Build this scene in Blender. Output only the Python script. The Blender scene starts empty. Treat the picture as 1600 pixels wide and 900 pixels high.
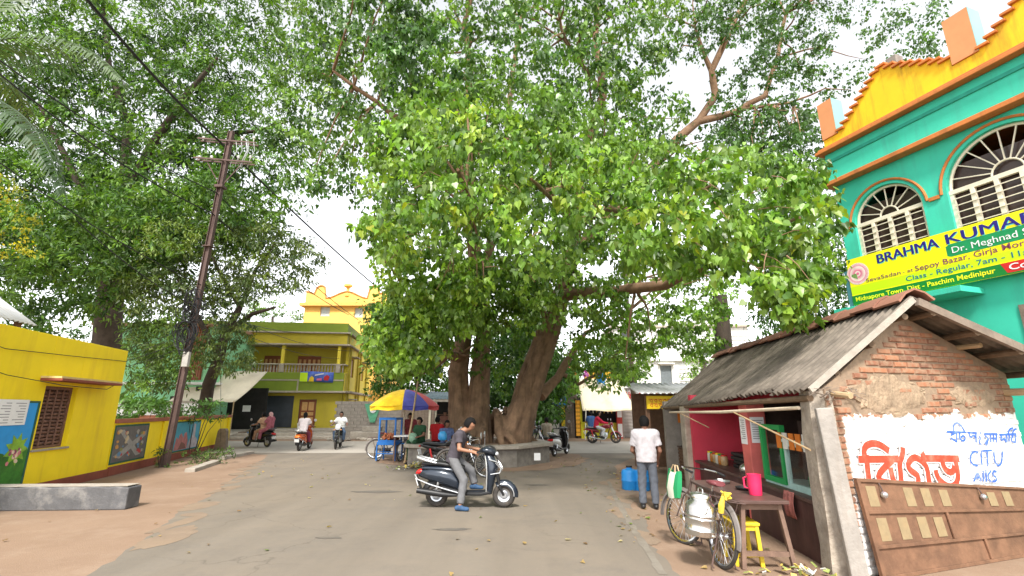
import bpy, bmesh, math, random
import numpy as np
from mathutils import Vector, Matrix

random.seed(7)
RNG = np.random.default_rng(7)
sc = bpy.context.scene
COL = sc.collection

# ------------------------------------------------------------------ camera
CAM_H = 1.78
FOC = 760.0                      # focal length in pixels of a 1600 px wide picture
PITCH = math.atan(190 / 760)
cam_d = bpy.data.cameras.new('camera')
cam_d.sensor_width = 36.0
cam_d.lens = FOC / 1600 * 36.0
cam_d.clip_start = 0.05
cam_d.clip_end = 1500
cam = bpy.data.objects.new('camera', cam_d)
COL.objects.link(cam)
cam.location = (0, 0, CAM_H)
cam.rotation_euler = (math.pi / 2 + PITCH, 0, 0)
sc.camera = cam

# ------------------------------------------------------------------ world, sun, exposure
SUN_EL, SUN_AZ = math.radians(50), math.radians(184)      # azimuth clockwise from +Y: behind the camera
world = bpy.data.worlds.new('World')
sc.world = world
world.use_nodes = True
wn, wl = world.node_tree.nodes, world.node_tree.links
for n in list(wn):
    wn.remove(n)
sky = wn.new('ShaderNodeTexSky')
sky.sky_type = 'NISHITA'
sky.sun_disc = False
sky.sun_elevation = SUN_EL
sky.sun_rotation = SUN_AZ
sky.dust_density = 1.0
sky.air_density = 1.0
hs = wn.new('ShaderNodeHueSaturation')          # an overcast, milky sky: hardly any blue left
hs.inputs['Saturation'].default_value = 0.12
hs.inputs['Value'].default_value = 1.0
bg = wn.new('ShaderNodeBackground')
bg.inputs['Strength'].default_value = 0.15
wo = wn.new('ShaderNodeOutputWorld')
wl.new(sky.outputs[0], hs.inputs['Color'])
wl.new(hs.outputs[0], bg.inputs['Color'])
wl.new(bg.outputs[0], wo.inputs['Surface'])

sun_d = bpy.data.lights.new('sun', 'SUN')
sun_d.energy = 2.2
sun_d.angle = math.radians(9)
sun_d.color = (1.0, 0.95, 0.88)
sun = bpy.data.objects.new('sun', sun_d)
COL.objects.link(sun)
sd = Vector((math.sin(SUN_AZ) * math.cos(SUN_EL), math.cos(SUN_AZ) * math.cos(SUN_EL), math.sin(SUN_EL)))
sun.rotation_euler = sd.to_track_quat('Z', 'Y').to_euler()
sun.location = sd * 60

sc.view_settings.view_transform = 'Standard'
sc.view_settings.look = 'None'
sc.view_settings.gamma = 1.0
sc.view_settings.use_curve_mapping = False
sc.view_settings.exposure = 1.5
sc.render.engine = 'CYCLES'
sc.cycles.max_bounces = 6
sc.cycles.transparent_max_bounces = 6
sc.cycles.use_denoising = True

# ------------------------------------------------------------------ helpers: survey points
cP, sP = math.cos(PITCH), math.sin(PITCH)


def ray(px, py):
    a, b = (px - 800) / FOC, -(py - 450) / FOC
    return Vector((a, cP - b * sP, sP + b * cP))


def G(px, py, z=0.0):
    v = ray(px, py)
    return Vector((0, 0, CAM_H)) + v * ((z - CAM_H) / v.z)


def AT(px, py, Y):
    v = ray(px, py)
    return Vector((0, 0, CAM_H)) + v * (Y / v.y)


# ------------------------------------------------------------------ helpers: materials
MATS = {}


def lin(c):
    return tuple(((v / 255) / 12.92 if v / 255 <= 0.04045 else ((v / 255 + 0.055) / 1.055) ** 2.4) for v in c)


def mat(name, col, rough=0.7, var=0.15, scale=6.0, metal=0.0, bump=0.0, bscale=None, dirt=None, dirt_amt=0.35,
        streak=False, rnd=0.0, spec=0.4, coat=0.0, trans=0.0):
    """Principled surface: base colour with noise variation, dirt patches or rain streaks, fine bump."""
    if name in MATS:
        return MATS[name]
    m = bpy.data.materials.new(name)
    m.use_nodes = True
    nt = m.node_tree
    N, L = nt.nodes, nt.links
    b = N['Principled BSDF']
    b.inputs['Roughness'].default_value = rough
    b.inputs['Metallic'].default_value = metal
    b.inputs['Specular IOR Level'].default_value = spec
    if coat:
        b.inputs['Coat Weight'].default_value = coat
        b.inputs['Coat Roughness'].default_value = 0.08
    tc = N.new('ShaderNodeTexCoord')
    no = N.new('ShaderNodeTexNoise')
    no.inputs['Scale'].default_value = scale
    no.inputs['Detail'].default_value = 6
    no.inputs['Roughness'].default_value = 0.62
    L.new(tc.outputs['Object'], no.inputs['Vector'])
    mp = N.new('ShaderNodeMapRange')
    mp.inputs['From Min'].default_value = 0.3
    mp.inputs['From Max'].default_value = 0.7
    mp.inputs['To Min'].default_value = 1 - var
    mp.inputs['To Max'].default_value = 1 + var
    L.new(no.outputs['Fac'], mp.inputs['Value'])
    mul = N.new('ShaderNodeVectorMath')
    mul.operation = 'SCALE'
    mul.inputs[0].default_value = col[:3]
    fac = mp.outputs[0]
    if rnd:
        oi = N.new('ShaderNodeObjectInfo')
        mr = N.new('ShaderNodeMapRange')
        mr.inputs['To Min'].default_value = 1 - rnd
        mr.inputs['To Max'].default_value = 1 + rnd
        L.new(oi.outputs['Random'], mr.inputs['Value'])
        mm = N.new('ShaderNodeMath')
        mm.operation = 'MULTIPLY'
        L.new(fac, mm.inputs[0])
        L.new(mr.outputs[0], mm.inputs[1])
        fac = mm.outputs[0]
    L.new(fac, mul.inputs['Scale'])
    out = mul.outputs[0]
    if dirt is not None:
        n2 = N.new('ShaderNodeTexNoise')
        n2.inputs['Scale'].default_value = scale * 0.45
        n2.inputs['Detail'].default_value = 8
        n2.inputs['Roughness'].default_value = 0.7
        if streak:
            ms = N.new('ShaderNodeMapping')
            ms.inputs['Scale'].default_value = (3.2, 3.2, 0.35)
            L.new(tc.outputs['Object'], ms.inputs['Vector'])
            L.new(ms.outputs[0], n2.inputs['Vector'])
        else:
            L.new(tc.outputs['Object'], n2.inputs['Vector'])
        r2 = N.new('ShaderNodeMapRange')
        r2.inputs['From Min'].default_value = 0.5
        r2.inputs['From Max'].default_value = 0.72
        r2.inputs['To Max'].default_value = dirt_amt
        L.new(n2.outputs['Fac'], r2.inputs['Value'])
        mx = N.new('ShaderNodeMix')
        mx.data_type = 'RGBA'
        L.new(r2.outputs[0], mx.inputs['Factor'])
        L.new(out, mx.inputs['A'])
        mx.inputs['B'].default_value = (*dirt[:3], 1)
        out = mx.outputs['Result']
    L.new(out, b.inputs['Base Color'])
    if trans:
        b.inputs['Transmission Weight'].default_value = trans
    if bump:
        n3 = N.new('ShaderNodeTexNoise')
        n3.inputs['Scale'].default_value = bscale or scale * 5
        n3.inputs['Detail'].default_value = 5
        L.new(tc.outputs['Object'], n3.inputs['Vector'])
        bp = N.new('ShaderNodeBump')
        bp.inputs['Strength'].default_value = bump
        bp.inputs['Distance'].default_value = 0.02
        L.new(n3.outputs['Fac'], bp.inputs['Height'])
        L.new(bp.outputs[0], b.inputs['Normal'])
    MATS[name] = m
    return m


def leaf_mat(name, rough=0.45, transl=0.3):
    """Leaf: colour from the per-leaf tint attribute, part of the light passes through."""
    if name in MATS:
        return MATS[name]
    m = bpy.data.materials.new(name)
    m.use_nodes = True
    N, L = m.node_tree.nodes, m.node_tree.links
    b = N['Principled BSDF']
    b.inputs['Roughness'].default_value = rough
    b.inputs['Specular IOR Level'].default_value = 0.5
    at = N.new('ShaderNodeAttribute')
    at.attribute_name = 'tint'
    L.new(at.outputs['Color'], b.inputs['Base Color'])
    tr = N.new('ShaderNodeBsdfTranslucent')
    g = N.new('ShaderNodeMix')
    g.data_type = 'RGBA'
    g.blend_type = 'MULTIPLY'
    g.inputs['Factor'].default_value = 1
    L.new(at.outputs['Color'], g.inputs['A'])
    g.inputs['B'].default_value = (1.3, 1.4, 0.45, 1)
    L.new(g.outputs['Result'], tr.inputs['Color'])
    mx = N.new('ShaderNodeMixShader')
    mx.inputs[0].default_value = transl
    L.new(b.outputs[0], mx.inputs[1])
    L.new(tr.outputs[0], mx.inputs[2])
    L.new(mx.outputs[0], N['Material Output'].inputs['Surface'])
    MATS[name] = m
    return m


# ------------------------------------------------------------------ helpers: objects
def link(o, parent=None):
    COL.objects.link(o)
    if parent is not None:
        o.parent = parent
    return o


def tag(o, label=None, cat=None, group=None, kind=None):
    if label:
        o['label'] = label
    if cat:
        o['category'] = cat
    if group:
        o['group'] = group
    if kind:
        o['kind'] = kind
    return o


def thing(name, label, cat, loc=(0, 0, 0), rz=0.0, group=None):
    o = bpy.data.objects.new(name, None)
    o.empty_display_size = 0.2
    o.location = loc
    o.rotation_euler = (0, 0, rz)
    link(o)
    return tag(o, label, cat, group)


def copy_tree(o, parent=None, label=None):
    c = o.copy()
    COL.objects.link(c)
    c.parent = parent
    if label:
        c['label'] = label
    for ch in list(o.children):
        copy_tree(ch, c)
    return c


class MB:
    """Collects shapes; build() links them as ONE mesh object."""

    def __init__(self):
        self.v, self.f, self.m = [], [], []
        self.mi = 0

    def add(self, vs, fs):
        k = len(self.v)
        self.v += [tuple(p) for p in vs]
        self.f += [tuple(i + k for i in q) for q in fs]
        self.m += [self.mi] * len(fs)
        return self

    def box(self, x0, x1, y0, y1, z0, z1):
        vs = [(x, y, z) for x in (x0, x1) for y in (y0, y1) for z in (z0, z1)]
        return self.add(vs, [(0, 1, 3, 2), (4, 6, 7, 5), (0, 4, 5, 1), (2, 3, 7, 6), (0, 2, 6, 4), (1, 5, 7, 3)])

    def obox(self, c, size, rot=None):
        """box about centre c, rotated by a Matrix or euler"""
        if rot is None:
            R = Matrix.Identity(3)
        elif isinstance(rot, Matrix):
            R = rot.to_3x3()
        else:
            from mathutils import Euler
            R = Euler(rot).to_matrix()
        c = Vector(c)
        h = [s / 2 for s in size]
        vs = [c + R @ Vector((sx * h[0], sy * h[1], sz * h[2])) for sx in (-1, 1) for sy in (-1, 1) for sz in (-1, 1)]
        return self.add(vs, [(0, 1, 3, 2), (4, 6, 7, 5), (0, 4, 5, 1), (2, 3, 7, 6), (0, 2, 6, 4), (1, 5, 7, 3)])

    def bar(self, a, b, w, d=None, up=(0, 0, 1)):
        """rectangular bar from a to b"""
        a, b = Vector(a), Vector(b)
        d = d or w
        t = (b - a).normalized()
        u = Vector(up)
        if abs(t.dot(u)) > 0.95:
            u = Vector((0, 1, 0))
        s = t.cross(u).normalized()
        u = s.cross(t)
        vs = [p + s * (sx * w / 2) + u * (sz * d / 2) for p in (a, b) for sx in (-1, 1) for sz in (-1, 1)]
        return self.add(vs, [(0, 1, 3, 2), (4, 6, 7, 5), (0, 4, 5, 1), (2, 3, 7, 6), (0, 2, 6, 4), (1, 5, 7, 3)])

    def tube(self, pts, r, n=8, caps=True, closed=False, lobes=0.0, seed=0):
        pts = [Vector(p) for p in pts]
        k = len(pts)
        rr = list(r) if hasattr(r, '__len__') else [r] * k
        rg = random.Random(seed)
        lob = [1 + lobes * rg.uniform(-1, 1) for _ in range(n)]
        vs, ref = [], None
        for i, p in enumerate(pts):
            if closed:
                t = pts[(i + 1) % k] - pts[i - 1]
            else:
                t = pts[min(i + 1, k - 1)] - pts[max(i - 1, 0)]
            t = t.normalized() if t.length > 1e-9 else Vector((0, 0, 1))
            if ref is None:
                ref = Vector((0, 0, 1)) if abs(t.z) < 0.9 else Vector((1, 0, 0))
            s = t.cross(ref)
            s = s.normalized() if s.length > 1e-6 else Vector((1, 0, 0))
            ref = s.cross(t).normalized()
            for j in range(n):
                a = 2 * math.pi * j / n
                vs.append(p + (s * math.cos(a) + ref * math.sin(a)) * rr[i] * lob[j])
        fs = []
        for i in range(k if closed else k - 1):
            for j in range(n):
                a, b = i * n + j, i * n + (j + 1) % n
                i2 = (i + 1) % k
                fs.append((a, b, i2 * n + (j + 1) % n, i2 * n + j))
        if caps and not closed:
            fs.append(tuple(range(n - 1, -1, -1)))
            fs.append(tuple((k - 1) * n + j for j in range(n)))
        return self.add(vs, fs)

    def lathe(self, prof, n=20, M=None, closed=False):
        """profile (r, h) spun about the local z axis of M"""
        M = M or Matrix.Identity(4)
        vs, fs = [], []
        k = len(prof)
        for r, h in prof:
            for j in range(n):
                a = 2 * math.pi * j / n
                vs.append(M @ Vector((r * math.cos(a), r * math.sin(a), h)))
        for i in range(k if closed else k - 1):
            i2 = (i + 1) % k
            for j in range(n):
                fs.append((i * n + j, i * n + (j + 1) % n, i2 * n + (j + 1) % n, i2 * n + j))
        if not closed:
            if prof[0][0] > 1e-5:
                fs.append(tuple(range(n - 1, -1, -1)))
            if prof[-1][0] > 1e-5:
                fs.append(tuple((k - 1) * n + j for j in range(n)))
        return self.add(vs, fs)

    def prism(self, poly, M, d):
        """2-D polygon extruded by d along local z of M"""
        n = len(poly)
        vs = [M @ Vector((x, y, 0)) for x, y in poly] + [M @ Vector((x, y, d)) for x, y in poly]
        fs = [tuple(range(n - 1, -1, -1)), tuple(range(n, 2 * n))]
        fs += [(i, (i + 1) % n, n + (i + 1) % n, n + i) for i in range(n)]
        return self.add(vs, fs)

    def loft(self, rings, caps=True):
        n = len(rings[0])
        vs = [p for r in rings for p in r]
        fs = []
        for i in range(len(rings) - 1):
            for j in range(n):
                fs.append((i * n + j, i * n + (j + 1) % n, (i + 1) * n + (j + 1) % n, (i + 1) * n + j))
        if caps:
            fs.append(tuple(range(n - 1, -1, -1)))
            fs.append(tuple((len(rings) - 1) * n + j for j in range(n)))
        return self.add(vs, fs)

    def shell(self, st, n=16, p=2.6):
        """stations along x: (x, zc, half width, half height) as superellipse rings"""
        rings = []
        for s in st:
            x, zc, hw, hh = s[:4]
            lean = s[4] if len(s) > 4 else 0
            ring = []
            for j in range(n):
                a = 2 * math.pi * j / n
                ca, sa = math.cos(a), math.sin(a)
                yy = math.copysign(abs(ca) ** (2 / p), ca) * hw
                zz = math.copysign(abs(sa) ** (2 / p), sa) * hh
                ring.append(Vector((x + lean * zz, yy, zc + zz)))
            rings.append(ring)
        return self.loft(rings)

    def grid(self, fn, nu, nv):
        vs = [fn(i / nu, j / nv) for i in range(nu + 1) for j in range(nv + 1)]
        fs = [(i * (nv + 1) + j, (i + 1) * (nv + 1) + j, (i + 1) * (nv + 1) + j + 1, i * (nv + 1) + j + 1)
              for i in range(nu) for j in range(nv)]
        return self.add(vs, fs)

    def mesh(self, name, mats, smooth=35):
        me = bpy.data.meshes.new(name)
        me.from_pydata([tuple(p) for p in self.v], [], self.f)
        for m in (mats if isinstance(mats, (list, tuple)) else [mats]):
            me.materials.append(m)
        if any(self.m):
            me.polygons.foreach_set('material_index', self.m)
        bm = bmesh.new()
        bm.from_mesh(me)
        bmesh.ops.recalc_face_normals(bm, faces=bm.faces)
        bm.to_mesh(me)
        bm.free()
        if smooth:
            me.polygons.foreach_set('use_smooth', [True] * len(me.polygons))
            me.set_sharp_from_angle(angle=math.radians(smooth))
        me.update()
        return me

    def build(self, name, mats, parent=None, smooth=35, bevel=0.0, solid=0.0, subd=0):
        o = bpy.data.objects.new(name, self.mesh(name, mats, smooth))
        link(o, parent)
        if solid:
            s = o.modifiers.new('solid', 'SOLIDIFY')
            s.thickness = solid
            s.offset = 0
        if bevel:
            b = o.modifiers.new('bevel', 'BEVEL')
            b.width = bevel
            b.segments = 2
            b.limit_method = 'ANGLE'
        if subd:
            s = o.modifiers.new('sub', 'SUBSURF')
            s.levels = s.render_levels = subd
        return o


def box_part(name, m, parent, b, bevel=0.0):
    return MB().box(*b).build(name, m, parent, smooth=0, bevel=bevel)


def wheel_M(x, y, z):
    """local z of a lathe turned to the y axis"""
    return Matrix.Translation((x, y, z)) @ Matrix.Rotation(math.pi / 2, 4, 'X')


FONT_CACHE = {}


def text_mesh(s, size, extrude=0.002, bold=0.0, shear=0.0, spacing=1.0):
    cu = bpy.data.curves.new('t', 'FONT')
    cu.body = s
    cu.size = size
    cu.extrude = extrude
    cu.offset = bold
    cu.shear = shear
    cu.space_character = spacing
    cu.resolution_u = 3
    o = bpy.data.objects.new('t', cu)
    COL.objects.link(o)
    dg = bpy.context.evaluated_depsgraph_get()
    me = bpy.data.meshes.new_from_object(o.evaluated_get(dg))
    bpy.data.objects.remove(o)
    bpy.data.curves.remove(cu)
    return me


def text_part(name, s, size, m, parent, M, width=None, **kw):
    """flat lettering; M places its xy plane; width squeezes it to a given length"""
    me = text_mesh(s, size, **kw)
    me.materials.clear()
    me.materials.append(m)
    if width:
        n = len(me.vertices)
        co = np.empty(n * 3, np.float32)
        me.vertices.foreach_get('co', co)
        co = co.reshape(-1, 3)
        x0, x1 = co[:, 0].min(), co[:, 0].max()
        co[:, 0] = (co[:, 0] - x0) * width / (x1 - x0)
        me.vertices.foreach_set('co', co.ravel())
    me.transform(M)
    me.name = name
    o = bpy.data.objects.new(name, me)
    return link(o, parent)


def frame_M(o, ex, ey):
    """matrix with origin o, x axis ex, y axis ey"""
    ex, ey = Vector(ex).normalized(), Vector(ey).normalized()
    ez = ex.cross(ey)
    M = Matrix((ex, ey, ez)).transposed().to_4x4()
    M.translation = Vector(o)
    return M


def ribbon(mb, pts, w, M, z0, z1):
    """brush stroke of width w along 2-D points, as a thin slab"""
    pts = [Vector(p) for p in pts]
    L, R = [], []
    for i, p in enumerate(pts):
        t = (pts[min(i + 1, len(pts) - 1)] - pts[max(i - 1, 0)]).normalized()
        n = Vector((-t.y, t.x))
        L.append(p + n * w / 2)
        R.append(p - n * w / 2)
    k = len(pts)
    vs = [M @ Vector((p.x, p.y, z)) for z in (z0, z1) for p in L + R]
    fs = []
    for i in range(k - 1):
        fs.append((2 * k + i, 2 * k + i + 1, 3 * k + i + 1, 3 * k + i))
        fs.append((i, i + 1, 2 * k + i + 1, 2 * k + i))
        fs.append((k + i, k + i + 1, 3 * k + i + 1, 3 * k + i))
    fs += [(0, k, 3 * k, 2 * k), (k - 1, 2 * k - 1, 4 * k - 1, 3 * k - 1)]
    mb.add(vs, fs)


def wobble_poly(pts, step, amp, seed=0):
    """subdivide a closed outline and jitter it"""
    rg = random.Random(seed)
    out = []
    for i, a in enumerate(pts):
        b = pts[(i + 1) % len(pts)]
        a, b = Vector(a[:2]), Vector(b[:2])
        n = max(1, int((b - a).length / step))
        for k in range(n):
            p = a.lerp(b, k / n)
            out.append((p.x + rg.uniform(-amp, amp), p.y + rg.uniform(-amp, amp)))
    return out


def sheet(name, poly, z, m, parent=None, kind='structure'):
    me = bpy.data.meshes.new(name)
    bm = bmesh.new()
    f = bm.faces.new([bm.verts.new((x, y, z)) for x, y in poly])
    if f.normal.z < 0:
        f.normal_flip()
    f.normal_update()
    if f.normal.z < 0:
        f.normal_flip()
    bmesh.ops.triangulate(bm, faces=bm.faces)
    bm.to_mesh(me)
    bm.free()
    me.materials.append(m)
    o = bpy.data.objects.new(name, me)
    link(o, parent)
    if kind:
        o['kind'] = kind
    return o


# ------------------------------------------------------------------ helpers: smooth solids from distance fields (bodies, trunks)
def surface_nets(F, org, h):
    """numpy surface nets of field F (negative inside)"""
    s = F < 0
    nx, ny, nz = F.shape
    c = np.zeros((nx - 1, ny - 1, nz - 1), np.int8)
    offs = [(i, j, k) for i in (0, 1) for j in (0, 1) for k in (0, 1)]
    for i, j, k in offs:
        c += s[i:nx - 1 + i, j:ny - 1 + j, k:nz - 1 + k]
    act = (c > 0) & (c < 8)
    idx = np.full(c.shape, -1, np.int64)
    cells = np.argwhere(act)
    idx[act] = np.arange(len(cells))
    acc = np.zeros((len(cells), 3))
    cnt = np.zeros(len(cells))
    for a in offs:
        for ax in range(3):
            if a[ax]:
                continue
            b = list(a)
            b[ax] = 1
            fa = F[cells[:, 0] + a[0], cells[:, 1] + a[1], cells[:, 2] + a[2]]
            fb = F[cells[:, 0] + b[0], cells[:, 1] + b[1], cells[:, 2] + b[2]]
            x = (fa < 0) != (fb < 0)
            t = np.where(x, fa / np.where(np.abs(fa - fb) < 1e-9, 1, fa - fb), 0)
            p = np.array(a, float)[None].repeat(len(cells), 0)
            p[:, ax] = t
            acc += np.where(x[:, None], p, 0)
            cnt += x
    V = (cells + acc / np.maximum(cnt, 1)[:, None]) * h + org
    faces = []
    for ax in range(3):
        o1, o2 = (ax + 1) % 3, (ax + 2) % 3
        sl0, sl1 = [slice(1, -1)] * 3, [slice(1, -1)] * 3
        sl0[ax], sl1[ax] = slice(0, -1), slice(1, None)
        A, B = s[tuple(sl0)], s[tuple(sl1)]
        for flip, msk in ((False, A & ~B), (True, ~A & B)):
            e = np.argwhere(msk)
            if not len(e):
                continue
            base = e.copy()
            base[:, o1] += 1
            base[:, o2] += 1
            q = []
            for d1, d2 in ((0, 0), (-1, 0), (-1, -1), (0, -1)):
                g = base.copy()
                g[:, o1] += d1
                g[:, o2] += d2
                q.append(idx[g[:, 0], g[:, 1], g[:, 2]])
            q = np.stack(q, 1)
            faces.append(q[:, ::-1] if flip else q)
    return V, np.concatenate(faces)


class Field:
    """smooth union of tapered capsules and ellipsoids"""

    def __init__(self, k=0.03):
        self.p, self.k = [], k

    def cap(self, a, b, ra, rb=None, sq=None):
        self.p.append(('c', np.array(a, float), np.array(b, float), ra, ra if rb is None else rb, sq))
        return self

    def chain(self, pts, rs):
        for i in range(len(pts) - 1):
            self.cap(pts[i], pts[i + 1], rs[i], rs[i + 1])
        return self

    def ell(self, c, r, R=None):
        self.p.append(('e', np.array(c, float), np.array(r, float), None if R is None else np.array(R, float)))
        return self

    def bounds(self, pad):
        lo, hi = np.full(3, 1e9), np.full(3, -1e9)
        for q in self.p:
            if q[0] == 'c':
                for c, r in ((q[1], q[3]), (q[2], q[4])):
                    lo, hi = np.minimum(lo, c - r), np.maximum(hi, c + r)
            else:
                r = max(q[2])
                lo, hi = np.minimum(lo, q[1] - r), np.maximum(hi, q[1] + r)
        return lo - pad, hi + pad

    def ev(self, P):
        D = None
        for q in self.p:
            if q[0] == 'c':
                _, a, b, ra, rb, sq = q
                ab = b - a
                t = np.clip(((P - a) @ ab) / max(ab @ ab, 1e-9), 0, 1)
                d = np.linalg.norm(P - a - t[:, None] * ab, axis=1) - (ra + (rb - ra) * t)
            else:
                _, c, r, R = q
                l = (P - c) @ R if R is not None else (P - c)
                k0 = np.linalg.norm(l / r, axis=1)
                k1 = np.linalg.norm(l / (r * r), axis=1)
                d = k0 * (k0 - 1) / np.maximum(k1, 1e-9)
            if D is None:
                D = d
            else:
                hh = np.clip(0.5 + 0.5 * (D - d) / self.k, 0, 1)
                D = D + (d - D) * hh - self.k * hh * (1 - hh)
        return D

    def mesh(self, name, m, h=0.02, post=None, smooth=True):
        lo, hi = self.bounds(3 * h)
        n = np.ceil((hi - lo) / h).astype(int) + 1
        ax = [lo[i] + h * np.arange(n[i]) for i in range(3)]
        X = np.stack(np.meshgrid(*ax, indexing='ij'), -1).reshape(-1, 3)
        D = self.ev(X)
        if post is not None:
            D = post(X, D)
        F = D.reshape(n)
        F[0], F[-1], F[:, 0], F[:, -1], F[:, :, 0], F[:, :, -1] = (np.abs(x) + 1e-3 for x in (F[0], F[-1], F[:, 0], F[:, -1], F[:, :, 0], F[:, :, -1]))
        V, Q = surface_nets(F, lo, h)
        me = bpy.data.meshes.new(name)
        me.from_pydata(V.tolist(), [], Q.tolist())
        me.materials.append(m)
        if smooth:
            me.polygons.foreach_set('use_smooth', [True] * len(me.polygons))
        me.update()
        return me

    def build(self, name, m, parent=None, **kw):
        return link(bpy.data.objects.new(name, self.mesh(name, m, **kw)), parent)
# ------------------------------------------------------------------ materials
def C(*c):
    return lin(c)


M_yellow = mat('yellow_paint', (0.92, 0.70, 0.008), 0.75, 0.06, 1.5, dirt=(0.50, 0.27, 0.03), dirt_amt=0.32, streak=True, bump=0.2, bscale=14)
M_maroon = mat('red_oxide_paint', (0.24, 0.06, 0.035), 0.75, 0.15, 4, dirt=(0.12, 0.07, 0.04), bump=0.1)
M_maroon2 = mat('red_oxide_edge', (0.33, 0.11, 0.06), 0.75, 0.15, 4, dirt=(0.2, 0.12, 0.08), bump=0.1)
M_cement = mat('cement', (0.22, 0.20, 0.175), 0.9, 0.25, 5, dirt=(0.10, 0.085, 0.07), dirt_amt=0.55, bump=0.35, bscale=30)
M_cement_l = mat('pale_cement', (0.36, 0.32, 0.27), 0.9, 0.18, 5, dirt=(0.17, 0.14, 0.11), dirt_amt=0.5, bump=0.3, bscale=30)
M_slabpaint = mat('grey_painted_pillar', (0.105, 0.105, 0.11), 0.75, 0.2, 5, dirt=(0.38, 0.36, 0.33), dirt_amt=0.5, bump=0.3)
M_teal = mat('teal_paint', (0.045, 0.53, 0.37), 0.7, 0.10, 1.4, dirt=(0.06, 0.30, 0.23), dirt_amt=0.55, streak=True, bump=0.06, bscale=12)
M_orange = mat('orange_trim', (0.52, 0.17, 0.04), 0.7, 0.14, 3, dirt=(0.16, 0.07, 0.03), dirt_amt=0.55, streak=True)
M_parapet = mat('parapet_yellow', (0.86, 0.50, 0.012), 0.7, 0.08, 2, dirt=(0.26, 0.11, 0.02), dirt_amt=0.75, streak=True)
M_postor = mat('post_orange', (0.62, 0.26, 0.11), 0.7, 0.1, 2)
M_postbl = mat('post_pale_blue', (0.24, 0.46, 0.45), 0.7, 0.06, 2)
M_white = mat('white_paint', (0.78, 0.77, 0.74), 0.7, 0.05, 3, dirt=(0.45, 0.42, 0.36), dirt_amt=0.35)
M_cream = mat('cream_frame', (0.72, 0.66, 0.52), 0.6, 0.08, 6)
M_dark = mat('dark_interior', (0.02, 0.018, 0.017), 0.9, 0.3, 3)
M_glassd = mat('dark_glass', (0.03, 0.028, 0.026), 0.12, 0.2, 2, spec=0.5)
M_bamboo = mat('bamboo', (0.42, 0.30, 0.17), 0.6, 0.2, 8, dirt=(0.2, 0.12, 0.06))
M_wood = mat('brown_wood', (0.16, 0.085, 0.05), 0.7, 0.25, 8, dirt=(0.07, 0.04, 0.025), streak=True)
M_woodgrey = mat('weathered_wood', (0.20, 0.155, 0.12), 0.85, 0.25, 7, dirt=(0.08, 0.06, 0.045), streak=True, bump=0.3)
M_woodred = mat('red_brown_wood', (0.24, 0.06, 0.02), 0.55, 0.15, 8)
M_woodpanel = mat('tan_panel', (0.60, 0.33, 0.12), 0.55, 0.12, 8)
M_olive = mat('olive_yellow_wall', (0.50, 0.40, 0.035), 0.75, 0.06, 1.2, dirt=(0.3, 0.24, 0.05), dirt_amt=0.3, streak=True)
M_oliveg = mat('olive_green_band', (0.22, 0.29, 0.03), 0.75, 0.06, 1.2, dirt=(0.13, 0.16, 0.03), dirt_amt=0.3, streak=True)
M_lemon = mat('lemon_wall', (0.78, 0.62, 0.06), 0.75, 0.05, 1.2, dirt=(0.45, 0.35, 0.08), dirt_amt=0.3, streak=True)
M_slabedge = mat('slab_edge', (0.42, 0.36, 0.29), 0.8, 0.15, 3, dirt=(0.2, 0.17, 0.13), streak=True)
M_shutter = mat('shutter_blue_grey', (0.045, 0.052, 0.066), 0.5, 0.15, 3)
M_tan = mat('tan_orange_wall', (0.83, 0.50, 0.12), 0.75, 0.06, 1.5)
M_mint = mat('mint_wall', (0.30, 0.66, 0.36), 0.75, 0.06, 1.2, dirt=(0.25, 0.45, 0.28), dirt_amt=0.3, streak=True)
M_tarp = mat('cream_tarp', (0.70, 0.62, 0.48), 0.8, 0.08, 2, dirt=(0.45, 0.36, 0.26), dirt_amt=0.4)
M_asbestos = mat('asbestos_sheet', (0.165, 0.138, 0.11), 0.95, 0.4, 4, dirt=(0.05, 0.04, 0.032), dirt_amt=0.8, rnd=0.12, bump=0.3, bscale=25)
M_ridge = mat('ridge_tile', (0.25, 0.115, 0.075), 0.85, 0.2, 5, dirt=(0.10, 0.06, 0.045), rnd=0.2, bump=0.2)
M_tin = mat('galvanised_tin', (0.50, 0.51, 0.52), 0.5, 0.12, 3, metal=0.5, dirt=(0.22, 0.16, 0.12))
M_steel = mat('steel', (0.55, 0.56, 0.58), 0.3, 0.08, 5, metal=0.9)
M_chrome = mat('chrome', (0.72, 0.73, 0.75), 0.14, 0.03, 5, metal=1.0)
M_iron = mat('rusty_iron', (0.10, 0.062, 0.052), 0.75, 0.25, 6, dirt=(0.06, 0.035, 0.03), streak=True)
M_black = mat('black_rubber', (0.018, 0.018, 0.019), 0.7, 0.2, 10)
M_tyre = mat('dusty_tyre', (0.045, 0.04, 0.036), 0.85, 0.25, 14, dirt=(0.13, 0.10, 0.075), dirt_amt=0.5)
M_blackplastic = mat('black_plastic', (0.015, 0.015, 0.016), 0.45, 0.15, 10)
M_wire = mat('cable_black', (0.012, 0.012, 0.013), 0.6, 0.1, 5)
M_paper = mat('paper', (0.80, 0.80, 0.80), 0.8, 0.04, 10)
M_ink = mat('grey_ink', (0.25, 0.25, 0.27), 0.8, 0.1, 10)
M_pinkwall = mat('pink_plaster', (0.60, 0.05, 0.085), 0.7, 0.08, 2, dirt=(0.25, 0.03, 0.035), dirt_amt=0.4)
M_salmon = mat('salmon_plaster', (0.62, 0.14, 0.12), 0.7, 0.1, 3, dirt=(0.30, 0.07, 0.055), dirt_amt=0.5)
M_counter = mat('maroon_counter', (0.075, 0.032, 0.028), 0.55, 0.3, 4, dirt=(0.20, 0.13, 0.11), dirt_amt=0.35, streak=True)
M_green = mat('green_enamel', (0.02, 0.30, 0.075), 0.45, 0.1, 4)
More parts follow.
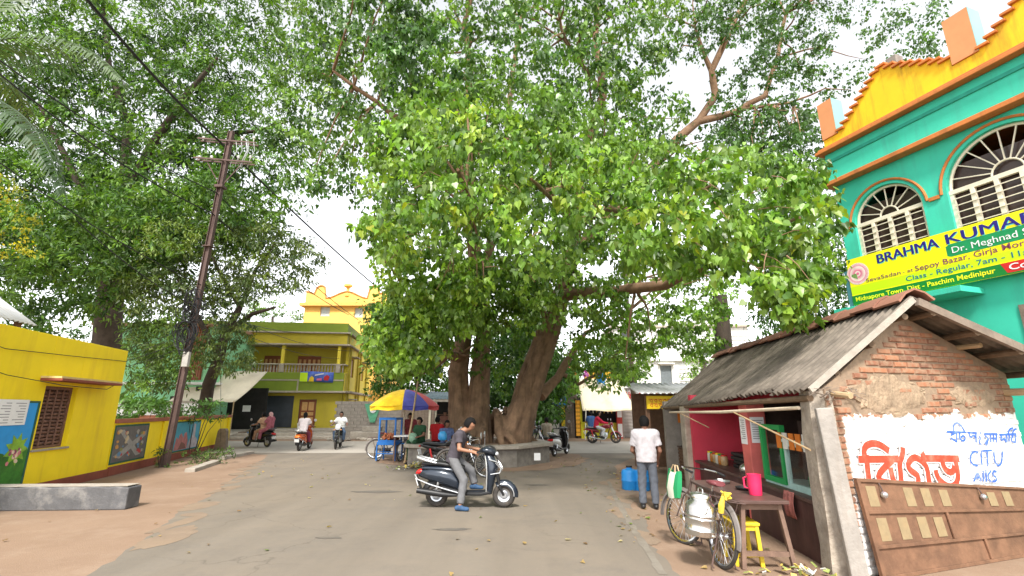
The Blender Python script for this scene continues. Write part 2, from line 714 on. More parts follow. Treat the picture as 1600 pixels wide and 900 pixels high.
M_mintenamel = mat('worn_mint_enamel', (0.38, 0.55, 0.50), 0.5, 0.12, 8, dirt=(0.2, 0.22, 0.2))
M_ystool = mat('yellow_stool_paint', (0.66, 0.47, 0.025), 0.55, 0.12, 6, dirt=(0.25, 0.17, 0.05), dirt_amt=0.5)
M_jug = mat('pink_plastic', (0.80, 0.03, 0.11), 0.35, 0.05, 5)
M_blueplastic = mat('blue_plastic', (0.015, 0.20, 0.52), 0.4, 0.1, 5)
M_cartblue = mat('cart_blue', (0.015, 0.13, 0.42), 0.45, 0.12, 6, dirt=(0.05, 0.09, 0.16))
M_rust = mat('rust_sheet', (0.18, 0.092, 0.052), 0.85, 0.3, 5, dirt=(0.10, 0.05, 0.03), dirt_amt=0.75, bump=0.25)
M_oldpaper = mat('old_paper', (0.27, 0.20, 0.11), 0.85, 0.12, 14, dirt=(0.33, 0.22, 0.11), dirt_amt=0.5)
M_signblue = mat('sign_blue', (0.012, 0.20, 0.56), 0.5, 0.05, 3)
M_signyel = mat('sign_yellow', (0.85, 0.58, 0.02), 0.5, 0.05, 3)
M_signred = mat('sign_red', (0.55, 0.02, 0.02), 0.5, 0.05, 3)
M_signwhite = mat('sign_white', (0.80, 0.80, 0.80), 0.5, 0.03, 3)
M_navy = mat('sign_navy', (0.02, 0.012, 0.20), 0.5, 0.03, 3)
M_banner_b = mat('banner_shadow_cyan', (0.10, 0.60, 0.55), 0.5, 0.03, 3)
M_lemonsign = mat('banner_yellow', (0.90, 0.85, 0.01), 0.5, 0.04, 1.0)
M_limesign = mat('banner_lime', (0.58, 0.82, 0.01), 0.5, 0.04, 1.0)
M_greensign = mat('banner_green', (0.008, 0.20, 0.03), 0.5, 0.04, 1.0)
M_textpurple = mat('banner_plum_text', (0.22, 0.06, 0.10), 0.5, 0.04, 1.0)
M_textteal = mat('banner_teal_text', (0.01, 0.15, 0.22), 0.5, 0.04, 1.0)
M_logo = mat('banner_pink_logo', (0.75, 0.16, 0.30), 0.5, 0.04, 1.0)
M_brushred = mat('brush_red', (0.68, 0.055, 0.025), 0.7, 0.18, 12, dirt=(0.75, 0.35, 0.25), dirt_amt=0.4)
M_brushblue = mat('brush_blue', (0.05, 0.13, 0.55), 0.7, 0.3, 12, dirt=(0.45, 0.5, 0.7), dirt_amt=0.45)
M_brushgrey = mat('brush_outline', (0.30, 0.25, 0.24), 0.8, 0.2, 12)
M_whitewash = mat('whitewash', (0.80, 0.79, 0.77), 0.85, 0.06, 6)
M_stone = mat('stone', (0.33, 0.29, 0.24), 0.9, 0.25, 6, rnd=0.25, bump=0.3)
M_block = mat('cement_block', (0.30, 0.265, 0.23), 0.9, 0.2, 4, dirt=(0.14, 0.12, 0.10), dirt_amt=0.5, bump=0.3)
M_plasticgreen = mat('bag_green', (0.015, 0.25, 0.09), 0.5, 0.1, 6)
M_bagwhite = mat('bag_white', (0.68, 0.68, 0.56), 0.6, 0.1, 6, dirt=(0.4, 0.4, 0.3))


def brick_material():
    """orange-red brick whose lower field carries flaking whitewash (mask from the wall's own position)"""
    m = bpy.data.materials.new('hut_brick')
    m.use_nodes = True
    N, L = m.node_tree.nodes, m.node_tree.links
    b = N['Principled BSDF']
    b.inputs['Roughness'].default_value = 0.88
    ge = N.new('ShaderNodeNewGeometry')
    oi = N.new('ShaderNodeObjectInfo')
    cr = N.new('ShaderNodeValToRGB')
    cr.color_ramp.elements[0].color = (0.17, 0.075, 0.045, 1)
    cr.color_ramp.elements[1].color = (0.36, 0.15, 0.075, 1)
    e = cr.color_ramp.elements.new(0.5)
    e.color = (0.27, 0.11, 0.06, 1)
    L.new(oi.outputs['Random'], cr.inputs[0])
    n1 = N.new('ShaderNodeTexNoise')
    n1.inputs['Scale'].default_value = 14
    n1.inputs['Detail'].default_value = 6
    L.new(ge.outputs['Position'], n1.inputs['Vector'])
    mud = N.new('ShaderNodeMix')
    mud.data_type = 'RGBA'
    mr = N.new('ShaderNodeMapRange')
    mr.inputs['From Min'].default_value = 0.38
    mr.inputs['From Max'].default_value = 0.7
    mr.inputs['To Max'].default_value = 0.75
    L.new(n1.outputs['Fac'], mr.inputs['Value'])
    L.new(mr.outputs[0], mud.inputs['Factor'])
    L.new(cr.outputs[0], mud.inputs['A'])
    mud.inputs['B'].default_value = (0.33, 0.23, 0.15, 1)
    return m, N, L, b, ge, n1, mud


def finish_whitewash(m, N, L, b, ge, n1, colour_socket, bump=0.3):
    sp = N.new('ShaderNodeSeparateXYZ')
    L.new(ge.outputs['Position'], sp.inputs[0])
    n2 = N.new('ShaderNodeTexNoise')
    n2.inputs['Scale'].default_value = 5
    n2.inputs['Detail'].default_value = 7
    n2.inputs['Roughness'].default_value = 0.7
    L.new(ge.outputs['Position'], n2.inputs['Vector'])

    def math_(op, a, c):
        q = N.new('ShaderNodeMath')
        q.operation = op
        for i, v in enumerate((a, c)):
            if isinstance(v, (int, float)):
                q.inputs[i].default_value = v
            else:
                L.new(v, q.inputs[i])
        return q.outputs[0]
    wob = math_('MULTIPLY', math_('SUBTRACT', n2.outputs['Fac'], 0.5), 0.5)
    top = math_('MULTIPLY', math_('SUBTRACT', math_('ADD', wob, 1.72), sp.outputs['Z']), 30.0)
    left = math_('MULTIPLY', math_('SUBTRACT', math_('SUBTRACT', sp.outputs['X'], 3.88), math_('MULTIPLY', wob, 0.35)), 22.0)
    msk = math_('MINIMUM', top, left)
    mc = N.new('ShaderNodeClamp')
    L.new(msk, mc.inputs['Value'])
    fl = N.new('ShaderNodeMapRange')                       # flaked spots
    fl.inputs['From Min'].default_value = 0.66
    fl.inputs['From Max'].default_value = 0.72
    fl.inputs['To Min'].default_value = 1.0
    fl.inputs['To Max'].default_value = 0.25
    L.new(n1.outputs['Fac'], fl.inputs['Value'])
    fac = math_('MULTIPLY', mc.outputs[0], fl.outputs[0])
    mx = N.new('ShaderNodeMix')
    mx.data_type = 'RGBA'
    L.new(fac, mx.inputs['Factor'])
    L.new(colour_socket, mx.inputs['A'])
    mx.inputs['B'].default_value = (0.80, 0.79, 0.77, 1)
    L.new(mx.outputs['Result'], b.inputs['Base Color'])
    n3 = N.new('ShaderNodeTexNoise')
    n3.inputs['Scale'].default_value = 45
    n3.inputs['Detail'].default_value = 5
    L.new(ge.outputs['Position'], n3.inputs['Vector'])
    bp = N.new('ShaderNodeBump')
    bp.inputs['Strength'].default_value = bump
    bp.inputs['Distance'].default_value = 0.01
    L.new(n3.outputs['Fac'], bp.inputs['Height'])
    L.new(bp.outputs[0], b.inputs['Normal'])
    return m


_q = brick_material()
M_brick = finish_whitewash(_q[0], _q[1], _q[2], _q[3], _q[4], _q[5], _q[6].outputs['Result'])
_q = brick_material()
_q[0].name = 'hut_mortar'
_q[6].inputs['A'].default_value = (0.24, 0.17, 0.115, 1)
for _l in list(_q[6].inputs['A'].links):
    _q[2].remove(_l)
M_mortar = finish_whitewash(_q[0], _q[1], _q[2], _q[3], _q[4], _q[5], _q[6].outputs['Result'], 0.6)


def ground_material(name, c1, c2, c3, s1, s2, bump=0.25, rough=0.92):
    m = bpy.data.materials.new(name)
    m.use_nodes = True
    N, L = m.node_tree.nodes, m.node_tree.links
    b = N['Principled BSDF']
    b.inputs['Roughness'].default_value = rough
    b.inputs['Specular IOR Level'].default_value = 0.25
    ge = N.new('ShaderNodeNewGeometry')
    prev = None
    for k, (s, lo, hi, col, amt) in enumerate(((s1, 0.38, 0.66, c2, 0.9), (s2, 0.5, 0.75, c3, 0.7), (s2 * 14, 0.42, 0.7, c2, 0.35))):
        n = N.new('ShaderNodeTexNoise')
        n.inputs['Scale'].default_value = s
        n.inputs['Detail'].default_value = 9
        n.inputs['Roughness'].default_value = 0.65
        L.new(ge.outputs['Position'], n.inputs['Vector'])
        r = N.new('ShaderNodeMapRange')
        r.inputs['From Min'].default_value = lo
        r.inputs['From Max'].default_value = hi
        r.inputs['To Max'].default_value = amt
        L.new(n.outputs['Fac'], r.inputs['Value'])
        x = N.new('ShaderNodeMix')
        x.data_type = 'RGBA'
        L.new(r.outputs[0], x.inputs['Factor'])
        if prev is None:
            x.inputs['A'].default_value = (*c1, 1)
        else:
            L.new(prev, x.inputs['A'])
        x.inputs['B'].default_value = (*col, 1)
        prev = x.outputs['Result']
    L.new(prev, b.inputs['Base Color'])
    n = N.new('ShaderNodeTexNoise')
    n.inputs['Scale'].default_value = 60
    n.inputs['Detail'].default_value = 6
    L.new(ge.outputs['Position'], n.inputs['Vector'])
    bp = N.new('ShaderNodeBump')
    bp.inputs['Strength'].default_value = bump
    bp.inputs['Distance'].default_value = 0.012
    L.new(n.outputs['Fac'], bp.inputs['Height'])
    L.new(bp.outputs[0], b.inputs['Normal'])
    return m


M_earth = ground_material('bare_earth', (0.27, 0.185, 0.128), (0.215, 0.142, 0.096), (0.33, 0.245, 0.18), 0.5, 1.3, 0.6)
M_road = ground_material('dusty_asphalt', (0.165, 0.143, 0.117), (0.205, 0.168, 0.128), (0.125, 0.112, 0.098), 0.22, 0.9, 0.3)
def weather_road(m):
    """hairline cracks and wheel-polished lanes"""
    N, L = m.node_tree.nodes, m.node_tree.links
    b = N['Principled BSDF']
    src = b.inputs['Base Color'].links[0].from_socket
    ge = [n for n in N if n.type == 'NEW_GEOMETRY'][0]
    vo = N.new('ShaderNodeTexVoronoi')
    vo.feature = 'DISTANCE_TO_EDGE'
    vo.inputs['Scale'].default_value = 0.55
    nz = N.new('ShaderNodeTexNoise')
    nz.inputs['Scale'].default_value = 1.6
    nz.inputs['Detail'].default_value = 6
    ad = N.new('ShaderNodeVectorMath')
    ad.operation = 'MULTIPLY_ADD'
    L.new(ge.outputs['Position'], nz.inputs['Vector'])
    L.new(nz.outputs['Color'], ad.inputs[0])
    ad.inputs[1].default_value = (0.9, 0.9, 0.9)
    L.new(ge.outputs['Position'], ad.inputs[2])
    L.new(ad.outputs[0], vo.inputs['Vector'])
    r = N.new('ShaderNodeMapRange')
    r.inputs['From Min'].default_value = 0.0
    r.inputs['From Max'].default_value = 0.012
    r.inputs['To Min'].default_value = 0.35
    r.inputs['To Max'].default_value = 0.0
    L.new(vo.outputs['Distance'], r.inputs['Value'])
    n2 = N.new('ShaderNodeTexNoise')
    n2.inputs['Scale'].default_value = 0.35
    L.new(ge.outputs['Position'], n2.inputs['Vector'])
    r2 = N.new('ShaderNodeMapRange')
    r2.inputs['From Min'].default_value = 0.48
    r2.inputs['From Max'].default_value = 0.6
    L.new(n2.outputs['Fac'], r2.inputs['Value'])
    mu = N.new('ShaderNodeMath')
    mu.operation = 'MULTIPLY'
    L.new(r.outputs[0], mu.inputs[0])
    L.new(r2.outputs[0], mu.inputs[1])
    mx = N.new('ShaderNodeMix')
    mx.data_type = 'RGBA'
    L.new(mu.outputs[0], mx.inputs['Factor'])
    L.new(src, mx.inputs['A'])
    mx.inputs['B'].default_value = (0.05, 0.043, 0.036, 1)
    # lanes drawn out along the direction of travel
    mp = N.new('ShaderNodeMapping')
    mp.inputs['Scale'].default_value = (1.5, 0.07, 1)
    L.new(ge.outputs['Position'], mp.inputs['Vector'])
    n3 = N.new('ShaderNodeTexNoise')
    n3.inputs['Scale'].default_value = 1.0
    n3.inputs['Detail'].default_value = 4
    L.new(mp.outputs[0], n3.inputs['Vector'])
    r3 = N.new('ShaderNodeMapRange')
    r3.inputs['From Min'].default_value = 0.35
    r3.inputs['From Max'].default_value = 0.65
    r3.inputs['To Min'].default_value = 0.93
    r3.inputs['To Max'].default_value = 1.07
    L.new(n3.outputs['Fac'], r3.inputs['Value'])
    sc_ = N.new('ShaderNodeVectorMath')
    sc_.operation = 'SCALE'
    L.new(mx.outputs['Result'], sc_.inputs[0])
    L.new(r3.outputs[0], sc_.inputs['Scale'])
    L.new(sc_.outputs[0], b.inputs['Base Color'])


weather_road(M_road)
M_conc = ground_material('sunlit_concrete_road', (0.33, 0.30, 0.26), (0.38, 0.345, 0.30), (0.25, 0.22, 0.19), 0.3, 1.2, 0.2)  # paler concrete, with the far road's sunlight put into its colour
M_linepaint = ground_material('worn_edge_line', (0.17, 0.145, 0.115), (0.23, 0.205, 0.17), (0.15, 0.13, 0.105), 2.5, 6, 0.2)

# ------------------------------------------------------------------ ground and roads
def soft(x, y):
    """fine unevenness of the bare earth, flat under roads and buildings"""
    return 0.0


ground = MB().grid(lambda u, v: ((u - 0.5) * 700, v * 700 - 100, 0.0), 24, 24).build('ground', M_earth, smooth=0)
tag(ground, kind='structure')

road_out = [(-4.62, 6), (-5.1, 7.3), (-6.12, 10.03), (-7.4, 13.7), (-8.8, 17.8), (-9.9, 20.6), (-11.6, 21.6), (-14, 22.0),
            (-14, 23.6), (14, 23.6), (13, 22.0), (7.2, 21.3), (4.6, 19.5), (3.4, 16.8), (2.86, 14.13), (2.45, 11), (2.16, 8.9), (1.95, 7.2), (1.8, 5.6), (1.6, 2), (1.5, -30), (-7, -30), (-4.9, 0)]
sheet('road', wobble_poly(wobble_poly(road_out, 0.9, 0.10, 3), 0.16, 0.035, 4), 0.004, M_road)
far_out = [(-90, 21.9), (-14, 21.7), (0, 21.4), (14, 21.4), (90, 20), (90, 29), (20, 29.3), (0, 29.2), (-14, 29.6), (-90, 31)]
sheet('cross_road', wobble_poly(far_out, 0.6, 0.07, 5), 0.008, M_conc)
_line = [(1.62, 6.0), (1.73, 6.0), (1.9, 8.0), (2.22, 11.0), (2.5, 13.2), (2.42, 13.2), (2.12, 11.0), (1.8, 8.0)]
sheet('road_edge_line', wobble_poly(_line, 0.15, 0.015, 6), 0.008, M_linepaint)
_isl = [(-4.9, 20.6), (-4.6, 17.6), (-3.1, 16.4), (-1.2, 15.2), (0.9, 15.4), (2.3, 17.2), (2.9, 19.3), (2.6, 21.2), (0, 21.6), (-3, 21.5)]
sheet('tree_island_earth', wobble_poly(_isl, 0.3, 0.12, 8), 0.012, M_earth)
# patched asphalt and oil-dark spots with outlines of their own
M_patch = ground_material('asphalt_patch', (0.11, 0.10, 0.09), (0.145, 0.125, 0.1), (0.09, 0.08, 0.075), 0.8, 3, 0.4)
for i, (x, y, rx, ry) in enumerate([(-3.0, 11.6, 0.55, 0.16), (-0.9, 8.1, 0.3, 0.1), (0.6, 12.6, 0.3, 0.12), (-0.45, 5.9, 0.2, 0.06), (-2.6, 7.6, 0.2, 0.07)]):
    rg = random.Random(i)
    sheet('road_patch', [(x + rx * math.cos(a) * rg.uniform(0.6, 1.2), y + ry * math.sin(a) * rg.uniform(0.6, 1.2)) for a in [k * math.pi / 9 for k in range(18)]], 0.0085, M_patch)
# blown dust and earth tongues lying over the asphalt edge
M_dust = ground_material('blown_dust', (0.24, 0.175, 0.12), (0.20, 0.15, 0.11), (0.28, 0.21, 0.15), 1.2, 4, 0.4)
rg = random.Random(77)
edgeL = [(-4.62, 6), (-6.12, 10.03), (-7.4, 13.7), (-8.8, 17.8)]
edgeR = [(1.9, 6.4), (2.1, 8.5), (2.4, 11), (2.8, 14)]
for i in range(34):
    e_ = edgeL if i % 2 else edgeR
    k = rg.randrange(3)
    t_ = rg.random()
    x = e_[k][0] + (e_[k + 1][0] - e_[k][0]) * t_ + (rg.uniform(-0.05, 0.35) if i % 2 else -rg.uniform(-0.05, 0.3))
    y = e_[k][1] + (e_[k + 1][1] - e_[k][1]) * t_
    rx, ry = rg.uniform(0.08, 0.3), rg.uniform(0.15, 0.6)
    sheet('dust_patch', [(x + rx * math.cos(a) * rg.uniform(0.8, 1.15), y + ry * math.sin(a) * rg.uniform(0.8, 1.15)) for a in [q * math.pi / 12 for q in range(24)]], 0.0056 + i * 0.00005, M_dust)
# low earth kerb stones on the left verge
for i, (p, q) in enumerate((((345, 718), (392, 709)), ((296, 738), (338, 724)))):
    a, b = G(*p), G(*q)
    o = MB().bar(a + Vector((0, 0, 0.04)), b + Vector((0, 0, 0.05)), 0.28, 0.13).build('kerb_stone', M_cement_l, smooth=0, bevel=0.02)
    tag(o, ['flat kerb stone at the end of the yellow boundary wall', 'flat kerb stone in the weeds beside the utility pole'][i], 'kerb stone', 'kerb stones on the left verge')


def wall_panel(mb, x0, x1, z0, z1, y0, y1, ops):
    """wall slab with rectangular openings ops = [(xa, xb, za, zb)]"""
    xs = sorted({x0, x1, *[o[0] for o in ops], *[o[1] for o in ops]})
    for a, b in zip(xs, xs[1:]):
        cut = sorted((o[2], o[3]) for o in ops if o[0] <= a + 1e-6 and o[1] >= b - 1e-6)
        z = z0
        for c, d in cut:
            if c > z + 1e-6:
                mb.box(a, b, y0, y1, z, c)
            z = max(z, d)
        if z < z1 - 1e-6:
            mb.box(a, b, y0, y1, z, z1)
    return mb


def corrugated(name, p00, p01, p10, p11, m, parent, waves, amp=0.025, rows=3, sag=0.0, seed=0, jag=0.0):
    """sheet between four corners: u across the waves (00->10), v down the slope (00->01)"""
    P = [Vector(p) for p in (p00, p01, p10, p11)]
    nrm = (P[2] - P[0]).cross(P[1] - P[0]).normalized()
    if nrm.z < 0:
        nrm = -nrm
    rg = random.Random(seed)
    nu = waves * 6
    jags = [rg.uniform(-jag, jag) for _ in range(waves + 1)]

    def fn(u, v):
        vv = v
        if v > 0.999 and jag:
            vv = v + jags[int(u * waves)]
        a = P[0].lerp(P[1], vv)
        b = P[2].lerp(P[3], vv)
        return a.lerp(b, u) + nrm * (amp * math.sin(u * waves * 2 * math.pi) - sag * math.sin(math.pi * v))
    return MB().grid(fn, nu, rows).build(name, m, parent, smooth=60, solid=0.008)


# ------------------------------------------------------------------ yellow school building on the left
A_YH = math.atan2(-0.975, 0.224)
YH = thing('yellow_building', 'bright yellow painted building with lattice window on the left', 'building', (-11.1, 14.1, 0), A_YH)
mb = MB()
wall_panel(mb, 0, 9.0, 0, 3.42, -0.22, 0, [(1.95, 3.1, 0.93, 2.3)])
mb.box(0, 0.22, -3.6, -0.225, 0, 3.42)
mb.box(8.78, 9.0, -3.6, -0.225, 0, 3.42)
mb.box(0.225, 8.775, -3.6, -3.4, 0, 3.42)
mb.build('wall', M_yellow, YH, smooth=0, bevel=0.008)
MB().box(0.23, 8.77, -3.39, -0.23, 3.05, 3.2).build('roof_slab', M_cement, YH, smooth=0)
MB().box(-0.03, 9.03, 0.003, 0.05, 0, 0.2).build('plinth', M_maroon, YH, smooth=0, bevel=0.006)
w = MB()
w.box(1.95, 2.02, -0.17, -0.11, 0.93, 2.3).box(3.03, 3.1, -0.17, -0.11, 0.93, 2.3)
w.box(2.02, 3.03, -0.17, -0.11, 2.23, 2.3).box(2.02, 3.03, -0.17, -0.11, 0.93, 0.99)
win = w.build('window', mat('lattice_wood', (0.20, 0.105, 0.075), 0.8, 0.25, 9, dirt=(0.09, 0.045, 0.03)), YH, smooth=0)
MB().box(2.02, 3.03, -0.2, -0.175, 0.99, 2.23).build('shutter_board', mat('window_board', (0.10, 0.05, 0.038), 0.85, 0.3, 8), win, smooth=0)
for i in range(15):
    z = 1.04 + i * 0.08
    s = MB()
    s.grid(lambda u, v: (2.03 + u * 0.99, -0.135 + 0.022 * math.sin(u * 22 + i * math.pi), z + (v - 0.5) * 0.055), 22, 1)
    s.build('slat', MATS['lattice_wood'], win, smooth=60, solid=0.012)
for x in (2.28, 2.53, 2.78):
    MB().box(x - 0.016, x + 0.016, -0.108, -0.09, 0.99, 2.23).build('upright', MATS['lattice_wood'], win, smooth=0)
MB().box(1.9, 3.15, -0.1, 0.045, 0.885, 0.928).build('window_sill', M_cement_l, YH, smooth=0, bevel=0.008)
ch = MB().box(0.85, 3.35, 0.002, 0.42, 2.40, 2.455).build('sunshade', M_maroon, YH, smooth=0, bevel=0.006)
MB().box(0.85, 3.35, 0.002, 0.40, 2.457, 2.50).build('sunshade_top', mat('cream_slab', (0.62, 0.47, 0.20), 0.8, 0.15, 4), ch, smooth=0)
for y0, y1 in ((-3.55, -2.2), (-2.2, -0.75)):
    for k in range(5):
        x = 2.6 + k * 1.28
        za, zb = (3.9, 4.75) if y0 < -3 else (4.75, 3.7)
        corrugated('roof_sheet', (x, y0, za), (x, y1, zb), (x + 1.32, y0, za), (x + 1.32, y1, zb), mat('white_tin', (0.50, 0.51, 0.52), 0.5, 0.08, 3, dirt=(0.35, 0.28, 0.22), dirt_amt=0.4), YH, 9, 0.02, 2)
for x in (2.9, 5.8, 8.7):
    for y_, z_ in ((-2.2, 4.7), (-0.95, 3.78), (-3.3, 4.0)):
        MB().bar((x, y_, 3.2), (x, y_, z_), 0.1).build('roof_post', M_wood, YH, smooth=0)
# painted mural panel: sky, meadow and flowers
MU = MB().box(3.25, 6.0, 0.003, 0.012, 0.22, 1.92).build('mural', mat('mural_sky', (0.02, 0.30, 0.72), 0.6, 0.12, 2), YH, smooth=0)
Mx = frame_M((0, 0.0125, 0), (1, 0, 0), (0, 0, 1))


def flat_shape(name, poly, z, m, parent, M=None, d=0.002):
    MM = (M or Mx) @ Matrix.Translation((0, 0, 0))
    mb_ = MB()
    n_ = (MM.to_3x3() @ Vector((0, 0, 1)))
    # the frame's z axis may point into the wall: extrude outwards along +y of the parent
    vs = [MM @ Vector((x, y, 0)) for x, y in poly]
    off = Vector((0, 1, 0)) * z
    n = len(poly)
    mb_.add([v + off for v in vs] + [v + off + Vector((0, d, 0)) for v in vs],
            [tuple(range(n)), tuple(range(2 * n - 1, n - 1, -1))] + [(i, (i + 1) % n, n + (i + 1) % n, n + i) for i in range(n)])
    return mb_.build(name, m, parent, smooth=0)


meadow = [(3.251, 0.225)] + [(3.251 + 2.745 * k / 24, 0.95 + 0.08 * math.sin(k * 0.9) + 0.03 * math.sin(k * 2.3)) for k in range(25)] + [(5.995, 0.225)]
flat_shape('painted_meadow', meadow, 0.0, mat('mural_grass', (0.03, 0.17, 0.012), 0.6, 0.5, 3, dirt=(0.12, 0.32, 0.02), dirt_amt=0.7), MU)
star = [(3.6 + (0.34 if k % 2 else 0.2) * math.cos(k * math.pi / 9), 0.98 + (0.34 if k % 2 else 0.2) * math.sin(k * math.pi / 9)) for k in range(18)]
flat_shape('painted_bush', star, 0.003, mat('mural_bush', (0.22, 0.42, 0.03), 0.6, 0.4, 6), MU)
fl = MB()
for k in range(22):
    rg = random.Random(k)
    x, z, r = 3.62 + rg.uniform(-0.17, 0.17), 0.85 + rg.uniform(-0.14, 0.14), rg.uniform(0.03, 0.05)
    fl.mi = k % 3
    vs = [(x + r * math.cos(a), 0.018 + k * 0.0002, z + r * math.sin(a)) for a in [j * math.pi / 4 for j in range(8)]]
    fl.add(vs, [tuple(range(8))])
fl.build('painted_flowers', [mat('mural_pink', (0.6, 0.2, 0.22)), mat('mural_cream', (0.7, 0.55, 0.4)), mat('mural_plum', (0.25, 0.07, 0.12))], MU, smooth=0)['kind'] = 'stuff'
fr = MB().box(3.19, 3.249, 0.002, 0.02, 0.18, 1.96).box(3.249, 6.0, 0.002, 0.02, 1.921, 1.96).box(3.249, 6, 0.002, 0.02, 0.18, 0.219)
fr.build('mural_border', mat('mural_dark_green', (0.02, 0.10, 0.06)), YH, smooth=0)
NO = MB().box(3.55, 4.9, 0.022, 0.028, 1.47, 1.98).build('notice_sheet', M_paper, None, smooth=0)
NO.parent = None
NO.matrix_world = Matrix.Translation((-11.1, 14.1, 0)) @ Matrix.Rotation(A_YH, 4, 'Z')
tag(NO, 'white printed notice sheet pasted on the painted mural', 'notice')
ln = MB()
for r in range(8):
    for c_ in range(3):
        rg = random.Random(r * 9 + c_)
        x = 3.62 + c_ * 0.42
        ln.box(x, x + rg.uniform(0.12, 0.34), 0.0283, 0.029, 1.90 - r * 0.055, 1.915 - r * 0.055)
ln.build('print_lines', M_ink, NO, smooth=0)
# sagging cables stapled along the facade
for i, pts in enumerate(([(6.5, 0.03, 3.2), (4.6, 0.05, 2.95), (2.5, 0.05, 3.02), (0.05, 0.03, 3.12)], [(6.5, 0.03, 2.8), (4.4, 0.05, 2.45), (3.3, 0.44, 2.3), (1.6, 0.44, 2.28), (0.3, 0.05, 2.5)])):
    MB().tube(pts, 0.008, 5).build('cable', M_wire, YH)

# ------------------------------------------------------------------ yellow boundary wall
A_BW = math.atan2(0.965, -0.263)
BW = thing('boundary_wall', 'low yellow boundary wall with red-brown coping and two painted murals', 'wall', (-11.1, 14.1, 0), A_BW)
mb = MB().box(0.06, 11.55, 0, 0.2, 0, 1.40).box(11.35, 11.55, 0.2, 5.0, 0, 1.40)
mb.build('wall', M_yellow, BW, smooth=0)
cp = MB().box(0.06, 11.65, -0.07, 0.27, 1.403, 1.52).box(11.29, 11.65, 0.27, 5.0, 1.403, 1.52)
cp.build('coping', M_maroon2, BW, smooth=0, bevel=0.012)
MB().box(0.06, 11.56, -0.05, -0.002, 0, 0.24).build('plinth', M_maroon, BW, smooth=0, bevel=0.01)
for x in (3.3, 11.2):
    MB().box(x, x + 0.36, -0.06, -0.003, 0.243, 1.40).build('pilaster', M_yellow, BW, smooth=0, bevel=0.01)
Mm = frame_M((0, -0.006, 0), (1, 0, 0), (0, 0, 1))


def wshape(mb_, poly, y, mi):
    mb_.mi = mi
    mb_.add([(x, y, z) for x, z in poly], [tuple(range(len(poly)))])


mu1 = MB().box(0.12, 2.2, -0.016, -0.003, 0.34, 1.30).build('mural', mat('mural_town_grey', (0.13, 0.12, 0.115), 0.6, 0.3, 4), BW, smooth=0)
tw = MB()
wshape(tw, [(0.2, 0.5), (0.6, 0.42), (2.1, 1.0), (2.1, 1.15)], -0.018, 0)
wshape(tw, [(0.3, 1.2), (0.6, 1.22), (1.9, 0.45), (1.6, 0.42)], -0.0195, 0)
rg = random.Random(4)
for k in range(34):
    x, z = rg.uniform(0.25, 2.05), rg.uniform(0.44, 1.2)
    s = rg.uniform(0.05, 0.13)
    wshape(tw, [(x + s * math.cos(a + k) * rg.uniform(0.6, 1.1), z + 0.6 * s * math.sin(a + k) * rg.uniform(0.6, 1.1)) for a in [j * math.pi / 3 for j in range(6)]], -0.021 - k * 0.0002, 1 + k % 6)
tw.build('painted_town', [mat('mural_lane', (0.30, 0.29, 0.27)), mat('mural_red', (0.45, 0.05, 0.05)), mat('mural_orange', (0.6, 0.3, 0.08)), mat('mural_blue2', (0.12, 0.25, 0.4)), mat('mural_olive', (0.25, 0.25, 0.08)), mat('mural_sand', (0.5, 0.4, 0.25)), mat('mural_grey2', (0.35, 0.33, 0.3))], mu1, smooth=0)
mu2 = MB().box(4.55, 7.15, -0.016, -0.003, 0.30, 1.30).build('mural', mat('mural_sea', (0.06, 0.30, 0.40), 0.6, 0.2, 3), BW, smooth=0)
tw = MB()
wshape(tw, [(4.6, 0.32), (5.9, 0.32), (5.95, 0.6), (5.7, 0.95), (5.5, 0.9), (5.45, 0.72), (5.2, 0.92), (5.0, 0.85), (4.95, 0.7), (4.75, 0.8)], -0.018, 0)
wshape(tw, [(5.9, 0.32), (7.05, 0.32), (7.0, 0.6), (6.7, 0.75), (6.65, 1.2), (6.45, 1.25), (6.4, 0.8), (6.1, 0.62)], -0.019, 1)
wshape(tw, [(5.0, 0.34), (5.8, 0.34), (5.7, 0.5), (5.3, 0.6)], -0.0205, 2)
tw.build('painted_shapes', [mat('mural_rose', (0.42, 0.16, 0.15), 0.6, 0.3, 6), mat('mural_pale', (0.42, 0.38, 0.40), 0.6, 0.3, 6), mat('mural_brown', (0.2, 0.09, 0.07))], mu2, smooth=0)
for (x0, x1, z0, z1) in ((0.12, 2.2, 0.34, 1.30), (4.55, 7.15, 0.30, 1.30)):
    f = MB().box(x0 - 0.05, x0 - 0.001, -0.02, -0.002, z0 - 0.05, z1 + 0.05).box(x1 + 0.001, x1 + 0.05, -0.02, -0.002, z0 - 0.05, z1 + 0.05)
    f.box(x0 - 0.001, x1 + 0.001, -0.02, -0.002, z1 + 0.001, z1 + 0.05).box(x0 - 0.001, x1 + 0.001, -0.02, -0.002, z0 - 0.05, z0 - 0.001)
    f.build('mural_border', MATS['mural_dark_green'], BW, smooth=0)

# ------------------------------------------------------------------ toppled concrete pillar on the verge
e = G(193, 797)
a_ = math.atan2(0.0, -1) + 0.02
PL = thing('fallen_pillar', 'grey painted concrete pillar lying on the bare earth', 'pillar', (e.x, e.y + 0.2, 0), math.pi + 0.05)
rg = random.Random(3)
rings = []
for i in range(26):
    x = i * 0.2
    w_, h_ = 0.2 + rg.uniform(-0.006, 0.006), 0.40 + rg.uniform(-0.012, 0.008)
    if i == 0:
        w_, h_ = 0.185, 0.38
    rings.append([(x, -w_, 0.0), (x, w_, 0.0), (x, w_, h_), (x, -w_, h_)])
MB().loft(rings).build('shaft', M_slabpaint, PL, smooth=0, bevel=0.02)
MB().box(0.03, 5.0, -0.17, 0.17, 0.403, 0.412).build('pale_top_face', M_cement_l, PL, smooth=0)  # thin paler sheet along the top of the pillar
